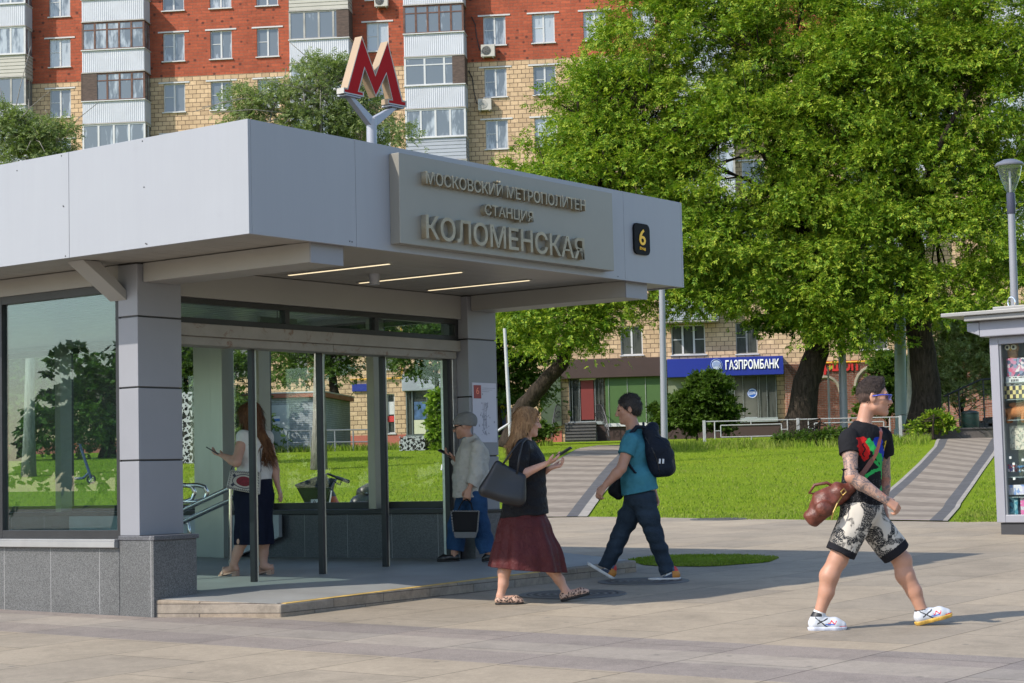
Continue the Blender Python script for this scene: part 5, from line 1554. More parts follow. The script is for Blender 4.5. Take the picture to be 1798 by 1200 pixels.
# ---- handrails beside the lawn steps
def rail(label, pts, Y, r, name='handrail', group=None):
    P = [at(x, y, Y) for x, y in pts]
    b = lawn_at(pts[-1][0], Y)
    t = thing(name, label, 'handrail', b, 0, group)
    P = [p - b for p in P]
    mb = MB(); mb.tube(P[:-1], r, 8); mb.build('rail', M_POLEW, t, smooth='auto')
    MB().bar((P[-1].x, 0, -0.05), (P[-1].x, 0, P[-2].z if len(P) < 3 else P[-2].z), r * 0.95, 8).build('post', M_POLEW, t, smooth='auto')
rail('pale bent handrail on the lawn behind the old woman', [(776, 826), (777, 818), (787, 808), (790, 900)], 36, 0.028)
rail('white slanting handrail by the thin post right of the column', [(872, 758), (897, 742), (899, 790)], 47.5, 0.03)
t = thing('handrail', 'grey metal guard rail before the substation door', 'handrail', lawn_at(505, 71.3))
mb = MB(); o_ = lawn_at(505, 71.3)
for x in (505, 545, 588, 620, 648):
    q = at(x, 757, 71.3) - o_; mb.bar((q.x, 0, -0.3), q, 0.03, 6)
for y in (757, 778): mb.bar(at(505, y, 71.3) - o_, at(648, y - 2, 71.3) - o_, 0.025, 6)
mb.build('rails', M_POLEG, t)

# ---- manhole covers in the paving
def m_manhole():
    t = NT('cast_iron_cover')
    v = t.coord('Object')
    g = t.n('ShaderNodeVectorMath', operation='LENGTH'); t.l(v, g.inputs[0])
    w = t.math('SINE', t.math('MULTIPLY', g.outputs['Value'], 90))
    t.col(t.ramp(t.math('ADD', t.math('MULTIPLY', w, 0.25), t.noise(v, 18, 5, 0.7)), [(0.35, (0.045, 0.043, 0.042)), (0.7, (0.14, 0.13, 0.12))])); t.set(0.65, 0.3, 0.4)
    t.bump(w, 0.6, 0.01)
    return t.m
M_MAN = m_manhole()
for (px, py, r, lab) in ((1005, 1046, 0.40, 'round iron manhole cover under the striding woman in the maroon skirt'), (1130, 1023, 0.36, 'round iron manhole cover beneath the feet of the man with the backpack'), (1262, 913, 0.40, 'round manhole cover at the edge of the far lawn')):
    p = ground(px, py)
    t = thing('manhole_cover', lab, 'manhole cover', p, 0, 'manhole covers in the plaza')
    t.rotation_euler = (math.atan(0.015), 0, 0)
    MB().lathe([(0.001, 0.014), (r, 0.014), (r, 0.008)][::-1] + [], (0, 0, 0), 40).build('lid', M_MAN, t)
    MB().lathe([(r + 0.004, 0.008), (r + 0.004, 0.016), (r + 0.07, 0.0155), (r + 0.075, 0.008)], (0, 0, 0), 40).build('rim', mat('iron_rim', (0.10, 0.098, 0.095), 0.6, 0.3, 0.15, 8), t)
# stones at the lawn edge
# ---- kiosk on the right
kp = ground(1754, 940)
KA = ST_A - math.pi / 2 + rad(16)
kA = rad(-38)
ki = thing('kiosk', 'light grey street kiosk with a glazed display side and flat roof', 'kiosk', kp, kA)
KM = Matrix.Translation(kp) @ Matrix.Rotation(kA, 4, 'Z')
KMi = KM.inverted()
M_KF = mat('kiosk_frame', (0.27, 0.27, 0.305), 0.45, 0.1, 0.05, 2)
KY = kp.y
def kq(px, py, yy=0.0):
    """kiosk coordinates of a pixel on its display side"""
    d = Vector(ray(px, py)); o = Vector((0, 0, CAM_H))
    d2 = KMi.to_3x3() @ d; o2 = KMi @ o
    t_ = (yy - o2.y) / d2.y
    return o2 + d2 * t_
zb, zh, zt = kq(1753, 918).z, kq(1745, 592).z, kq(1740, 552).z
KW = 2.6
MB().box(0.02, KW, 0.03, 2.2, -0.05, zb - 0.005).build('plinth', mat('kiosk_plinth', (0.035, 0.035, 0.04), 0.6, 0, 0.1, 2), ki)
mb = MB()
mb.box(-0.02, 0.10, 0, 0.12, zb, zh); mb.box(KW - 0.1, KW, 0, 0.12, zb, zh)
mb.box(0.101, KW - 0.101, 0.001, 0.10, zb, zb + 0.10); mb.box(0.101, KW - 0.101, 0.001, 0.10, zh - 0.10, zh)
mb.box(-0.018, 0.05, 0.121, 2.2, zb, zh)
mb.build('frame', M_KF, ki, bevel=0.006)
mb = MB(); mb.box(0.101, 0.125, 0.02, 0.08, zb + 0.1, zh - 0.1); mb.build('glazing_bar', mat('grey_glazing_bar', (0.2, 0.21, 0.23), 0.4, 0.3), ki)
mb = MB(); mb.box(0.125, KW - 0.1, 0.045, 0.052, zb + 0.1, zh - 0.1); mb.build('display_glass', M_PANE2, ki)
mb = MB(); mb.box(-0.10, KW + 0.1, -0.12, 2.3, zh + 0.002, zh + 0.21); mb.prism([(-0.101, -0.125, zh + 0.02), (-0.101, -0.125, zh + 0.2), (-0.30, -0.06, zh + 0.2), (-0.30, -0.06, zh + 0.09)], (0, 0.6, 0)); mb.build('shutter_case', M_KF, ki, bevel=0.012)
mb = MB(); mb.box(-0.55, KW + 0.4, -0.30, 2.4, zt - 0.02, zt + 0.03); mb.box(-0.25, KW + 0.2, -0.25, 2.2, zh + 0.2105, zt - 0.0205); mb.box(0.0, KW, 0.1, 2.1, zt + 0.0305, zt + 0.10); mb.build('roof', mat('kiosk_roof', (0.25, 0.245, 0.235), 0.5, 0.2, 0.1, 1), ki, bevel=0.008)
q_ = MB(); q_.tube([V(0.18, 0.3, zt + 0.09) + V(0.05 * math.cos(a_), 0, 0.07 + 0.07 * math.sin(a_)) for a_ in np.linspace(-1.4, 4.5, 14)], 0.012, 6); q_.build('lifting_ring', M_CHROME, ki)
MB().box(0.06, KW - 0.02, 0.62, 0.66, zb, zh).build('back_panel', mat('kiosk_back', (0.26, 0.30, 0.31), 0.6, 0, 0.1, 2), ki)
shz = [kq(1765, y, 0.1).z for y in (912, 873, 838, 738, 702, 672)]
for z in shz:
    MB().box(0.13, KW - 0.1, 0.10, 0.6, z - 0.008, z).build('shelf', mat('glass_shelf', (0.30, 0.36, 0.36), 0.2, 0, 0.05, 2), ki)
# goods behind the glass: every box and toy a thing of its own
def m_print(name, cols, sc, seed):
    t = NT(name)
    v = t.coord('Object', loc=(seed, seed * .7, 0))
    vo = t.n('ShaderNodeTexVoronoi'); vo.inputs['Scale'].default_value = sc; t.l(v, vo.inputs['Vector'])
    s1 = t.n('ShaderNodeSeparateColor'); t.l(vo.outputs['Color'], s1.inputs[0])
    n = len(cols)
    t.col(t.ramp(s1.outputs[0], [(i / n, c) for i, c in enumerate(cols)], 'CONSTANT')); t.set(0.5)
    return t.m
def good(name, label, cat, x0, y0, x1, y1, m, dep=0.12, yy=0.14, chk=None):
    a, b = kq(x0, y0, yy), kq(x1, y1, yy)
    c = V((a.x + b.x) / 2, yy, b.z)
    t = thing(name, label, cat, KM @ c, kA, 'goods in the kiosk display')
    MB().box(a.x - c.x, b.x - c.x, 0, dep, 0, a.z - b.z).build('box', m, t, bevel=0.004)
    return t, a - c, b - c
G1 = m_print('pink_black_print', [(0.5, 0.12, 0.2), (0.6, 0.55, 0.55), (0.08, 0.1, 0.16), (0.45, 0.2, 0.3), (0.2, 0.25, 0.35)], 26, 1)
good('game_box', 'pink and black patterned box on the upper kiosk shelf', 'box', 1767, 630, 1800, 660, G1)
t, a, b = good('game_box', 'white box with a speckled border beneath the pink box', 'box', 1766, 662, 1800, 677, mat('white_card', (0.6, 0.6, 0.6), 0.5, 0, 0.1, 10))
mb = MB(); rr = random.Random(2)
for k in range(26): x = rr.uniform(a.x + .02, b.x - .02); z = rr.choice([0.01, a.z - 0.02]); mb.box(x, x + 0.012, -0.003, -0.0005, z, z + 0.012)
for k in range(5): mb.box(a.x + .07 + .022 * k, a.x + .082 + .022 * k, -0.003, -0.0005, a.z * .45, a.z * .7)
mb.build('print', M_FRAME, t)
t, a, b = good('checker_board', 'yellow and black checker board standing on the kiosk shelf', 'board game', 1762, 679, 1800, 699, mat('yellow_squares', (0.62, 0.52, 0.22), 0.5), 0.03)
mb = MB(); n_ = 7; w_ = (b.x - a.x) / n_
for i in range(n_):
    for j in range(3):
        if (i + j) % 2: mb.box(a.x + w_ * i, a.x + w_ * (i + 1), -0.003, -0.0005, a.z * j / 3, a.z * (j + 1) / 3)
mb.build('dark_squares', mat('dark_squares', (0.05, 0.045, 0.05), 0.5), t)
good('card_sheet', 'pale sheet covered with small stickers in the kiosk', 'sheet', 1772, 748, 1800, 790, m_print('sticker_print', [(0.5, 0.48, 0.4), (0.4, 0.42, 0.36), (0.55, 0.5, 0.42), (0.25, 0.25, 0.22)], 40, 3), 0.01, 0.2)
good('toy_box', 'small red and white box on the lower kiosk shelf', 'box', 1769, 816, 1781, 829, m_print('red_white_print', [(0.5, 0.06, 0.06), (0.6, 0.6, 0.62), (0.12, 0.12, 0.3)], 45, 4))
good('toy_box', 'small blue and black box beside the red and white one', 'box', 1786, 818, 1800, 829, m_print('blue_print', [(0.04, 0.15, 0.3), (0.02, 0.02, 0.03), (0.4, 0.45, 0.5)], 40, 5))
good('toy_box', 'white and lilac flat box with dark lettering near the kiosk floor', 'box', 1766, 852, 1800, 869, m_print('lilac_print', [(0.6, 0.6, 0.66), (0.5, 0.48, 0.62), (0.6, 0.6, 0.64), (0.2, 0.3, 0.55)], 22, 6))
good('toy_box', 'dark teal picture box at the kiosk floor', 'box', 1766, 873, 1788, 907, m_print('teal_print', [(0.02, 0.12, 0.18), (0.05, 0.22, 0.3), (0.02, 0.06, 0.1), (0.2, 0.4, 0.45)], 22, 7))
good('toy_box', 'bright pink picture box at the kiosk floor', 'box', 1791, 873, 1803, 907, m_print('pink_print', [(0.6, 0.15, 0.35), (0.55, 0.25, 0.4), (0.5, 0.45, 0.5)], 18, 8))
for i, (x, y) in enumerate(((1774, 806), (1766, 842), (1781, 843), (1780, 817), (1796, 810))):
    a = kq(x, y, 0.09)
    q = MB(); q.box(-0.016, 0.016, -0.002, 0.002, 0, 0.032); q = q.build('price_tag', mat('tag_white', (0.7, 0.7, 0.7), 0.5), None)
    q.location = KM @ a; q.rotation_euler = (0, 0, kA)
    tag(q, 'small white price tag on the edge of a kiosk shelf', 'price tag', 'price tags in the kiosk')
# ================================================================== PEOPLE: a small distance-field modeller
class Field:
    def __init__(s, lo, hi, h):
        s.h = h
        s.lo = np.array(lo, float)
        n = np.ceil((np.array(hi, float) - s.lo) / h).astype(int) + 1
        s.n = n
        s.ax = [s.lo[i] + h * np.arange(n[i]) for i in range(3)]
        s.D = np.full(n, 1.0, np.float32)
    def _sl(s, lo, hi):
        a = np.clip(np.floor((np.array(lo) - s.lo) / s.h).astype(int), 0, s.n - 1)
        b = np.clip(np.ceil((np.array(hi) - s.lo) / s.h).astype(int) + 1, 1, s.n)
        if (b <= a).any(): return None, None
        sl = tuple(slice(i, j) for i, j in zip(a, b))
        X, Y, Z = np.meshgrid(*[s.ax[i][sl[i]] for i in range(3)], indexing='ij', sparse=True)
        return sl, (X, Y, Z)
    def _join(s, sl, d, k, op):
        c = s.D[sl]
        d = d.astype(np.float32)
        if op == 'add':
            if k > 0:
                hh = np.maximum(k - np.abs(c - d), 0) / k
                s.D[sl] = np.minimum(c, d) - hh * hh * k * 0.25
            else: s.D[sl] = np.minimum(c, d)
        else:
            d = -d
            if k > 0:
                hh = np.maximum(k - np.abs(c - d), 0) / k
                s.D[sl] = np.maximum(c, d) + hh * hh * k * 0.25
            else: s.D[sl] = np.maximum(c, d)
    def cap(s, a, b, ra, rb=None, k=0.02, op='add', flat=None):
        """tapered capsule; flat=(axis, factor) squashes it along a world direction"""
        rb = ra if rb is None else rb
        a, b = np.array(a, float), np.array(b, float)
        R = max(ra, rb) + 0.05 + k
        sl, g = s._sl(np.minimum(a, b) - R, np.maximum(a, b) + R)
        if sl is None: return s
        X, Y, Z = g
        ab = b - a; L = max(ab @ ab, 1e-9)
        t = np.clip(((X - a[0]) * ab[0] + (Y - a[1]) * ab[1] + (Z - a[2]) * ab[2]) / L, 0, 1)
        px, py, pz = X - a[0] - t * ab[0], Y - a[1] - t * ab[1], Z - a[2] - t * ab[2]
        if flat is not None:
            ax, f = np.array(flat[0], float), flat[1]
            q = px * ax[0] + py * ax[1] + pz * ax[2]
            px, py, pz = px + ax[0] * q * (f - 1), py + ax[1] * q * (f - 1), pz + ax[2] * q * (f - 1)
        d = np.sqrt(px * px + py * py + pz * pz) - (ra + t * (rb - ra))
        s._join(sl, d, k, op); return s
    def chain(s, pts, rs, k=0.02, **kw):
        for i in range(len(pts) - 1): s.cap(pts[i], pts[i + 1], rs[i], rs[i + 1], k, **kw)
        return s
    def ell(s, c, r, B=None, k=0.02, op='add'):
        """ellipsoid; B rows are its axes"""
        c, r = np.array(c, float), np.array(r, float)
        B = np.eye(3) if B is None else np.array(B, float)
        R = r.max() + 0.05 + k
        sl, g = s._sl(c - R, c + R)
        if sl is None: return s
        X, Y, Z = g[0] - c[0], g[1] - c[1], g[2] - c[2]
        q = [(X * B[i][0] + Y * B[i][1] + Z * B[i][2]) / r[i] for i in range(3)]
        k0 = np.sqrt(q[0] ** 2 + q[1] ** 2 + q[2] ** 2)
        k1 = np.sqrt((q[0] / r[0]) ** 2 + (q[1] / r[1]) ** 2 + (q[2] / r[2]) ** 2) + 1e-6
        s._join(sl, k0 * (k0 - 1.0) / k1, k, op); return s
    def clip(s, p, n, lo=None, hi=None):
        """keeps what lies behind the plane through p with outward normal n"""
        n = np.array(n, float); n /= np.linalg.norm(n)
        if lo is None: sl = (slice(None),) * 3; X, Y, Z = np.meshgrid(*s.ax, indexing='ij', sparse=True)
        else:
            sl, g = s._sl(lo, hi)
            if sl is None: return s
            X, Y, Z = g
        d = (X - p[0]) * n[0] + (Y - p[1]) * n[1] + (Z - p[2]) * n[2]
        s.D[sl] = np.maximum(s.D[sl], d.astype(np.float32)); return s
    def ripple(s, amp, k, seed, lo=None, hi=None, stretch=(1, 1, 1)):
        """cloth folds: uneven waves added to the distance"""
        rg = np.random.RandomState(seed)
        X, Y, Z = np.meshgrid(*s.ax, indexing='ij', sparse=True)
        out = 0
        w = 0.35 * np.sin(9 * X + 5 * Y + 7 * Z + seed) + 0.35 * np.sin(6 * Z - 8 * Y + 1.3 * seed)
        for i in range(4):
            d = rg.normal(size=3) * np.array(stretch); d /= np.linalg.norm(d)
            kk = k * rg.uniform(0.7, 1.6)
            out = out + np.sin(kk * (d[0] * X + d[1] * Y + d[2] * Z) + rg.uniform(0, 6) + 2.2 * w) / 4
        s.D += (amp * out).astype(np.float32); return s
    def mesh(s):
        D = s.D
        ins = D < 0
        c = ins[:-1, :-1, :-1].astype(np.uint8)
        for dx in (0, 1):
            for dy in (0, 1):
                for dz in (0, 1):
                    if dx or dy or dz: c = c + ins[dx:D.shape[0] - 1 + dx, dy:D.shape[1] - 1 + dy, dz:D.shape[2] - 1 + dz]
        act = (c > 0) & (c < 8)
        I = np.stack(np.nonzero(act), 1)
        idx = np.full(act.shape, -1, np.int64); idx[act] = np.arange(len(I))
        corner = {}
        for dx in (0, 1):
            for dy in (0, 1):
                for dz in (0, 1): corner[(dx, dy, dz)] = D[I[:, 0] + dx, I[:, 1] + dy, I[:, 2] + dz].astype(np.float64)
        acc = np.zeros((len(I), 3)); cnt = np.zeros(len(I))
        for ax in range(3):
            o = [a for a in range(3) if a != ax]
            for u in (0, 1):
                for w in (0, 1):
                    p = [0, 0, 0]; p[o[0]] = u; p[o[1]] = w
                    q = list(p); q[ax] = 1
                    A, Bq = corner[tuple(p)], corner[tuple(q)]
                    m = (A < 0) != (Bq < 0)
                    t = np.where(m, A / np.where(m, A - Bq, 1), 0)
                    pos = np.zeros((len(I), 3)); pos[:, o[0]] = u; pos[:, o[1]] = w; pos[:, ax] = t
                    acc += pos * m[:, None]; cnt += m
        Vs = s.lo + (I + acc / cnt[:, None]) * s.h
        F = []
        for ax in range(3):
            o = [(ax + 1) % 3, (ax + 2) % 3]
            sl0 = [slice(None)] * 3; sl1 = [slice(None)] * 3
            sl0[ax] = slice(0, -1); sl1[ax] = slice(1, None)
            A, Bq = ins[tuple(sl0)], ins[tuple(sl1)]
            for sgn in (0, 1):
                m = (A & ~Bq) if sgn == 0 else (~A & Bq)
                J = np.stack(np.nonzero(m), 1)
                J = J[(J[:, o[0]] > 0) & (J[:, o[1]] > 0) & (J[:, o[0]] < idx.shape[o[0]]) & (J[:, o[1]] < idx.shape[o[1]])]
                e0 = np.zeros(3, int); e0[o[0]] = 1; e1 = np.zeros(3, int); e1[o[1]] = 1
                g = lambda K: idx[K[:, 0], K[:, 1], K[:, 2]]
                q = np.stack([g(J - e0 - e1), g(J - e1), g(J), g(J - e0)], 1)
                if sgn == 1: q = q[:, ::-1]
                F.append(q)
        F = np.concatenate(F)
        F = F[(F >= 0).all(1)]
        return Vs, F

def fmesh(name, fld, mats, parent, paint=None, smooth=True):
    Vs, F = fld.mesh()
    mi = None
    if paint is not None: mi = paint(Vs[F].mean(1))
    return npmesh(name, Vs, F, mats, parent, mi, smooth)

def hairmesh(name, fld, mats, parent, comb, n, L, seed=1, paint=None, w=0.0022):
    """hair: a modelled mass with loose locks laid along it; comb gives each point its lie"""
    Vs, F = fld.mesh()
    mi = np.zeros(len(F), int) if paint is None else paint(Vs[F].mean(1))
    rg = np.random.RandomState(seed)
    k = rg.choice(len(F), n)
    P = Vs[F[k]].mean(1)
    N = np.cross(Vs[F[k, 2]] - Vs[F[k, 0]], Vs[F[k, 3]] - Vs[F[k, 1]]); N /= np.linalg.norm(N, axis=1, keepdims=True) + 1e-9
    D = comb(P) + rg.normal(0, 0.28, P.shape); D -= N * (D * N).sum(1, keepdims=True) * 0.8; D /= np.linalg.norm(D, axis=1, keepdims=True) + 1e-9
    S = np.cross(D, N); S /= np.linalg.norm(S, axis=1, keepdims=True) + 1e-9
    l = (L * rg.uniform(0.5, 1.2, n))[:, None]; w_ = w * rg.uniform(0.6, 1.4, n)[:, None]
    q = np.stack([P - D * l * 0.2 - N * 0.001, P + D * l * 0.35 + N * 0.004 + S * w_, P + D * l + N * rg.uniform(-0.001, 0.007, n)[:, None], P + D * l * 0.35 + N * 0.004 - S * w_], 1).reshape(-1, 3)
    F2 = np.arange(n * 4).reshape(-1, 4) + len(Vs)
    return npmesh(name, np.concatenate([Vs, q]), np.concatenate([F, F2]), mats, parent, np.concatenate([mi, mi[k]]), True)

nv = lambda v: np.array(v, float)
def unit(v): v = nv(v); return v / np.linalg.norm(v)

def head(f, c, fw, up, s=1.0, female=False):
    """adds skull, face, ears; c = centre of the head; returns its axes"""
    fw = unit(fw); up = unit(nv(up) - fw * (unit(up) @ fw)); lt = np.cross(up, fw)
    B = [lt, fw, up]
    P = lambda x, y, z: c + s * (lt * x + fw * y + up * z)
    f.ell(P(0, -0.012, 0.028), nv((0.074, 0.095, 0.088)) * s, B, 0.02)
    f.ell(P(0, 0.022, -0.04), nv((0.058, 0.068, 0.078)) * s, B, 0.03)
    f.cap(P(-0.042, 0.005, -0.066), P(0, 0.071, -0.100), 0.020 * s, 0.018 * s, 0.025)
    f.cap(P(0.042, 0.005, -0.066), P(0, 0.071, -0.100), 0.020 * s, 0.018 * s, 0.025)
    f.cap(P(-0.032, 0.076, 0.022), P(0.032, 0.076, 0.022), 0.013 * s, None, 0.02)           # brow
    f.cap(P(-0.045, 0.055, -0.02), P(-0.03, 0.07, -0.03), 0.018 * s, None, 0.02)            # cheeks
    f.cap(P(0.045, 0.055, -0.02), P(0.03, 0.07, -0.03), 0.018 * s, None, 0.02)
    for x in (-0.032, 0.032): f.ell(P(x, 0.096, 0.003), nv((0.017, 0.012, 0.010)) * s, B, 0.012, 'sub')
    f.chain([P(0, 0.088, 0.014), P(0, 0.103, -0.018), P(0, 0.111, -0.033)], [0.008 * s, 0.010 * s, 0.0125 * s], 0.012)   # nose
    for x in (-0.012, 0.012): f.ell(P(x, 0.097, -0.038), nv((0.009, 0.010, 0.008)) * s, B, 0.008)
    f.cap(P(-0.020, 0.080, -0.061), P(0.020, 0.080, -0.061), 0.0085 * s, None, 0.01)         # lips
    f.cap(P(-0.017, 0.081, -0.072), P(0.017, 0.081, -0.072), 0.0085 * s, None, 0.01)
    f.cap(P(-0.018, 0.094, -0.0665), P(0.018, 0.094, -0.0665), 0.003 * s, None, 0.004, 'sub')
    for x in (-1, 1): # ears
        f.ell(P(0.074 * x, -0.012, -0.004), nv((0.010, 0.020, 0.033)) * s, B, 0.008)
        f.ell(P(0.084 * x, -0.006, 0.002), nv((0.006, 0.009, 0.016)) * s, B, 0.006, 'sub')
    return B, P

def hand(f, w, d, nrmv, side, s=1.0, curl=0.5, spread=0.12, thumb=0.6):
    """w wrist, d along the hand, nrmv out of the palm (fingers curl to it), side towards the thumb"""
    d = unit(d); n = unit(nv(nrmv) - d * (unit(nrmv) @ d)); sd = np.cross(d, n)
    if sd @ nv(side) < 0: sd = -sd
    for x in (-0.026, -0.009, 0.009, 0.026):
        f.cap(w + d * 0.015 * s + sd * x * 0.5 * s, w + d * 0.088 * s + sd * x * s, 0.0145 * s, 0.0125 * s, 0.012)
    tips = []
    for i, (x, L) in enumerate(((0.029, 0.072), (0.010, 0.082), (-0.010, 0.076), (-0.028, 0.060))):
        p = w + d * 0.090 * s + sd * x * s
        a = curl * (0.75 + 0.12 * i)
        dd = unit(d + sd * x * spread * 10 / 1.5 * 0.3)
        q = [p]
        for j, fr in enumerate((0.46, 0.30, 0.24)):
            a2 = a * (0.7 + 0.75 * j)
            q.append(q[-1] + s * L * fr * (dd * math.cos(a2) + n * math.sin(a2)))
        f.chain(q, [0.0098 * s, 0.0092 * s, 0.0084 * s, 0.0072 * s], 0.004)
        tips.append(q[-1])
    t0 = w + d * 0.028 * s + sd * 0.024 * s
    t1 = t0 + s * 0.042 * unit(d * 0.75 + sd * 0.65 + n * 0.45 * thumb)
    t2 = t1 + s * 0.034 * unit(d * 0.9 + sd * 0.12 + n * 0.6 * thumb)
    f.chain([t0, t1, t2], [0.0150 * s, 0.0118 * s, 0.0088 * s], 0.008)
    return tips

class Person:
    """joints come from points of the photograph, each with its own distance from the camera"""
    def __init__(s, label, Y, foot_px, dz=0.0, scale=1.0):
        s.Y = Y; s.s = scale
        b = at(foot_px[0], foot_px[1], Y)
        s.base = V(b.x, Y, gz(b.x, Y) + dz)
        s.obj = thing('person', label, 'person', s.base)
        s.J = {}
    def p(s, px, py, off=0.0):
        q = at(px, py, s.Y + off) - s.base
        return np.array(q)
    def set(s, **kw):
        for k, v in kw.items(): s.J[k] = s.p(*v)
    def __getitem__(s, k): return s.J[k]

def arm(f, sh, el, wr, s, r=(0.050, 0.041, 0.036, 0.026), k=0.015, inf=0.0, parts='uf'):
    m = sh + (el - sh) * 0.4
    if 'u' in parts: f.chain([sh, m, el], [r[0] * s + inf, r[0] * 0.96 * s + inf, r[1] * s + inf], k)
    q = el + (wr - el) * 0.3
    if 'f' in parts: f.chain([el, q, wr], [r[1] * 0.98 * s + inf, (r[2] + 0.005) * s + inf, r[3] * s + inf], k)
def leg(f, hp, kn, an, s, r=(0.088, 0.056, 0.056, 0.036), k=0.02, inf=0.0, back=None, parts='ts'):
    m = hp + (kn - hp) * 0.45
    if 't' in parts: f.chain([hp, m, kn], [r[0] * s + inf, r[0] * 0.88 * s + inf, r[1] * s + inf], k)
    if 's' in parts:
        c = kn + (an - kn) * 0.32
        if back is not None: c = c + nv(back) * 0.018 * s
        f.chain([kn, c, kn + (an - kn) * 0.65, an], [r[1] * 0.96 * s + inf, r[2] * s + inf, (r[2] + r[3]) * 0.5 * s + inf, r[3] * s + inf], k)

def shoe(prefix, heel, toe, up, an, s, upper_m, sole_m, parent, paint=None, h=0.0042, low=False, name='shoe', bare=None):
    """heel and toe are points on the ground line of the sole"""
    d = unit(toe - heel); up = unit(nv(up) - d * (unit(up) @ d)); L = np.linalg.norm(toe - heel)
    sd = np.cross(d, up)
    at_ = lambda a, z: heel + d * a * L + up * z * s
    lo = np.minimum(np.minimum(heel, toe), an) - 0.10; hi = np.maximum(np.maximum(heel, toe), an) + 0.10
    f = Field(lo, hi, h)
    w = 1.0
    f.chain([at_(0.16, 0.048), at_(0.42, 0.050), at_(0.70, 0.040), at_(0.87, 0.030)], [0.040 * s, 0.042 * s, 0.044 * s, 0.034 * s], 0.02)
    if low: f.chain([at_(0.12, 0.045), at_(0.16, 0.06)], [0.036 * s, 0.034 * s], 0.01)
    else: f.chain([at_(0.20, 0.055), at_(0.24, 0.085), an * 0.75 + at_(0.24, 0.085) * 0.25], [0.042 * s, 0.040 * s, 0.040 * s], 0.02)
    f.clip(at_(0.5, 0.022), -up)
    if not low: f.clip(an * 0.55 + at_(0.24, 0.09) * 0.45, unit(an - at_(0.24, 0.05)))
    if low: f.ell(at_(0.44, 0.088), nv((0.24 * L, 0.034 * s, 0.032 * s)), [d, sd, up], 0.008, 'sub')
    o = fmesh(name, f, upper_m, parent, paint and (lambda P: paint((P - heel) @ d / L, (P - heel) @ up, (P - heel) @ sd)))
    f = Field(lo, hi, h)
    f.chain([at_(0.15, 0.025), at_(0.42, 0.025), at_(0.70, 0.025), at_(0.88, 0.025)], [0.044 * s, 0.042 * s, 0.047 * s, 0.036 * s], 0.02)
    f.clip(at_(0.5, 0.026 if not low else 0.021), up); f.clip(at_(0.5, 0.0), -up)
    fmesh('sole', f, sole_m, o, None)
    return o, at_, d, up, sd

def m_skin(name, c, var=0.10):
    t = NT(name)
    v = t.coord('Object')
    col = t.ramp(t.noise(v, 9, 4, 0.6), [(0.3, mul(c4(c), 1 - var)), (0.7, mul(c4(c), 1 + var))])
    t.col(col); t.set(0.5, 0, 0.4, Subsurface_Weight=0.12)
    t.b.inputs['Subsurface Radius'].default_value = (0.02, 0.008, 0.005); t.b.inputs['Subsurface Scale'].default_value = 0.5
    t.bump(t.noise(v, 220, 2, 0.6), 0.15, 0.002)
    return t.m
def m_cloth(name, c, rough=0.9, var=0.15, weave=500, sheen=0.0, bump=0.25, scale=7):
    t = NT(name)
    v = t.coord('Object')
    c = c4(c)
    t.col(t.ramp(t.noise(v, scale, 5, 0.6), [(0.3, mul(c, 1 - var)), (0.7, mul(c, 1 + var))]))
    t.set(rough, 0, 0.12, Sheen_Weight=0.0)
    b = t.n('ShaderNodeBump'); b.inputs['Strength'].default_value = bump * 1.6; b.inputs['Distance'].default_value = 0.03
    t.l(t.noise(v, 16, 4, 0.6, 0.8), b.inputs['Height'])
    t.bump(t.noise(v, weave, 2, 0.6), 0.2, 0.002, b.outputs[0])
    return t.m
def m_hair(name, a, b, stretch=(1, 1, 0.12), scale=90):
    t = NT(name)
    v = t.coord('Object', stretch)
    n = t.noise(v, scale, 4, 0.7, 0.3)
    t.col(t.ramp(n, [(0.3, a), (0.7, b)])); t.set(0.55, 0, 0.25)
    t.bump(n, 0.9, 0.01)
    return t.m
M_SKIN = m_skin('skin', (0.41, 0.215, 0.145))
M_SKIN2 = m_skin('fair_skin', (0.47, 0.26, 0.185))
M_LIP = m_skin('lips', (0.38, 0.12, 0.10))
M_EYE = mat('dark_eye', (0.03, 0.022, 0.018), 0.2)
M_BROW = mat('dark_brow', (0.05, 0.035, 0.025), 0.7)
def face_bits(f_P, B, s, parent, brow=True):
    mb = MB()
    for x in (-0.032, 0.032):
        o = len(mb.v); n = 8
        c = f_P(x, 0.0815, 0.003)
        mb.lathe([(0.0005, -1), (0.0075 * s, -0.5), (0.009 * s, 0), (0.0075 * s, 0.5), (0.0005, 1)], (0, 0, 0), 8)
        for i in range(o, len(mb.v)):
            vx, vy, vz = mb.v[i]
            q = c + B[0] * vx * 1.3 + B[1] * vy + B[2] * (vz * 0.0055 * s)
            mb.v[i] = tuple(q)
    mb.build('eyes', M_EYE, parent, smooth=True)
    if brow:
        mb = MB()
        for x in (-1, 1):
            mb.tube([f_P(0.016 * x, 0.0875, 0.024), f_P(0.032 * x, 0.087, 0.029), f_P(0.047 * x, 0.076, 0.026)], [0.0035 * s, 0.0045 * s, 0.002 * s], 6)
        mb.build('eyebrows', M_BROW, parent, smooth=True)
    mb = MB()
    mb.tube([f_P(-0.02, 0.083, -0.0665), f_P(-0.008, 0.0905, -0.062), f_P(0.008, 0.0905, -0.062), f_P(0.02, 0.083, -0.0665), ], [0.002 * s, 0.0042 * s, 0.0042 * s, 0.002 * s], 6)
    mb.tube([f_P(-0.018, 0.083, -0.068), f_P(0, 0.0895, -0.0725), f_P(0.018, 0.083, -0.068)], [0.002 * s, 0.005 * s, 0.002 * s], 6)
    mb.build('lips', M_LIP, parent, smooth=True)
def fbox_pts(pts, pad): 
    P = np.array(pts); return P.min(0) - pad, P.max(0) + pad
UP = np.array([0, 0, 1.0])
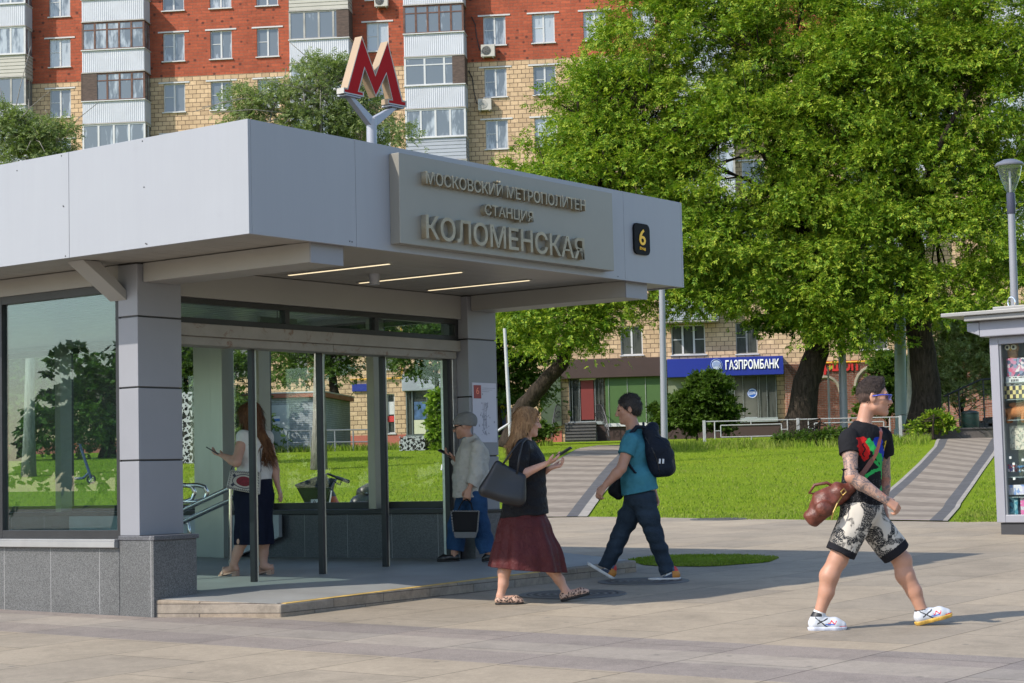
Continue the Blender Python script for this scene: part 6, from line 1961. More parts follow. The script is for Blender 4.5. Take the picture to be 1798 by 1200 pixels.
def surf(f, x, z, pad=0.006):
    """nearest point of a field's surface to the camera at (x, z), in its own coordinates"""
    i = int(round((x - f.lo[0]) / f.h)); k = int(round((z - f.lo[2]) / f.h))
    i = min(max(i, 0), f.n[0] - 1); k = min(max(k, 0), f.n[2] - 1)
    col = f.D[i, :, k]
    j = np.nonzero(col < 0)[0]
    return None if len(j) == 0 else np.array([x, f.ax[1][j[0]] - pad, z])
def union(a, b): a.D = np.minimum(a.D, b.D); return a
def ribbon(name, P, w, t, m, parent, nrm_=(0, -1, 0)):
    """flat strap along points P"""
    mb = MB(); P = [Vector(p) for p in P]; n = Vector(nrm_)
    rows_ = []
    for i, p in enumerate(P):
        d = (P[min(i + 1, len(P) - 1)] - P[max(i - 1, 0)]).normalized()
        s_ = d.cross(n).normalized(); nn = s_.cross(d).normalized()
        rows_.append([p + s_ * w / 2 - nn * t / 2, p + s_ * w / 2 + nn * t / 2, p - s_ * w / 2 + nn * t / 2, p - s_ * w / 2 - nn * t / 2, p + s_ * w / 2 - nn * t / 2])
    mb.grid(rows_)
    return mb.build(name, m, parent, smooth=False)
def phone(label, pos, d, n, base=None, L=0.15, W=0.073):
    d = Vector(d).normalized(); n = Vector(n); n = (n - d * n.dot(d)).normalized(); s_ = d.cross(n)
    M = Matrix((( *s_, 0), (*d, 0), (*n, 0), (0, 0, 0, 1))).transposed(); M.translation = pos
    t = thing('smartphone', label, 'phone', pos)
    M.translation = (0, 0, 0)
    b = MB().box(-W / 2, W / 2, -L / 2, L / 2, -0.005, 0.005, M=M).build('body', mat('phone_case', (0.02, 0.02, 0.024), 0.35, 0, 0.1, 5), t, bevel=0.004)
    MB().box(-W / 2 + 0.004, W / 2 - 0.004, -L / 2 + 0.006, L / 2 - 0.006, 0.0051, 0.0058, M=M).build('screen', mat('phone_glass', (0.015, 0.016, 0.02), 0.08, 0, 0.1, 5), t)
    return t

M_WSOLE = mat('white_sole', (0.5, 0.5, 0.5), 0.5, 0, 0.06, 8)
# ------------------------------------------------------------------ man in patterned shorts
def tattooed_man():
    A = Person('man in black printed t-shirt and black and white shorts striding right', 12.88, (1515, 1108))
    s = 1.03
    A.set(hd=(1534, 698), nk=(1525, 722), nb=(1516, 748), shn=(1491, 770, -.16), shf=(1549, 768, .12), eln=(1495, 838, -.26), wrn=(1553, 877, -.30), ham=(1582, 896, -.30),
          elf=(1553, 842, .20), wrf=(1551, 888, .18), ch=(1516, 792), ab=(1513, 848), pv=(1512, 893), hpn=(1506, 905, -.10), hpf=(1522, 905, .09),
          knn=(1470, 984, -.10), ann=(1441, 1070, -.09), knf=(1583, 984, .08), anf=(1617, 1068, .07))
    fw, fwh = unit((0.90, -0.43, 0)), unit((0.99, -0.10, -0.03))
    lt = np.cross(UP, fw); B = [lt, fw, UP]
    lo, hi = fbox_pts(list(A.J.values()), 0.16)
    f = Field(lo, hi, 0.005)
    HB, HP = head(f, A['hd'], fwh, UP, 1.07)
    f.chain([A['nk'] + nv((-0.012, 0, 0.02)), A['nb'], A['nb'] + nv((-0.01, 0, -0.05))], [0.049, 0.054, 0.075], 0.02)
    f.ell(A['ch'], (0.175, 0.115, 0.18), B, 0.04).ell(A['ab'], (0.15, 0.105, 0.15), B, 0.05).ell(A['pv'], (0.16, 0.12, 0.11), B, 0.05)
    f.cap(A['shn'], A['shf'], 0.056, None, 0.04)
    arm(f, A['shn'], A['eln'], A['wrn'], s, (0.053, 0.043, 0.041, 0.029)); arm(f, A['shf'], A['elf'], A['wrf'], s)
    hd_ = A['ham'] - A['wrn']
    hand(f, A['wrn'], hd_, unit((-0.1, 0.75, -0.65)), (0.3, -0.2, 0.7), 1.05, 1.15, 0.1, 1.0)
    hand(f, A['wrf'], (0.2, 0.1, -1), (-0.9, -0.2, 0), (0, -1, 0), 1.05, 0.8)
    leg(f, A['hpn'], A['knn'], A['ann'], s, (0.09, 0.062, 0.064, 0.038), back=(-1, 0, 0)); leg(f, A['hpf'], A['knf'], A['anf'], s, (0.09, 0.062, 0.064, 0.038), back=(-1, 0, 0.2))
    for kn in ('knn', 'knf'): f.ell(A[kn] + nv((0.032, 0, 0)), (0.034, 0.04, 0.045), None, 0.03)
    heel_n, toe_n = A.p(1420, 1110, -.09), A.p(1486, 1110, -.09); heel_n[2] = toe_n[2] = 0.0
    heel_f, toe_f = A.p(1609, 1112, .07), A.p(1672, 1083, .07); heel_f[2] = 0.004
    f.cap(A['ann'], heel_n + nv((0.07, 0, 0.06)), 0.036, 0.04, 0.01); f.cap(A['anf'], heel_f + nv((0.06, 0, 0.08)), 0.036, 0.04, 0.01)
    # tattoos cover the arms down to the wrist
    segs = [(A['shn'], A['eln']), (A['eln'], A['wrn'] + unit(hd_) * 0.03), (A['shf'], A['elf']), (A['elf'], A['wrf'])]
    def paint(P):
        m = np.zeros(len(P), int)
        for a, b in segs:
            ab = b - a; t = ((P - a) @ ab) / (ab @ ab)
            d = np.linalg.norm(P - a - np.clip(t, 0, 1)[:, None] * ab, axis=1)
            m |= ((d < 0.068) & (t > 0.05) & (t < 1.0)).astype(int)
        return m
    t = NT('tattooed_skin'); v = t.coord('Object')
    n1 = t.math('ABSOLUTE', t.math('SUBTRACT', t.noise(v, 16, 3, 0.6, 1.5), 0.5)); n2 = t.math('ABSOLUTE', t.math('SUBTRACT', t.noise(v, 34, 2, 0.6, 2.0), 0.5))
    ink = t.ramp(t.math('MINIMUM', n1, t.math('MULTIPLY', n2, 1.4)), [(0.012, 1.0), (0.045, 0.25), (0.09, 0.0)])
    c = t.mix(t.math('MULTIPLY', ink, 0.8), (0.37, 0.225, 0.165), (0.05, 0.062, 0.08))
    c = t.mix(t.ramp(t.noise(v, 7, 2), [(0.62, 0.0), (0.68, 0.5)]), c, (0.45, 0.13, 0.06)); c = t.mix(t.ramp(t.noise(v, 8, 3, 0.5, 0.4), [(0.66, 0.0), (0.7, 0.6)]), c, (0.08, 0.3, 0.36))
    t.col(c); t.set(0.5, 0, 0.4)
    body = fmesh('body', f, [M_SKIN, t.m], A.obj, paint)
    face_bits(HP, HB, 1.07, body)
    # hair, short at the sides
    g = Field(A['hd'] - 0.17, A['hd'] + 0.19, 0.004)
    g.ell(HP(0, -0.016, 0.034), nv((0.0785, 0.0985, 0.094)) * 1.07, HB, 0).cap(HP(0, -0.02, 0.108), HP(0, 0.045, 0.108), 0.03, None, 0.03)
    g.ripple(0.003, 120, 3)
    g.clip(HP(0, 0.070, 0.066), unit(HB[1] * 0.75 - HB[2] * 0.66)); g.clip(HP(0, -0.05, -0.05), unit(-HB[2] + HB[1] * 0.45))
    def hp(P):
        z = (P - A['hd']) @ HB[2]; y = (P - A['hd']) @ HB[1]
        return (z < 0.022 + 0.01 * np.sin(60 * y)).astype(int)
    hairmesh('hair', g, [m_hair('dark_brown_hair', (0.014, 0.009, 0.008), (0.05, 0.034, 0.027), (1, 0.3, 1), 120), mat('shaved_sides', (0.075, 0.045, 0.035), 0.8, 0, 0.25, 90)], A.obj, lambda P: np.where(((P - A['hd']) @ HB[2] > 0.05)[:, None], HB[1] * 0.6 + HB[2] * 0.8, -HB[2] * 0.7 - HB[1] * 0.4), 1500, 0.017, 2, hp, 0.0014)
    # t-shirt
    sh = Field(lo, hi, 0.005)
    sh.ell(A['ch'] + nv((0, 0, 0.01)), (0.198, 0.14, 0.20), B, 0.05).ell(A['ab'], (0.182, 0.135, 0.19), B, 0.06).ell(A['pv'] + nv((0, 0, .03)), (0.19, 0.145, 0.14), B, 0.05)
    sh.cap(A['shn'] + nv((0, 0, -.005)), A['shf'] + nv((0, 0, -.005)), 0.070, None, 0.05).cap(A['nb'] + nv((0, 0, -0.035)), A['nb'] + nv((0, 0, -0.08)), 0.085, 0.10, 0.04)
    sl = Field(lo, hi, 0.005)
    for a, b in (('shn', 'eln'), ('shf', 'elf')):
        sl.cap(A[a], A[a] + (A[b] - A[a]) * 0.6, 0.074, 0.078, 0.02)
    sl.clip(A['shn'] + (A['eln'] - A['shn']) * 0.42, A['eln'] - A['shn'], A['shn'] - 0.2, A['shn'] + nv((0.2, 0.2, 0.2)) - nv((0, 0, 0.2)) + nv((0, 0, .2)))
    sl.clip(A['shf'] + (A['elf'] - A['shf']) * 0.42, A['elf'] - A['shf'], A['shf'] - nv((.1, .03, .3)), A['shf'] + 0.2)
    union(sh, sl)
    sh.ripple(0.0065, 26, 5, stretch=(1, 1, 1.6)).ripple(0.004, 58, 47, stretch=(1.3, .6, 1))
    hem = A.p(1512, 889)
    sh.clip(hem, (0.05, 0, -1)); sh.ell(A['nb'] + nv((0.02, -.0, 0.025)), (0.082, 0.075, 0.05), B, 0.01, 'sub')
    px = lambda P: (CX + 0 * P[:, 0]) # unused
    PR = [(1517, 790, 10, 20, 0.15, 1), (1513, 772, 9, 5, 0, 1), (1541, 777, 9, 9, 0, 2), (1547, 795, 6, 17, 0.1, 2), (1558, 790, 5, 18, 0.1, 3)]
    ST = [(1526, 776, 1545, 806, 5.5), (1545, 800, 1552, 850, 3), (1520, 836, 1550, 820, 3), (1550, 820, 1560, 800, 3), (1532, 806, 1556, 830, 2.5), (1553, 846, 1545, 862, 2)]
    def paint(P):
        m = np.zeros(len(P), int)
        near = P[:, 1] < (A['ch'][1] + 0.02)
        W = P + np.array(A.base)
        q = (W - np.array([0, 0, CAM_H])) @ RM.T
        X = CX + F_PX * q[:, 0] / q[:, 2]; Y_ = CY + F_PX * q[:, 1] / q[:, 2]
        nz = 2.5 * np.sin(0.5 * X + 0.3 * Y_) + 2 * np.sin(0.9 * Y_)
        for (x, y, rx, ry, a, k) in PR:
            dx, dy = X - x - a * (Y_ - y), Y_ - y
            m[near & ((dx / (rx + 0.3 * nz)) ** 2 + (dy / (ry + 0.5 * nz)) ** 2 < 1)] = k
        m[near & (np.abs(X - 1517 - 2 * np.sin(Y_ * 0.4)) < 1.4) & (Y_ > 778) & (Y_ < 803)] = 0
        for (x0, y0, x1, y1, w) in ST:
            L2 = (x1 - x0) ** 2 + (y1 - y0) ** 2
            t_ = np.clip(((X - x0) * (x1 - x0) + (Y_ - y0) * (y1 - y0)) / L2, 0, 1)
            d = np.hypot(X - x0 - t_ * (x1 - x0), Y_ - y0 - t_ * (y1 - y0))
            m[near & (d < w + 0.25 * nz)] = 4
        m[(Y_ > 842) & (np.sin(0.8 * X + 3 * np.sin(0.35 * Y_)) * np.sin(0.7 * Y_ + 2 * np.sin(.3 * X)) > 0.72)] = 5
        return m
    fmesh('t_shirt', sh, [m_cloth('black_cotton', (0.012, 0.012, 0.014)), m_cloth('red_print', (0.42, 0.015, 0.015)), m_cloth('blue_print', (0.015, 0.04, 0.32)), m_cloth('yellow_print', (0.5, 0.36, 0.02)), m_cloth('green_print', (0.03, 0.34, 0.08)), m_cloth('grey_print', (0.06, 0.06, 0.065))], A.obj, paint)
    # shorts
    LL = []
    fl = []
    for hp_, kn, r1 in (('hpn', 'knn', 0.105), ('hpf', 'knf', 0.108)):
        q = Field(lo, hi, 0.0055)
        e = A[hp_] + (A[kn] - A[hp_]) * 0.86
        q.ell(A['pv'], (0.178, 0.142, 0.11), B, 0.0).cap(A[hp_], A[hp_] + (A[kn] - A[hp_]) * 1.1, 0.112, r1, 0.06)
        q.clip(e, A[kn] - A[hp_]); fl.append(q); LL.append((A[hp_], e))
    so = union(fl[0], fl[1]); so.ripple(0.008, 28, 9).ripple(0.004, 70, 43, stretch=(1, 1, .5)); so.clip(hem + nv((0, 0, 0.03)), (0, 0, 1))
    def paint(P):
        m = np.zeros(len(P), int)
        for a, b in LL:
            ab = b - a; t_ = ((P - a) @ ab) / (ab @ ab); d = np.linalg.norm(P - a - t_[:, None] * ab, axis=1)
            m |= ((t_ > 0.84) & (t_ < 1.1) & (d < 0.135)).astype(int)
        return m
    t = NT('ornate_shorts'); v = t.coord('Object')
    big = t.ramp(t.noise(v, 6.0, 3, 0.6, 0.8), [(0.47, 0.0), (0.5, 1.0)])
    fine = t.ramp(t.noise(v, 60, 4, 0.75, 2.2), [(0.43, 0.0), (0.46, 1.0)])
    c = t.mix(t.math('MULTIPLY', big, fine), (0.48, 0.44, 0.385), (0.016, 0.018, 0.022))
    t.col(c); t.set(0.8, 0, 0.2)
    fmesh('shorts', so, [t.m, m_cloth('black_hem', (0.014, 0.014, 0.017))], A.obj, paint)
    # trainers
    M_TW = mat('white_trainer', (0.50, 0.52, 0.56), 0.45, 0, 0.06, 10)
    cols = [M_TW, mat('trainer_black', (0.015, 0.015, 0.018), 0.5), mat('trainer_red', (0.55, 0.02, 0.03), 0.5), mat('trainer_blue', (0.05, 0.14, 0.5), 0.5), mat('trainer_orange', (0.65, 0.25, 0.02), 0.5)]
    def pt(a, z, y):
        m = np.zeros(len(a), int)
        m[(np.abs(z - 0.075 + 0.22 * (a - 0.25)) < 0.005) & (a > 0.16) & (a < 0.55)] = 1
        m[(np.abs(z - 0.05 - 0.12 * (a - 0.2)) < 0.005) & (a > 0.2) & (a < 0.5)] = 1
        m[(z > 0.098) & (a < 0.34)] = 1
        m[(np.abs(np.sin(a * 45) * 0.010 + 0.058 - z) < 0.006) & (a > 0.5) & (a < 0.72)] = 2
        m[(np.abs(0.043 - z) < 0.004) & (a > 0.42) & (a < 0.66)] = 3
        m[(z < 0.034) & (a > 0.8)] = 2
        return m
    def ps(a, z, y): return np.where((a > 0.62) & (np.sin(a * 40) > 0), 3, np.where((a > 0.7), 4, 0)) * (z < 0.06)
    shoe('n', heel_n, toe_n, UP, A['ann'], 1.05, cols, mat('trainer_sole', (0.55, 0.57, 0.66), 0.5, 0, 0.2, 14), A.obj, pt)
    upf = unit(np.cross(np.cross(toe_f - heel_f, UP), toe_f - heel_f))
    shoe('f', heel_f, toe_f, upf, A['anf'], 1.05, cols, mat('trainer_sole_bright', (0.55, 0.33, 0.06), 0.5, 0, 0.5, 18), A.obj, pt)
    for an, b_ in (('ann', 'knn'), ('anf', 'knf')):
        d = unit(A[b_] - A[an]); MB().bar(A[an] - d * 0.045, A[an] - d * 0.016, 0.042, 14, 0.042).build('sock', m_cloth('white_sock', (0.6, 0.6, 0.6)), A.obj, smooth='auto')
    # sunglasses and neck chain
    M_BF = mat('blue_frame', (0.03, 0.06, 0.42), 0.25, 0, 0.1, 5)
    mb = MB()
    for x in (-1, 1): mb.tube([HP(0.0835 * x, -0.015, 0.006), HP(0.083 * x, 0.05, 0.014), HP(0.066 * x, 0.088, 0.014), HP(0.03 * x, 0.112, 0.014), HP(0.0, 0.116, 0.012)], 0.0042, 6)
    gl = mb.build('sunglasses', M_BF, A.obj, smooth=True)
    mb = MB()
    for x in (-1, 1): mb.prism([HP(0.008 * x, 0.113, 0.010), HP(0.04 * x, 0.111, 0.012), HP(0.068 * x, 0.090, 0.010), HP(0.064 * x, 0.087, -0.016), HP(0.035 * x, 0.103, -0.020), HP(0.014 * x, 0.109, -0.010)], tuple(HB[1] * 0.003))
    mb.build('lens', mat('blue_mirror_lens', (0.04, 0.05, 0.3), 0.1, 0.4, 0.1, 5), gl)
    mb = MB(); mb.tube([A['nb'] + HB[0] * 0.0 + nv((0.069 * math.cos(a), -0.069 * math.sin(a) * 1.0, 0.012 - 0.02 * math.cos(a))) for a in np.linspace(-2.2, 2.2, 14)], 0.0028, 5)
    mb.build('neck_chain', mat('silver_chain', (0.6, 0.6, 0.58), 0.25, 1.0), A.obj)
    # shoulder bag of brown leather
    bo = np.array(A.base)
    bc = A.p(1453, 892, -.13)
    bag = thing('shoulder_bag', 'brown leather bag slung behind the tattooed man', 'bag', bo + bc)
    Q = lambda x, y, o=-.13: A.p(x, y, o) - bc
    f = Field(nv((-.24, -.16, -.22)), nv((.26, .16, .25)), 0.0045)
    f.chain([Q(1432, 908), Q(1446, 885), Q(1470, 866)], [0.055, 0.085, 0.075], 0.03).chain([Q(1424, 905), Q(1428, 912)], [0.05, 0.05], 0.02).cap(Q(1460, 872), Q(1492, 858), 0.062, 0.045, 0.03)
    f.ripple(0.009, 55, 12)
    f.ell(Q(1447, 893, -.23), (0.06, 0.03, 0.05), None, 0.015)
    M_LEA = mat('brown_leather', (0.115, 0.03, 0.017), 0.45, 0, 0.45, 16, 0.5, 50)
    fmesh('pouch', f, M_LEA, bag)
    mb = MB(); mb.tube([Q(1470, 858), Q(1452, 848), Q(1430, 852), Q(1421, 866), Q(1434, 868), Q(1448, 862)], 0.011, 8); mb.build('handle', M_LEA, bag, smooth=True)
    P = []
    for (x, y) in ((1476, 868), (1486, 858), (1500, 845), (1515, 830), (1528, 812), (1538, 793), (1545, 775), (1550, 758), (1552, 750)):
        q = A.p(x, y, -.15); r_ = surf(sh, q[0], q[2], 0.008)
        P.append((r_ if r_ is not None else q) - bc)
    ribbon('strap', P, 0.034, 0.006, mat('dark_strap_leather', (0.13, 0.035, 0.022), 0.45, 0, 0.2, 9), bag)
    mb = MB(); mb.tube([Q(1478, 872, -.2), Q(1470, 884, -.24), Q(1463, 900, -.24), Q(1460, 912, -.22)], 0.005, 6); mb.tube([Q(1476, 864, -.22), Q(1482, 858, -.23), Q(1486, 864, -.23), Q(1480, 870, -.22), Q(1476, 864, -.22)], 0.005, 6)
    mb.build('buckle', mat('brass', (0.55, 0.38, 0.13), 0.3, 1.0), bag)
tattooed_man()

# ------------------------------------------------------------------ man with the backpack
def backpack_man():
    A = Person('man in teal polo shirt and dark jeans walking left with backpack', 17.75, (1115, 1021))
    s = 1.05
    A.set(hd=(1103, 719), nk=(1108, 738), nb=(1113, 757), shn=(1107, 774, -.18), shf=(1120, 772, .18), eln=(1091, 823, -.25), wrn=(1063, 852, -.24), han=(1052, 868, -.24),
          elf=(1137, 826, .24), wrf=(1149, 866, .22), haf=(1153, 885, .2), ch=(1114, 794), ab=(1121, 843), pv=(1124, 872), hpn=(1130, 882, -.09), hpf=(1116, 882, .10),
          knn=(1149, 938, -.09), ann=(1171, 1000, -.09), knf=(1090, 938, .10), anf=(1066, 992, .10))
    fw = unit((-0.97, 0.20, 0)); fwh = unit((-0.98, 0.05, -0.16))
    B = [np.cross(UP, fw), fw, UP]
    lo, hi = fbox_pts(list(A.J.values()), 0.16)
    f = Field(lo, hi, 0.0055)
    hs = 1.10
    HB, HP = head(f, A['hd'], fwh, UP, hs)
    f.chain([A['nk'], A['nb'], A['nb'] + nv((.01, 0, -0.05))], [0.062, 0.066, 0.08], 0.03)
    f.ell(A['ch'], (0.18, 0.12, 0.18), B, 0.04).ell(A['ab'], (0.165, 0.15, 0.15), B, 0.05).ell(A['pv'], (0.17, 0.14, 0.11), B, 0.05).cap(A['shn'], A['shf'], 0.058, None, 0.04)
    arm(f, A['shn'], A['eln'], A['wrn'], s, (0.055, 0.046, 0.043, 0.030)); arm(f, A['shf'], A['elf'], A['wrf'], s)
    hand(f, A['wrn'], A['han'] - A['wrn'], unit((0.6, 0.7, -0.3)), (-0.8, 0, 0.3), 1.1, 1.0)
    hand(f, A['wrf'], A['haf'] - A['wrf'], unit((-0.7, -0.6, 0)), (-0.6, -0.2, 0), 1.1, 0.8)
    leg(f, A['hpn'], A['knn'], A['ann'], s); leg(f, A['hpf'], A['knf'], A['anf'], s)
    heel_n, toe_n = A.p(1196, 1022, -.09), A.p(1138, 1023, -.09); heel_n[2] = toe_n[2] = 0.0
    heel_f, toe_f = A.p(1077, 1020, .10), A.p(1030, 991, .10); heel_f[2] = 0.004
    f.cap(A['ann'], heel_n + nv((-0.07, 0, 0.06)), 0.036, 0.04, 0.01); f.cap(A['anf'], heel_f + nv((-0.05, 0, 0.08)), 0.036, 0.04, 0.01)
    body = fmesh('body', f, M_SKIN, A.obj)
    face_bits(HP, HB, hs, body)
    g = Field(A['hd'] - 0.19, A['hd'] + 0.2, 0.0045)
    g.ell(HP(0, -0.020, 0.036), nv((0.084, 0.104, 0.099)) * hs, HB, 0).ell(HP(0, -0.06, 0.0), nv((0.07, 0.055, 0.07)) * hs, HB, 0.03)
    g.cap(HP(-0.078, 0.015, 0.02), HP(-0.078, 0.012, -0.02), 0.008, 0.006, 0.01).cap(HP(0.078, 0.015, 0.02), HP(0.078, 0.012, -0.02), 0.008, 0.006, 0.01)
    g.ripple(0.004, 90, 4); g.clip(HP(0, 0.074, 0.060), unit(HB[1] * 0.75 - HB[2] * 0.66)); g.clip(HP(0, -0.05, -0.06), unit(-HB[2] + HB[1] * 0.5))
    for x in (-1, 1): g.ell(HP(0.09 * x, -0.01, -0.012), nv((0.03, 0.024, 0.034)) * hs, HB, 0.006, 'sub')
    hairmesh('hair', g, m_hair('greying_hair', (0.012, 0.010, 0.009), (0.065, 0.057, 0.052), (1, 0.4, 0.6), 110), A.obj, lambda P: np.where(((P - A['hd']) @ HB[2] > 0.06)[:, None], -HB[1] * 0.5 + HB[2] * 0.5 + HB[0] * 0.3, -HB[2] - HB[1] * 0.4), 1800, 0.034, 3, None, 0.002)
    # polo shirt
    sh = Field(lo, hi, 0.0055)
    sh.ell(A['ch'], (0.205, 0.145, 0.20), B, 0.05).ell(A['ab'], (0.195, 0.18, 0.17), B, 0.06).ell(A['pv'] + nv((0, 0, .03)), (0.20, 0.175, 0.12), B, 0.05).cap(A['shn'], A['shf'], 0.074, None, 0.05)
    sh.cap(A['nb'] + nv((.01, 0, -0.06)), A['nb'] + nv((.0, 0, 0.005)), 0.10, 0.074, 0.03)
    sl = Field(lo, hi, 0.0055)
    for a, b in (('shn', 'eln'), ('shf', 'elf')): sl.cap(A[a], A[a] + (A[b] - A[a]) * 0.65, 0.078, 0.080, 0.02)
    sl.clip(A['shn'] + (A['eln'] - A['shn']) * 0.50, A['eln'] - A['shn'], A['shn'] - 0.25, A['shn'] + nv((.2, .16, .2))); sl.clip(A['shf'] + (A['elf'] - A['shf']) * 0.5, A['elf'] - A['shf'], A['shf'] - nv((.2, .16, .3)), A['shf'] + 0.25)
    union(sh, sl); sh.ripple(0.0075, 24, 8, stretch=(1, 1, 1.5)).ripple(0.0045, 55, 44, stretch=(1.4, .6, 1))
    sh.clip(A.p(1122, 865), unit((0.18, 0, -1))); sh.ell(A['nb'] + nv((-0.012, 0, 0.035)), (0.072, 0.07, 0.045), B, 0.005, 'sub')
    fmesh('polo_shirt', sh, m_cloth('teal_cotton', (0.045, 0.175, 0.225), weave=700), A.obj)
    # jeans
    fl = []
    for hp_, kn, an in (('hpn', 'knn', 'ann'), ('hpf', 'knf', 'anf')):
        q = Field(lo, hi, 0.0055)
        d = unit(A[an] - A[kn]); e = A[an] + d * 0.035
        q.ell(A['pv'], (0.182, 0.155, 0.12), B, 0).chain([A[hp_], A[hp_] + (A[kn] - A[hp_]) * .45, A[kn], A[kn] + (A[an] - A[kn]) * .4, e + d * 0.06], [0.115, 0.10, 0.080, 0.075, 0.072], 0.05)
        q.clip(e, d); fl.append(q)
    je = union(fl[0], fl[1]); je.ripple(0.009, 30, 14).ripple(0.0055, 62, 41, stretch=(.35, .35, 2)); je.clip(A.p(1122, 862), UP)
    M_JD = m_cloth('dark_denim', (0.022, 0.034, 0.05), 0.85, 0.3, 600, 0.1, 0.35, 5)
    fmesh('jeans', je, M_JD, A.obj)
    cols = [mat('navy_mesh', (0.04, 0.06, 0.10), 0.7, 0, 0.2, 40, 0.2, 300), mat('white_overlay', (0.6, 0.6, 0.6), 0.5), mat('ochre_heel', (0.42, 0.17, 0.03), 0.6), mat('red_pull', (0.5, 0.04, 0.03), 0.6)]
    def pt(a, z, y):
        m = np.zeros(len(a), int)
        m[(np.abs(z - 0.075 + 0.11 * (a - 0.3)) < 0.008) & (a > 0.3) & (a < 0.62)] = 1
        m[(a < 0.27) & (z < 0.09)] = 2
        m[(a < 0.2) & (z >= 0.09)] = 3
        return m
    shoe('n', heel_n, toe_n, UP, A['ann'], 1.08, cols, M_WSOLE, A.obj, pt)
    upf = unit(np.cross(np.cross(toe_f - heel_f, UP), toe_f - heel_f)); upf = upf if upf[2] > 0 else -upf
    shoe('f', heel_f, toe_f, upf, A['anf'], 1.08, cols, M_WSOLE, A.obj, pt)
    # backpack
    bo = np.array(A.base); bc = A.p(1158, 795, .0)
    bp = thing('backpack', 'dark navy backpack with two grey zip pulls on the teal man', 'backpack', bo + bc)
    Q = lambda x, y, o=.0: A.p(x, y, o) - bc
    M_BP = m_cloth('navy_nylon', (0.010, 0.014, 0.024), 0.6, 0.15, 500, 0.1, 0.4)
    f = Field(nv((-.26, -.26, -.36)), nv((.26, .26, .36)), 0.0055)
    for o in (-.09, 0, .09):
        f.chain([Q(1142, 760, o), Q(1150, 790, o), Q(1155, 822, o)], [0.075, 0.10, 0.09], 0.04)
        f.chain([Q(1163, 782, o), Q(1168, 822, o)], [0.075, 0.085], 0.03)
    f.cap(Q(1146, 752, -.06), Q(1146, 752, .06), 0.06, None, 0.03)
    f.cap(Q(1171, 800, -.05), Q(1173, 822, .05), 0.075, None, 0.03)
    f.ripple(0.004, 40, 21)
    fmesh('pack', f, M_BP, bp)
    mb = MB(); mb.tube([Q(1130, 754, o) + nv((0, 0, 0.06 * math.cos(o * 26))) for o in np.linspace(-.06, .06, 7)], 0.012, 8); mb.build('grab_handle', M_BP, bp, smooth=True)
    mb = MB()
    for x in (1159, 1165): 
        q = Q(x, 806, -.2); r_ = surf(f, q[0], q[2], 0.006); r_ = r_ if r_ is not None else q
        mb.bar(r_, r_ + nv((-0.004, -0.002, -0.045)), 0.010, 8)
    mb.build('zip_pulls', mat('grey_pull', (0.55, 0.57, 0.6), 0.4), bp)
    mb = MB()
    for (x0, y0, x1, y1) in ((1134, 768, 1160, 845), (1150, 764, 1180, 790)):
        pp = []
        for k in range(9):
            q = Q(x0 + (x1 - x0) * k / 8 + 6 * math.sin(k / 8 * 3.1), y0 + (y1 - y0) * k / 8, -.2); r_ = surf(f, q[0], q[2], 0.001)
            if r_ is not None: pp.append(r_)
        if len(pp) > 2: mb.tube(pp, 0.005, 5)
    mb.build('zips', mat('black_zip', (0.005, 0.005, 0.006), 0.4), bp)
    for side, o in ((-1, -.12), (1, .12)):
        P = []
        for (x, y) in ((1142, 757), (1130, 750), (1118, 750), (1109, 760), (1103, 775), (1100, 795), (1103, 815), (1114, 830), (1128, 836), (1140, 834)):
            q = A.p(x, y, o); 
            if side < 0:
                r_ = surf(sh, q[0], q[2], 0.01)
                if r_ is not None and 768 < y < 832: q = np.array([q[0], min(max(r_[1], q[1] - 0.1), q[1] + .05), q[2]])
            P.append(q - bc)
        mb = MB(); mb.tube(P, [0.014, 0.017, 0.02, 0.022, 0.022, 0.02, 0.014, 0.010, 0.010, 0.010], 8); mb.build('shoulder_strap', M_BP, bp, smooth=True)
    # black bag at his front
    bc2 = A.p(1080, 860, .06)
    b2 = thing('waist_bag', 'small black bag carried in front of the teal man', 'bag', bo + bc2)
    Q2 = lambda x, y, o=.06: A.p(x, y, o) - bc2
    f = Field(nv((-.16, -.16, -.17)), nv((.16, .16, .17)), 0.005)
    for o in (0.0, 0.12): f.chain([Q2(1087, 848, o), Q2(1078, 862, o), Q2(1086, 870, o)], [0.045, 0.05, 0.045], 0.03)
    f.ripple(0.003, 50, 2)
    fmesh('bag', f, m_cloth('black_nylon', (0.008, 0.009, 0.011), 0.6), b2)
    mb = MB(); mb.tube([Q2(1088, 846, .0), Q2(1095, 820, -.02), Q2(1100, 800, -.05)], 0.011, 6); mb.build('strap', M_BP, b2)
backpack_man()

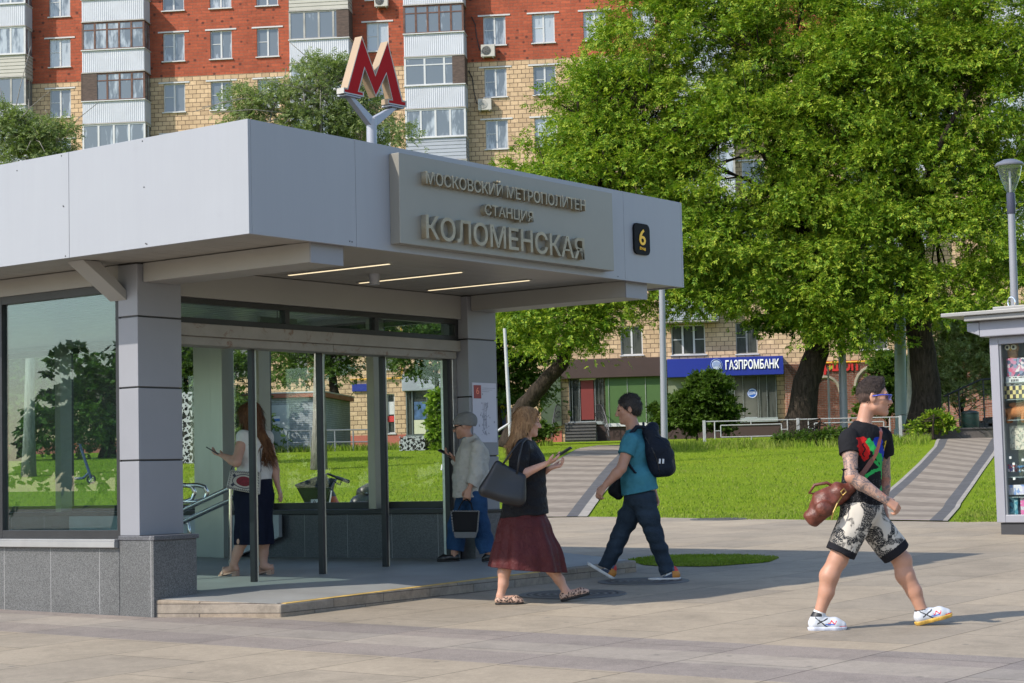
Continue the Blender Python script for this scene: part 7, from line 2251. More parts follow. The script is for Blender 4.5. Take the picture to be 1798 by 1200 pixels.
# ------------------------------------------------------------------ woman in black top and maroon skirt
def maroon_woman():
    A = Person('woman in black top and maroon midi skirt looking at her phone', 15.5, (948, 1062))
    s = 0.94
    A.set(hd=(927, 741), nk=(924, 757), nb=(920, 773), shn=(918, 785, -.165), shf=(930, 783, .15), eln=(906, 838, -.24), wrn=(958, 815, -.25), han=(980, 805, -.24), elf=(935, 842, .18), wrf=(966, 822, -.02),
          ch=(926, 812), ab=(922, 850), pv=(921, 888), hpn=(916, 905, -.08), hpf=(928, 905, .08), knn=(893, 985, -.08), ann=(879, 1046, -.08), knf=(962, 982, .07), anf=(993, 1038, .06))
    fw = unit((0.98, -0.12, 0)); fwh = unit((0.97, 0.16, -0.12))
    B = [np.cross(UP, fw), fw, UP]
    lo, hi = fbox_pts(list(A.J.values()), 0.17)
    f = Field(lo, hi, 0.005)
    HB, HP = head(f, A['hd'], fwh, UP, 0.97)
    f.chain([A['nk'], A['nb'], A['nb'] + nv((0, 0, -0.05))], [0.048, 0.05, 0.07], 0.03)
    f.ell(A['ch'], (0.155, 0.105, 0.16), B, 0.04).ell(A['ab'], (0.135, 0.10, 0.14), B, 0.05).ell(A['pv'], (0.165, 0.125, 0.12), B, 0.05).cap(A['shn'], A['shf'], 0.048, None, 0.04)
    arm(f, A['shn'], A['eln'], A['wrn'], s, (0.046, 0.040, 0.037, 0.024)); arm(f, A['shf'], A['elf'], A['wrf'], s, (0.046, 0.040, 0.036, 0.024))
    hand(f, A['wrn'], A['han'] - A['wrn'], unit((0.2, 0.25, 1)), (0.3, -1, 0.3), 0.95, 0.55, 0.1, 0.9)
    hand(f, A['wrf'], (0.9, 0, 0.2), unit((0.2, -0.2, 1)), (0, 1, 0), 0.95, 0.9)
    leg(f, A['hpn'], A['knn'], A['ann'], s, (0.075, 0.055, 0.055, 0.034), back=(-1, 0, 0)); leg(f, A['hpf'], A['knf'], A['anf'], s, (0.075, 0.055, 0.055, 0.034), back=(-1, 0, .2))
    heel_n, toe_n = A.p(870, 1068, -.08), A.p(920, 1069, -.08); heel_n[2] = toe_n[2] = 0
    heel_f, toe_f = A.p(985, 1064, .06), A.p(1037, 1044, .06); heel_f[2] = 0.003
    for an, he, to in (('ann', heel_n, toe_n), ('anf', heel_f, toe_f)):
        f.chain([A[an], he + (to - he) * 0.22 + UP * 0.05, he + (to - he) * 0.62 + UP * 0.042, he + (to - he) * 0.85 + UP * 0.026], [0.034, 0.033, 0.034, 0.024], 0.015); f.cap(A[an], he + (to - he) * 0.1 + UP * 0.036, 0.03, 0.027, 0.012)
    body = fmesh('body', f, M_SKIN2, A.obj)
    face_bits(HP, HB, 0.97, body)
    # long fair hair
    g = Field(A.p(886, 812, -.22), A.p(962, 706, .22), 0.0045)
    g.ell(HP(0, -0.018, 0.034), nv((0.085, 0.106, 0.097)), HB, 0).cap(HP(-0.04, 0.05, 0.085), HP(0.04, 0.05, 0.085), 0.025, None, 0.03)
    rg = np.random.RandomState(3)
    for k in range(26):
        a = rad(-125 + 250 * k / 25); x = math.sin(a) * 0.080; y = -math.cos(a) * 0.085 - 0.015
        if y > 0.03: y = 0.03
        e = A.p(895 + 26 * (0.5 + y * 5) + rg.uniform(-5, 5), 790 + rg.uniform(-10, 8), 0) * nv((1, 0, 1)) + nv((0, HP(x, y, 0)[1] * 1.15 + rg.normal(0, .01), 0))
        m = (HP(x * 1.06, y, -0.02)) * 0.55 + e * 0.45 + nv((rg.normal(0, .006), rg.normal(0, .006), 0))
        g.chain([HP(x * 0.9, y * 0.9, 0.05), HP(x * 1.06, y * 1.05, -0.02), m, e], [0.024, 0.022, 0.019, 0.007], 0.010)
    g.ripple(0.0028, 85, 6, stretch=(2, 2, .3)); g.clip(HP(0, 0.062, 0.05), unit(HB[1] * 0.85 - HB[2] * 0.4), A['hd'] - 0.02 + nv((0, -.12, -.12)), A['hd'] + 0.2)
    hairmesh('hair', g, m_hair('dark_blonde_hair', (0.14, 0.065, 0.028), (0.45, 0.27, 0.13), (1, 1, 0.15), 80), A.obj, lambda P: np.array([-0.35, 0, -1.0]) + 0.25 * np.stack([np.sin(40 * P[:, 2]), np.cos(33 * P[:, 2]), 0 * P[:, 2]], 1), 2600, 0.10, 4, None, 0.0026)
    MB().lathe([(0.001, -.006), (.006, 0), (.001, .006)], tuple(HP(-0.086, -0.012, -0.028)), 8).build('earring', mat('pearl', (0.75, 0.73, 0.7), 0.2), A.obj, smooth=True)
    # loose black blouse
    sh = Field(lo, hi, 0.005)
    fy = ((0, 1, 0), 0.80)
    sh.ell(A['ch'], (0.18, 0.135, 0.17), B, 0.05).chain([A['ch'] + nv((0, 0, -.02)), A['ab'], A.p(921, 915)], [0.145, 0.16, 0.215], 0.05, flat=((0, 1, 0), 1.12)).cap(A['shn'], A['shf'], 0.062, None, 0.05).ell(A['ch'] + nv((0.06, -.02, -0.02)), (0.07, 0.13, 0.07), None, 0.05)
    sl = Field(lo, hi, 0.005)
    for a, b in (('shn', 'eln'), ('shf', 'elf')): sl.chain([A[a], A[a] + (A[b] - A[a]) * .55, A[b] + (A[b] - A[a]) * 0.2], [0.064, 0.078, 0.078], 0.02)
    e = A['eln'] - (A['eln'] - A['shn']) * 0.04
    sl.clip(e, A['eln'] - A['shn'] + nv((.05, 0, 0)), e - 0.2, e + nv((.25, .14, .2))); e = A['elf']; sl.clip(e, A['elf'] - A['shf'], e - nv((.2, .1, .2)), e + 0.2)
    sh.clip(A.p(920, 906), unit((0.08, 0, -1)))
    union(sh, sl); sh.ripple(0.009, 24, 31, stretch=(1.3, 1.3, .6)).ripple(0.005, 52, 45, stretch=(1.4, .6, .6)); sh.ell(A['nb'] + nv((.025, 0, 0.02)), (0.075, 0.07, 0.05), B, 0.01, 'sub')
    M_BLK = m_cloth('black_viscose', (0.010, 0.010, 0.012), 0.55, 0.15, 500, 0.1, 0.4)
    fmesh('blouse', sh, M_BLK, A.obj)
    # skirt
    sk = Field(A.p(850, 1022, -.36), A.p(1006, 880, .36), 0.0055)
    sk.chain([A.p(919, 896), A.p(921, 940), A.p(925, 985), A.p(926, 1040)], [0.175, 0.23, 0.295, 0.37], 0.04, flat=((0, 1, 0), 1.08))
    X, Y, Z = np.meshgrid(*sk.ax, indexing='ij', sparse=True)
    dep = np.clip((A.p(919, 896)[2] - Z) / 0.5, 0, 1)
    th = np.arctan2(Y * 1.6, X - A.p(925, 980)[0])
    sk.D += (dep * (0.016 * np.sin(9 * th + 1.0 + 2 * Z) + 0.010 * np.sin(17 * th + 3 + 3 * Z)) ).astype(np.float32)
    sk.ripple(0.004, 22, 33); sk.clip(A.p(926, 1000), unit((-0.10, 0, -1))); sk.clip(A.p(919, 897), UP)
    fmesh('skirt', sk, m_cloth('maroon_satin', (0.068, 0.017, 0.018), 0.5, 0.15, 500, 0.3, 0.4), A.obj)
    t = NT('leopard_print'); v = t.coord('Object')
    vo = t.n('ShaderNodeTexVoronoi'); vo.inputs['Scale'].default_value = 62; t.l(v, vo.inputs['Vector'])
    r_ = t.ramp(t.math('ADD', vo.outputs['Distance'], t.math('MULTIPLY', t.noise(v, 90, 2), 0.25)), [(0.30, (0.22, 0.11, 0.07)), (0.36, (0.015, 0.01, 0.01)), (0.56, (0.015, 0.01, 0.01)), (0.62, (0.42, 0.27, 0.2))])
    t.col(r_); t.set(0.6)
    M_LEO = t.m
    M_DS = mat('black_sole', (0.015, 0.014, 0.014), 0.5)
    for he, to, an in ((heel_n, toe_n, 'ann'), (heel_f, toe_f, 'anf')):
        u_ = np.cross(np.cross(to - he, UP), to - he); u_ = unit(u_); u_ = u_ if u_[2] > 0 else -u_
        o, a_, d_, up_, sd_ = shoe('x', he, to, u_, A[an], 0.92, M_LEO, M_DS, A.obj, low=True)
        mb = MB(); mb.tube([a_(0.40, 0.035) + sd_ * 0.036, a_(0.36, 0.075) + sd_ * 0.02, a_(0.35, 0.085), a_(0.36, 0.075) - sd_ * 0.02, a_(0.40, 0.035) - sd_ * 0.036], 0.005, 6); mb.build('shoe_strap', M_LEO, o)
    bo = np.array(A.base)
    q = A['han'] + unit(A['han'] - A['wrn']) * 0.05
    phone('black phone in the raised hand of the woman in maroon', Vector(bo + A.p(990, 794, -.24)), (0.85, -0.15, 0.5), (-0.35, 0.2, 0.9))
    # tote
    bc = A.p(886, 850, -.33)
    tb = thing('tote_bag', 'large black leather tote under the arm of the woman in maroon', 'bag', bo + bc)
    Q = lambda x, y, o=-.33: A.p(x, y, o) - bc
    M_TL = mat('black_grained_leather', (0.007, 0.008, 0.011), 0.45, 0, 0.15, 8, 0.15, 120)
    f = Field(nv((-.25, -.12, -.25)), nv((.25, .14, .25)), 0.0045)
    for k in np.linspace(0, 1, 14):
        f.cap(Q(874, 815) * (1 - k) + Q(852, 862) * k, Q(918, 838) * (1 - k) + Q(912, 880) * k, 0.022 + 0.03 * k, None, 0.012)
    f.ripple(0.007, 18, 2)
    fmesh('tote_body', f, M_TL, tb)
    mb = MB()
    mb.tube([Q(882, 817, -.35), Q(897, 795, -.35), Q(910, 778, -.30), Q(922, 770, -.2), Q(926, 772, -.12)], 0.009, 6); mb.tube([Q(908, 832, -.36), Q(912, 800, -.35), Q(917, 778, -.28), Q(924, 771, -.2), Q(927, 773, -.12)], 0.009, 6)
    mb.build('handles', M_TL, tb, smooth=True)
maroon_woman()

# ------------------------------------------------------------------ old woman in the pale jacket
def hat_woman():
    A = Person('old woman in pale jacket and grey cloth hat beside the entrance column', 18.35, (815, 988), 0.18)
    s = 0.92
    A.set(hd=(814, 748), nk=(818, 762), nb=(824, 773), shn=(838, 786, -.16), shf=(824, 786, .15), eln=(836, 832, -.23), wrn=(824, 858, -.24), han=(818, 880, -.24), elf=(816, 835, .17), wrf=(800, 806, .04), haf=(786, 799, .03),
          ch=(829, 802), ab=(827, 838), pv=(827, 868), hpn=(834, 872, -.08), hpf=(822, 872, .08), knn=(843, 922, -.08), ann=(858, 973, -.08), knf=(804, 922, .08), anf=(798, 970, .08))
    fw = unit((-0.98, 0.15, 0)); fwh = unit((-0.97, 0.1, -0.18))
    B = [np.cross(UP, fw), fw, UP]
    lo, hi = fbox_pts(list(A.J.values()), 0.17)
    f = Field(lo, hi, 0.0055)
    HB, HP = head(f, A['hd'], fwh, UP, 0.95)
    f.chain([A['nk'], A['nb'], A['nb'] + nv((0, 0, -0.05))], [0.048, 0.052, 0.07], 0.03)
    f.ell(A['ch'], (0.155, 0.11, 0.15), B, 0.04).ell(A['ab'], (0.15, 0.12, 0.14), B, 0.05).ell(A['pv'], (0.16, 0.13, 0.11), B, 0.05).cap(A['shn'], A['shf'], 0.048, None, 0.04)
    arm(f, A['shn'], A['eln'], A['wrn'], s, (0.046, 0.04, 0.036, 0.026)); arm(f, A['shf'], A['elf'], A['wrf'], s)
    hand(f, A['wrn'], A['han'] - A['wrn'], unit((0.2, 0.9, 0.1)), (-0.8, 0, 0), 1.0, 1.25, 0.1, 1.0)
    hand(f, A['wrf'], A['haf'] - A['wrf'], unit((-0.2, 0, 1)), (0, -1, 0.2), 0.95, 0.7)
    leg(f, A['hpn'], A['knn'], A['ann'], s); leg(f, A['hpf'], A['knf'], A['anf'], s)
    heel_f, toe_f = A.p(807, 988, .08), A.p(768, 989, .08); heel_f[2] = toe_f[2] = 0.0
    heel_n, toe_n = A.p(884, 985, -.08), A.p(847, 992, -.08); toe_n[2] = 0.0; heel_n[2] = 0.03
    f.cap(A['anf'], heel_f + nv((-.05, 0, .05)), 0.034, 0.036, 0.01); f.cap(A['ann'], heel_n + nv((-.05, 0, .05)), 0.034, 0.036, 0.01)
    body = fmesh('body', f, M_SKIN, A.obj); face_bits(HP, HB, 0.95, body, False)
    g = Field(A['hd'] - 0.18, A['hd'] + 0.2, 0.005)
    g.ell(HP(0, -0.025, 0.05), (0.094, 0.118, 0.088), HB, 0).ell(HP(0, -0.07, 0.03), (0.082, 0.075, 0.075), HB, 0.03).cap(HP(-0.03, 0.085, 0.04), HP(0.03, 0.085, 0.04), 0.022, None, 0.02)
    g.ripple(0.004, 45, 7); g.clip(HP(0, 0, 0.005), unit(-HB[2] + HB[1] * 0.30))
    fmesh('hat', g, m_cloth('grey_felt', (0.20, 0.20, 0.195), 0.9, 0.15, 400, 0.3, 0.4), A.obj)
    mb = MB()
    for x in (-1, 1): mb.prism([HP(0.01 * x, 0.106, 0.012), HP(0.06 * x, 0.085, 0.012), HP(0.058 * x, 0.083, -0.018), HP(0.015 * x, 0.104, -0.018)], tuple(HB[1] * 0.004)); mb.tube([HP(0.066 * x, 0.08, 0.006), HP(0.079 * x, -0.01, 0.006)], 0.004, 5)
    mb.build('sunglasses', mat('dark_glasses', (0.015, 0.012, 0.012), 0.15), A.obj)
    sc = Field(A['nb'] - 0.14, A['nb'] + 0.14, 0.005); sc.cap(A['nb'] + nv((-.012, 0, 0.0)), A['nb'] + nv((-.005, 0, -.02)), 0.064, 0.07, 0.01); sc.ripple(0.004, 60, 3)
    fmesh('scarf', sc, m_cloth('blue_grey_scarf', (0.10, 0.16, 0.20)), A.obj)
    co = Field(lo, hi, 0.0055)
    co.ell(A['ch'] + nv((.01, 0, 0)), (0.185, 0.15, 0.165), B, 0.05).chain([A['ch'], A['ab'], A.p(827, 885)], [0.155, 0.175, 0.19], 0.05, flat=((0, 1, 0), 1.0)).cap(A['shn'], A['shf'], 0.07, None, 0.05)
    co.cap(A['nb'] + nv((0.012, 0, -.05)), A['nb'] + nv((0.008, 0, 0.0)), 0.095, 0.078, 0.03)
    sl = Field(lo, hi, 0.0055)
    for a, b, c_ in (('shn', 'eln', 'wrn'), ('shf', 'elf', 'wrf')): sl.chain([A[a], A[b], A[c_] + (A[c_] - A[b]) * .15], [0.072, 0.066, 0.056], 0.03)
    e = A['wrn'] - (A['wrn'] - A['eln']) * .25; sl.clip(e, A['wrn'] - A['eln'], e - nv((.2, .12, .2)), e + nv((.06, .1, .05)))
    e = A['wrf'] - (A['wrf'] - A['elf']) * .1; sl.clip(e, A['wrf'] - A['elf'], e - .15, e + nv((.03, .15, .2)))
    co.clip(A.p(827, 872), unit((0.05, 0, -1)))
    union(co, sl); co.ripple(0.010, 26, 17).ripple(0.005, 58, 46, stretch=(1.2, .6, 1)); co.ell(A['nb'] + nv((-.01, 0, 0.04)), (0.07, 0.065, 0.05), B, 0.005, 'sub')
    fmesh('jacket', co, m_cloth('pale_cotton_jacket', (0.43, 0.41, 0.37), 0.85, 0.08, 400, 0.1, 0.5), A.obj)
    fl = []
    for hp_, kn, an in (('hpn', 'knn', 'ann'), ('hpf', 'knf', 'anf')):
        q = Field(lo, hi, 0.0055); d = unit(A[an] - A[kn]); e = A[an] - d * 0.02
        q.ell(A['pv'], (0.17, 0.14, 0.12), B, 0).chain([A[hp_], A[kn], e + d * 0.08], [0.112, 0.092, 0.088], 0.05); q.clip(e, d); fl.append(q)
    je = union(fl[0], fl[1]); je.ripple(0.010, 26, 15).ripple(0.005, 60, 42, stretch=(.35, .35, 2)); je.clip(A.p(827, 858), UP)
    fmesh('jeans', je, m_cloth('blue_denim', (0.02, 0.055, 0.125), 0.85, 0.25, 600, 0.1, 0.35, 5), A.obj)
    M_BS = mat('black_shoe_leather', (0.012, 0.011, 0.011), 0.35)
    for he, to, an in ((heel_f, toe_f, 'anf'), (heel_n, toe_n, 'ann')): shoe('x', he, to, UP, A[an], 0.9, M_BS, mat('black_sole', (0.015, 0.014, 0.014), 0.5), A.obj, low=True)
    bo = np.array(A.base)
    phone('phone held low before the chest of the old woman', Vector(bo + A.p(782, 796, .03)), (-0.75, 0.2, 0.4), (0.3, -0.3, 0.9))
    bc = A.p(817, 922, -.24)
    hb = thing('handbag', 'black handbag with checked base hanging from the hand of the old woman', 'bag', bo + bc)
    Q = lambda x, y, o=-.24: A.p(x, y, o) - bc
    mb = MB(); mb.prism([Q(793, 898, -.30), Q(841, 898, -.30), Q(838, 934, -.30), Q(796, 934, -.30)], (0, 0.12, 0)); mb.build('bag_body', mat('black_bag_leather', (0.008, 0.008, 0.009), 0.6, spec=0.15), hb, bevel=0.012)
    t = NT('checked_fabric'); v = t.coord('Object'); ch = t.n('ShaderNodeTexChecker'); ch.inputs['Scale'].default_value = 75; ch.inputs['Color1'].default_value = (0.22, 0.22, 0.21, 1); ch.inputs['Color2'].default_value = (0.02, 0.02, 0.025, 1); t.l(v, ch.inputs['Vector']); t.col(ch.outputs[0]); t.set(0.8)
    mb = MB(); mb.prism([Q(796, 934.4, -.302), Q(838, 934.4, -.302), Q(835, 945, -.302), Q(799, 945, -.302)], (0, 0.124, 0)); mb.build('checked_base', t.m, hb, bevel=0.004)
    mb = MB()
    for pa, pb in (((792, 898), (841, 898)), ((792, 898), (796, 934)), ((841, 898), (838, 934))): mb.bar(Q(*pa, -.305), Q(*pb, -.305), 0.008, 6)
    mb.build('piping', t.m, hb)
    mb = MB()
    for o in (-.30, -.19): mb.tube([Q(803, 900, o), Q(808, 888, o + .03), Q(813, 880, -.245), Q(820, 877, -.245), Q(827, 884, o + .03), Q(830, 899, o)], 0.007, 6)
    mb.build('handles', mat('black_bag_leather', (0.012, 0.012, 0.014)), hb, smooth=True)
hat_woman()

# ------------------------------------------------------------------ woman with long hair inside the doors
def hair_woman():
    A = Person('woman with very long auburn hair and white top seen from behind', 17.45, (430, 1008), 0.15)
    s = 0.96
    A.set(hd=(439, 729), nk=(443, 745), nb=(446, 757), shn=(427, 768, -.10), shf=(468, 768, .10), eln=(415, 812, -.22), wrn=(392, 801, -.10), han=(379, 797, -.06), elf=(481, 817, .12), wrf=(487, 851, .06), haf=(494, 872, .05),
          ch=(447, 790), ab=(447, 826), pv=(446, 856), hpn=(436, 866, -.06), hpf=(457, 866, .08), knn=(430, 930, -.05), ann=(410, 992, -.02), knf=(461, 930, .07), anf=(463, 994, .05))
    fw = unit((-0.72, 0.69, 0)); fwh = unit((-0.80, 0.58, -0.14))
    lt = np.cross(UP, fw); B = [lt, fw, UP]
    lo, hi = fbox_pts(list(A.J.values()), 0.17)
    f = Field(lo, hi, 0.0055)
    HB, HP = head(f, A['hd'], fwh, UP, 0.97)
    f.chain([A['nk'], A['nb'], A['nb'] + nv((0, 0, -0.05))], [0.048, 0.05, 0.07], 0.03)
    f.ell(A['ch'], (0.165, 0.11, 0.16), B, 0.04).ell(A['ab'], (0.15, 0.11, 0.13), B, 0.05).ell(A['pv'], (0.175, 0.135, 0.12), B, 0.05).cap(A['shn'], A['shf'], 0.05, None, 0.04)
    arm(f, A['shn'], A['eln'], A['wrn'], s, (0.053, 0.047, 0.042, 0.026)); arm(f, A['shf'], A['elf'], A['wrf'], s, (0.050, 0.044, 0.040, 0.026))
    hand(f, A['wrn'], A['han'] - A['wrn'], unit((-0.2, 0.2, 1)), (0, 1, 0.3), 0.97, 0.6, 0.1, 0.9); hand(f, A['wrf'], A['haf'] - A['wrf'], unit((-0.9, 0.2, 0)), (-0.3, 0.8, 0), 1.0, 0.35, 0.16)
    leg(f, A['hpn'], A['knn'], A['ann'], s, (0.09, 0.058, 0.060, 0.036), back=(.6, -.6, 0)); leg(f, A['hpf'], A['knf'], A['anf'], s, (0.09, 0.058, 0.060, 0.036), back=(.6, -.6, 0))
    M_SAN = mat('beige_sandal', (0.42, 0.26, 0.19), 0.5)
    SH = []
    for an, pa, pb, o in (('ann', (415, 1009), (386, 1004), -.02), ('anf', (476, 1014), (450, 1010), .05)):
        he, to = A.p(*pa, o), A.p(*pb, o); he[2] = 0.04; to[2] = 0.008; to = to + nv((0, 0.08, 0)); 
        f.chain([A[an], he + (to - he) * .25 + UP * .045, he + (to - he) * .65 + UP * .035, he + (to - he) * .95 + UP * .018], [0.035, 0.035, 0.036, 0.022], 0.015); f.cap(A[an], he + UP * 0.035, 0.03, 0.03, 0.012)
        SH.append((he, to))
    body = fmesh('body', f, M_SKIN2, A.obj); face_bits(HP, HB, 0.97, body)
    g = Field(A.p(408, 815, -.25), A.p(506, 696, .25), 0.0048)
    g.ell(HP(0, -0.022, 0.032), (0.086, 0.106, 0.097), HB, 0).cap(HP(-0.05, 0.045, 0.07), HP(0.05, 0.045, 0.07), 0.028, None, 0.03)
    rg = np.random.RandomState(8)
    for k in range(30):
        a = rad(-130 + 260 * k / 29); x = math.sin(a) * 0.082; y = -math.cos(a) * 0.088 - 0.012
        t_ = k / 29
        e = A.p(448 + 34 * rg.uniform(0.1, 1.0), 800 + rg.uniform(-14, 10), -.12 + 0.1 * t_)
        m = HP(x * 1.15, y * 1.2, -0.08) * .45 + e * .55
        g.chain([HP(x * .9, y * .9, 0.05), HP(x * 1.06, y * 1.06, -0.03), m, e], [0.026, 0.025, 0.022, 0.008], 0.010)
    g.ripple(0.003, 80, 9, stretch=(2, 2, .3)); g.clip(HP(0, 0.06, 0.0), unit(HB[1] - HB[2] * 0.2), A['hd'] - .14, A['hd'] + .2)
    hairmesh('hair', g, m_hair('auburn_hair', (0.055, 0.02, 0.008), (0.22, 0.095, 0.04), (1, 1, 0.15), 80), A.obj, lambda P: np.array([0.12, 0, -1.0]) + 0.2 * np.stack([np.sin(30 * P[:, 2]), np.cos(33 * P[:, 2]), 0 * P[:, 2]], 1), 2200, 0.12, 5, None, 0.0026)
    sh = Field(lo, hi, 0.0055)
    sh.ell(A['ch'], (0.19, 0.135, 0.17), B, 0.05).ell(A['ab'], (0.185, 0.14, 0.15), B, 0.06).ell(A['pv'] + nv((0, 0, .03)), (0.19, 0.15, 0.12), B, 0.05).cap(A['shn'], A['shf'], 0.062, None, 0.05)
    for a, b in (('shn', 'eln'), ('shf', 'elf')): sh.cap(A[a], A[a] + (A[b] - A[a]) * .12, 0.066, 0.062, 0.02)
    sh.clip(A.p(446, 845), -UP); sh.ripple(0.007, 26, 19); sh.ell(A['nb'] + nv((0, 0, .02)), (0.085, 0.08, .05), B, 0.01, 'sub')
    fmesh('white_top', sh, m_cloth('white_cotton', (0.60, 0.57, 0.53), 0.8, 0.06, 500, 0.1, 0.4), A.obj)
    sk = Field(lo, hi, 0.0055)
    sk.chain([A.p(446, 846), A.p(446, 872), A.p(446, 935), A.p(446, 990)], [0.165, 0.185, 0.178, 0.20], 0.04, flat=((0, 1, 0), 1.15))
    X, Y, Z = np.meshgrid(*sk.ax, indexing='ij', sparse=True); th = np.arctan2(Y, X - A.p(446, 900)[0]); dep = np.clip((A.p(446, 880)[2] - Z) / 0.4, 0, 1)
    sk.D += (dep * 0.012 * np.sin(10 * th + 1)).astype(np.float32)
    sk.clip(A.p(446, 956), -UP); sk.clip(A.p(446, 842), UP); sk.ripple(0.005, 22, 13)
    fmesh('skirt', sk, m_cloth('navy_skirt', (0.008, 0.010, 0.022), 0.8), A.obj)
    for he, to in SH:
        d = unit(to - he); sd_ = unit(np.cross(d, UP)); u_ = np.cross(sd_, d); L = np.linalg.norm(to - he)
        mb = MB()
        out = [he + sd_ * .03 - d * .02, he + d * L * .5 + sd_ * .036, he + d * L * .8 + sd_ * .042, to + d * .02 + sd_ * .02, to + d * .02 - sd_ * .02, he + d * L * .8 - sd_ * .042, he + d * L * .5 - sd_ * .036, he - sd_ * .03 - d * .02]
        mb.prism(out, tuple(u_ * 0.014))
        mb.prism([he + sd_ * .026 - d * .018, he + sd_ * .026 + d * .035, he - sd_ * .026 + d * .035, he - sd_ * .026 - d * .018], (0, 0, -he[2] + 0.0))
        o = mb.build('sandal', M_SAN, A.obj)
        mb = MB(); mb.tube([he + d * L * .75 + sd_ * .042 + u_ * .01, he + d * L * .7 + sd_ * .02 + u_ * .072, he + d * L * .7 - sd_ * .02 + u_ * .072, he + d * L * .75 - sd_ * .042 + u_ * .01], 0.011, 6)
        mb.tube([he + d * .05 + sd_ * .033 + u_ * .03, he - d * .022 + sd_ * .02 + u_ * .06, he - d * .022 - sd_ * .02 + u_ * .06, he + d * .05 - sd_ * .033 + u_ * .03], 0.006, 6); mb.build('sandal_strap', M_SAN, o)
    bo = np.array(A.base)
    phone('phone held out by the woman with long auburn hair', Vector(bo + A.p(375, 793, -.06)), (-0.75, 0.3, 0.45), (0.4, 0.1, 0.9))
    bc = A.p(426, 846, -.24)
    bg = thing('embroidered_bag', 'cream shoulder bag with dark ornament and a red oval on its side', 'bag', bo + bc)
    Q = lambda x, y, o=-.24: A.p(x, y, o) - bc
    bk = MB().prism([Q(404, 826), Q(457, 829), Q(455, 869), Q(397, 858)], (0, 0.07, 0)).build('bag_body', m_cloth('cream_canvas', (0.46, 0.42, 0.36)), bg, bevel=0.008)
    mb = MB()
    def quadpt(u, v): return (Q(404, 826) * (1 - u) + Q(457, 829) * u) * (1 - v) + (Q(397, 858) * (1 - u) + Q(455, 869) * u) * v + nv((0, -.004, 0))
    for k in range(15):
        u = 0.05 + 0.9 * k / 14
        for v in (0.07, 0.93): mb.bar(quadpt(u - .025, v - .04), quadpt(u + .025, v + .04), 0.0035, 5)
    for k in range(7):
        v = 0.15 + 0.7 * k / 6
        for u in (0.05, 0.95): mb.bar(quadpt(u - .02, v - .03), quadpt(u + .02, v + .03), 0.0035, 5)
    mb.tube([quadpt(.5 + .36 * math.cos(a), .5 + .33 * math.sin(a)) for a in np.linspace(0, 6.283, 21)], 0.004, 5)
    for u, v in ((.17, .25), (.83, .25), (.17, .75), (.83, .75)): mb.prism([quadpt(u - .06, v), quadpt(u, v - .1), quadpt(u + .06, v), quadpt(u, v + .1)], (0, -.003, 0))
    mb.build('dark_ornament', mat('dark_thread', (0.03, 0.03, 0.05), 0.8), bk)
    mb = MB(); mb.prism([quadpt(.5 + .24 * math.cos(a), .5 + .24 * math.sin(a)) for a in np.linspace(0, 6.283, 17)[:-1]], (0, -.003, 0)); mb.build('red_oval', mat('red_thread', (0.16, 0.012, 0.02), 0.8, 0, 0.5, 60), bk)
    P = []
    for (x, y) in ((404, 828), (412, 812), (424, 795), (438, 778), (452, 762)): 
        q = A.p(x, y, -.2); r_ = surf(sh, q[0], q[2], .008); P.append((r_ if r_ is not None else q) - bc)
    mb = MB(); mb.tube(P, 0.004, 5); P2 = []
    for (x, y) in ((456, 831), (456, 815), (455, 790), (454, 765)):
        q = A.p(x, y, -.2); r_ = surf(sh, q[0], q[2], .008); P2.append((r_ if r_ is not None else q) - bc)
    mb.tube(P2, 0.004, 5); mb.build('strap', mat('dark_thread', (0.03, 0.03, 0.05)), bg)
hair_woman()
# ================================================================== SCOOTERS, HANDRAILS INSIDE, TOYS
M_BLKP = mat('black_plastic', (0.012, 0.012, 0.014), 0.4, 0, 0.15, 5)
M_TYRE = mat('tyre_rubber', (0.02, 0.02, 0.02), 0.8)
def wheel(parent, c, ax, r, w, name='wheel'):
    """tyre with rim; ax is the axle direction"""
    c, ax = Vector(c), Vector(ax).normalized()
    x = ax.orthogonal().normalized(); y = ax.cross(x)
    mb = MB(); n = 28
    rows_ = []
    for i in range(n + 1):
        a = 2 * math.pi * i / n; d = x * math.cos(a) + y * math.sin(a)
        rows_.append([c + d * (r - w / 2 + w / 2 * math.cos(b)) + ax * (w / 2 * math.sin(b)) for b in np.linspace(0, 2 * math.pi, 9)])
    mb.grid(rows_); t = mb.build(name, M_TYRE, parent, smooth=True)
    mb = MB(); mb.bar(c - ax * w * 0.45, c + ax * w * 0.45, r * 0.18, 12)
    for k in range(6):
        a = math.pi * k / 3; d = x * math.cos(a) + y * math.sin(a); mb.bar(c + d * r * 0.15, c + d * (r - w * .8), w * 0.13, 6)
    mb.tube([c + (x * math.cos(a) + y * math.sin(a)) * (r - w * .85) for a in np.linspace(0, 2 * math.pi, 25)], w * 0.18, 6)
    mb.build('rim', M_STEEL, t)
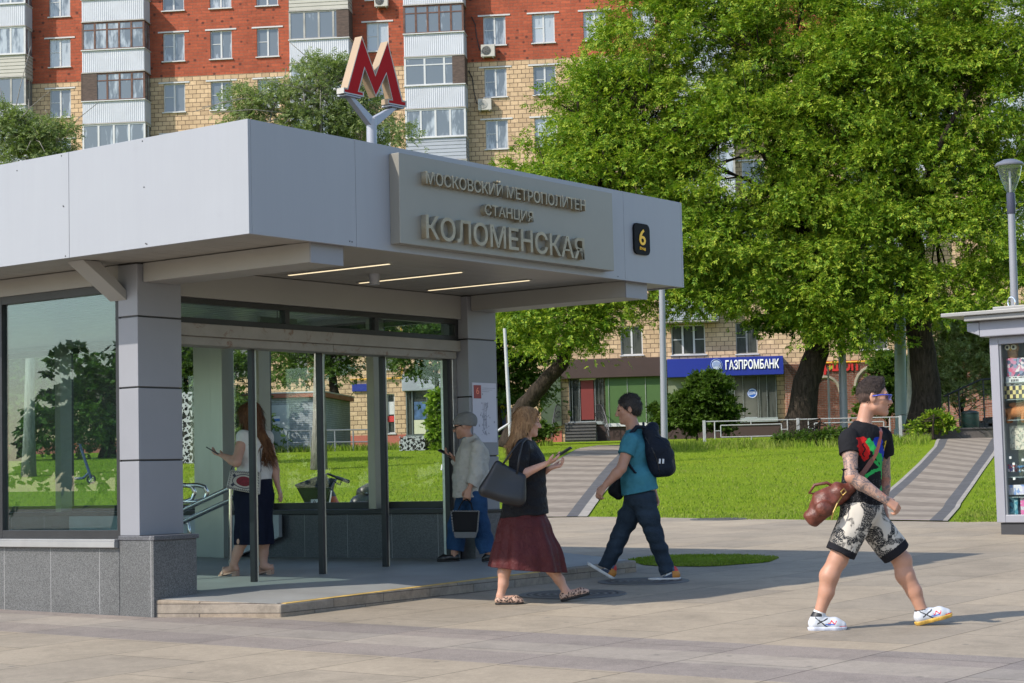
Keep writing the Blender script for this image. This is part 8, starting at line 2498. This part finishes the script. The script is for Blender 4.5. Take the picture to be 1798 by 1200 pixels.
# delivery moped behind the right glass
YM = 24.5
b_ = at(560, 905, YM); mb_ = V(b_.x, YM, gz(b_.x, YM))
mo = thing('moped', 'black delivery moped with a front basket and orange fairing outside the glass', 'moped', mb_)
W = lambda x, y, o=0.0: V(*(np.array(at(x, y, YM + o)) - np.array(mb_)))
bk = MB(); 
top = [W(519, 853, -.05), W(556, 839, .25), W(590, 843, .32), W(580, 858, -.1)]; bot = [W(537, 888, .02), W(560, 885, .2), W(578, 888, .25), W(566, 893, 0)]
bk.add(top + bot, [(0, 1, 5, 4), (1, 2, 6, 5), (2, 3, 7, 6), (3, 0, 4, 7), (4, 5, 6, 7)])
o = bk.build('basket', M_BLKP, mo); sm = o.modifiers.new('shell', 'SOLIDIFY'); sm.thickness = 0.015
mb = MB(); mb.tube(top + [top[0]], 0.016, 6); mb.build('basket_rim', M_BLKP, o)
c_ = (bot[0] + bot[3]) / 2
pl = thing('unused', 'x', 'x'); bpy.data.objects.remove(pl)
pm = MB(); pc_ = W(556, 885, -.12); pm.box(pc_.x - .075, pc_.x + .075, pc_.y - .006, pc_.y + .006, pc_.z - .06, pc_.z + .06); pm = pm.build('number_plate', mat('plate_white', (0.6, 0.6, 0.6), 0.4), mo)
text_fit('characters', 'АА', pc_.x - .055, pc_.x + .06, pc_.z + .006, pc_.z + .045, 0.003, M_FRAME, pm, face_v(pc_.y - .0065), 0.01)
mb = MB(); mb.tube([W(566, 842, .1), W(575, 832, .1), W(590, 838, .1), W(612, 846, -.1)], 0.016, 8); mb.tube([W(566, 842, .1), W(562, 825, .3), W(563, 812, .45)], 0.016, 8)
hb_ = mb.build('handlebar', M_BLKP, mo, smooth=True)
mb = MB(); mb.bar(W(592, 839, .08), W(612, 846, -.1), 0.024, 10); mb.build('grip', M_BLKP, hb_)
mb = MB(); mb.tube([W(582, 840, .05), W(590, 848, 0), W(597, 852, -.05), W(599, 846, -.08)], 0.008, 6); mb.build('brake_lever', M_BLKP, hb_)
mb = MB(); mb.tube([W(563, 812, .45), W(561, 800, .45)], 0.008, 6); mb.prism([W(556, 793, .45), W(566, 793, .45), W(567, 805, .45), W(557, 806, .45)], (0, 0.02, 0)); mb.build('mirror', M_BLKP, hb_)
f = Field(np.array(W(560, 925, -.1)) - .3, np.array(W(665, 835, .3)) + .35, 0.012)
f.chain([W(570, 842, .15), W(578, 872, .18), W(590, 893, .2)], [0.05, 0.075, 0.08], 0.05).chain([W(586, 893, .2), W(610, 903, .4), W(630, 898, .6)], [0.08, 0.10, 0.12], 0.05).chain([W(628, 885, .6), W(650, 873, .8)], [0.11, 0.12], 0.05)
def pnt(P): return ((P[:, 2] < W(580, 872, .18).z) & (P[:, 0] < W(594, 880).x) & (P[:, 0] > W(577, 880).x)).astype(int)
fmesh('fairing', f, [M_BLKP, mat('orange_panel', (0.45, 0.08, 0.015), 0.4)], mo, pnt)
MB().tube([W(634, 868, .65), W(650, 862, .8), W(658, 858, .9)], [0.09, 0.11, 0.09], 10).build('seat', M_BLKP, mo, smooth=True)
q = W(563, 900, .1); wheel(mo, (q.x, q.y, 0.22), (0.62, -0.78, 0), 0.22, 0.08)
q = W(645, 900, .8); wheel(mo, (q.x, q.y, 0.22), (0.62, -0.78, 0), 0.22, 0.09)
mb = MB(); q = W(563, 900, .1)
for s_ in (-.06, .06): mb.bar((q.x + s_, q.y - s_, 0.22), np.array(W(574, 862, .16)) + nv((s_, -s_, 0)), 0.018, 8)
mb.build('fork', M_STEEL, mo)
# kick scooter left on the lawn
YK = 46.0
kb = lawn_at(135, YK)
ks = thing('kick_scooter', 'rental kick scooter standing on the lawn behind the large left pane', 'scooter', kb)
Wk = lambda x, y, o=0.0: V(*(np.array(at(x, y, YK + o)) - np.array(kb)))
k0, k1 = Wk(112, 838), Wk(160, 838)
dr_ = (k1 - k0).normalized()
M_KS = mat('scooter_blue', (0.04, 0.06, 0.14), 0.4)
wheel(ks, (k0.x, 0, 0.12), (0, 1, 0), 0.12, 0.05); wheel(ks, (k1.x, 0, 0.12), (0, 1, 0), 0.12, 0.05)
MB().box(k0.x + 0.05, k1.x - 0.18, -0.08, 0.08, 0.12, 0.18).build('deck', M_KS, ks, bevel=0.02)
st_ = V(Wk(140, 783).x, 0, 1.0)
MB().tube([(k1.x, 0, 0.14), (k1.x - 0.05, 0, 0.3), st_], 0.035, 10).build('stem', M_KS, ks, smooth='auto'); MB().tube([(k1.x - 0.2, 0, 0.15), (k1.x - 0.06, 0, 0.28)], 0.03, 8).build('neck', M_KS, ks)
h_ = MB().bar(st_ + V(-.06, -.28, 0), st_ + V(-.06, .28, 0), 0.018, 8).bar(st_, st_ + V(-.06, 0, 0), 0.018).build('handlebar', M_BLKP, ks)
MB().bar(st_ + V(-.06, -.28, 0), st_ + V(-.06, -.16, 0), 0.024, 8).build('grip', mat('orange_grip', (0.5, 0.12, 0.02), 0.5), h_); MB().bar(st_ + V(-.06, .16, 0), st_ + V(-.06, .28, 0), 0.024, 8).build('grip', mat('orange_grip', (0.5, 0.12, 0.02)), h_)
MB().prism([(k0.x - .13, -.03, .17), (k0.x - .05, -.03, .27), (k0.x + .1, -.03, .24), (k0.x + .1, -.03, .22), (k0.x - .04, -.03, .25), (k0.x - .115, -.03, .165)], (0, 0.06, 0)).build('mudguard', M_KS, ks)
# steel handrails inside the pavilion
YH = 19.0
b_ = at(415, 990, YH); hb0 = V(b_.x, YH, gz(b_.x, YH) + .12)
hr_ = thing('stair_handrail', 'polished steel double handrail beside the stairs inside the pavilion', 'handrail', hb0)
H = lambda x, y, o=0.0: V(*(np.array(at(x, y, YH + o)) - np.array(hb0)))
mb = MB(); mb.tube([H(290, 911, .6), H(320, 897, .4), H(398, 860), H(440, 842, -.2)], 0.026, 10); mb.build('rail', M_CHROME, hr_, smooth=True)
mb = MB(); mb.tube([H(290, 932, .6), H(321, 917, .4), H(416, 873, -.1), H(450, 858, -.4)], 0.026, 10); mb.build('rail', M_CHROME, hr_, smooth=True)
mb = MB(); 
for x in (405, 445): mb.bar(H(x, 858, -.1) , V(H(x, 858).x, H(x, 858, -.1).y, 0), 0.02, 8)
mb.build('post', M_CHROME, hr_)
b_ = at(330, 990, 19.4); hb1 = V(b_.x, 19.4, gz(b_.x, 19.4) + .12)
hr2 = thing('stair_handrail', 'short looped steel handrail end beside the left column', 'handrail', hb1)
H2 = lambda x, y, o=0.0: V(*(np.array(at(x, y, 19.4 + o)) - np.array(hb1)))
for dx in (0, 22):
    mb = MB(); mb.tube([H2(285 + dx, 853), H2(325 + dx, 852), H2(337 + dx, 855), H2(342 + dx, 865), H2(337 + dx, 877), H2(325 + dx, 881), H2(285 + dx, 881)], 0.024, 10); mb.build('loop', M_CHROME, hr2, smooth=True)
mb = MB(); mb.tube([H2(300, 919), H2(318, 914), H2(330, 920), H2(333, 935), H2(333, 945)], 0.02, 8); mb.bar(H2(318, 881), V(H2(318, 881).x, 0, 0), 0.02, 8); mb.build('post', M_CHROME, hr2, smooth=True)
# soft toys in the kiosk
def toy(name, label, px, py, build, mats, paint=None):
    c = KM @ kq(px, py, 0.22)
    t = thing(name, label, 'soft toy', c, kA)
    f = Field((-.3, -.16, -.16), (.42, .16, .26), 0.006); build(f)
    f.ripple(0.002, 150, 3)
    fmesh('toy_body', f, mats, t, paint)
    return t
M_FUR = mat('orange_brown_plush', (0.40, 0.15, 0.05), 0.95, 0, 0.2, 30, 0.5, 200)
def dog(f):
    f.cap((-.02, 0, .02), (.26, 0, .04), .065, .075, .03).ell((-.10, 0, .03), (.065, .05, .05), None, .03).cap((-.10, 0, .02), (-.16, 0, .0), .035, .025, .02)
    for x in (.0, .2):
        for y in (-.045, .045): f.cap((x, y, 0), (x - .03, y, -.085), .032, .03, .02)
    for y in (-.04, .04): f.cap((-.08, y, .06), (-.04, y, .02), .022, .025, .015)
t = toy('plush_dog', 'orange brown plush dog lying on the middle kiosk shelf', 1776, 728, dog, M_FUR)
mb = MB()
for y in (-.025, .025): mb.lathe([(.0005, -.008), (.008, 0), (.0005, .008)], (-.145, y - .02, .05), 8)
mb.build('eyes', M_EYE, t, smooth=True)
def paw(f): f.cap((-.08, 0, 0), (.2, 0, .02), .035, .05, .02).ell((-.1, 0, .01), (.045, .04, .03), None, .02)
toy('plush_animal', 'second brown plush animal above the orange brown one', 1790, 712, paw, mat('brown_plush', (0.30, 0.12, 0.05), 0.95, 0, 0.2, 30))
def owl(f):
    f.ell((0, 0, 0), (.085, .07, .075), None, .02); f.ell((0, 0, -.09), (.07, .06, .07), None, .03)
    for x in (-.055, .055): f.cap((x, 0, .05), (x * 1.3, 0, .09), .022, .012, .015)
t = toy('plush_owl', 'small brown plush owl with big pale eyes at the kiosk top', 1778, 612, owl, mat('owl_plush', (0.30, 0.20, 0.11), 0.95, 0, 0.3, 30))
mb = MB(); mb2 = MB(); mb3 = MB()
for x in (-.042, .042):
    mb.prism([(x + .036 * math.cos(a), -.074, .012 + .036 * math.sin(a)) for a in np.linspace(0, 6.283, 15)[:-1]], (0, .03, 0)); mb2.prism([(x + .018 * math.cos(a), -.078, .012 + .018 * math.sin(a)) for a in np.linspace(0, 6.283, 11)[:-1]], (0, .003, 0))
e_ = mb.build('eyes', mat('pale_eyes', (0.6, 0.58, 0.45), 0.6), t); mb2.build('pupils', M_EYE, e_)
mb3.prism([(-.012, -.08, -.008), (.012, -.08, -.008), (0, -.088, -.034)], (0, .02, 0)); mb3.build('beak', mat('yellow_beak', (0.6, 0.4, 0.03), 0.5), t)
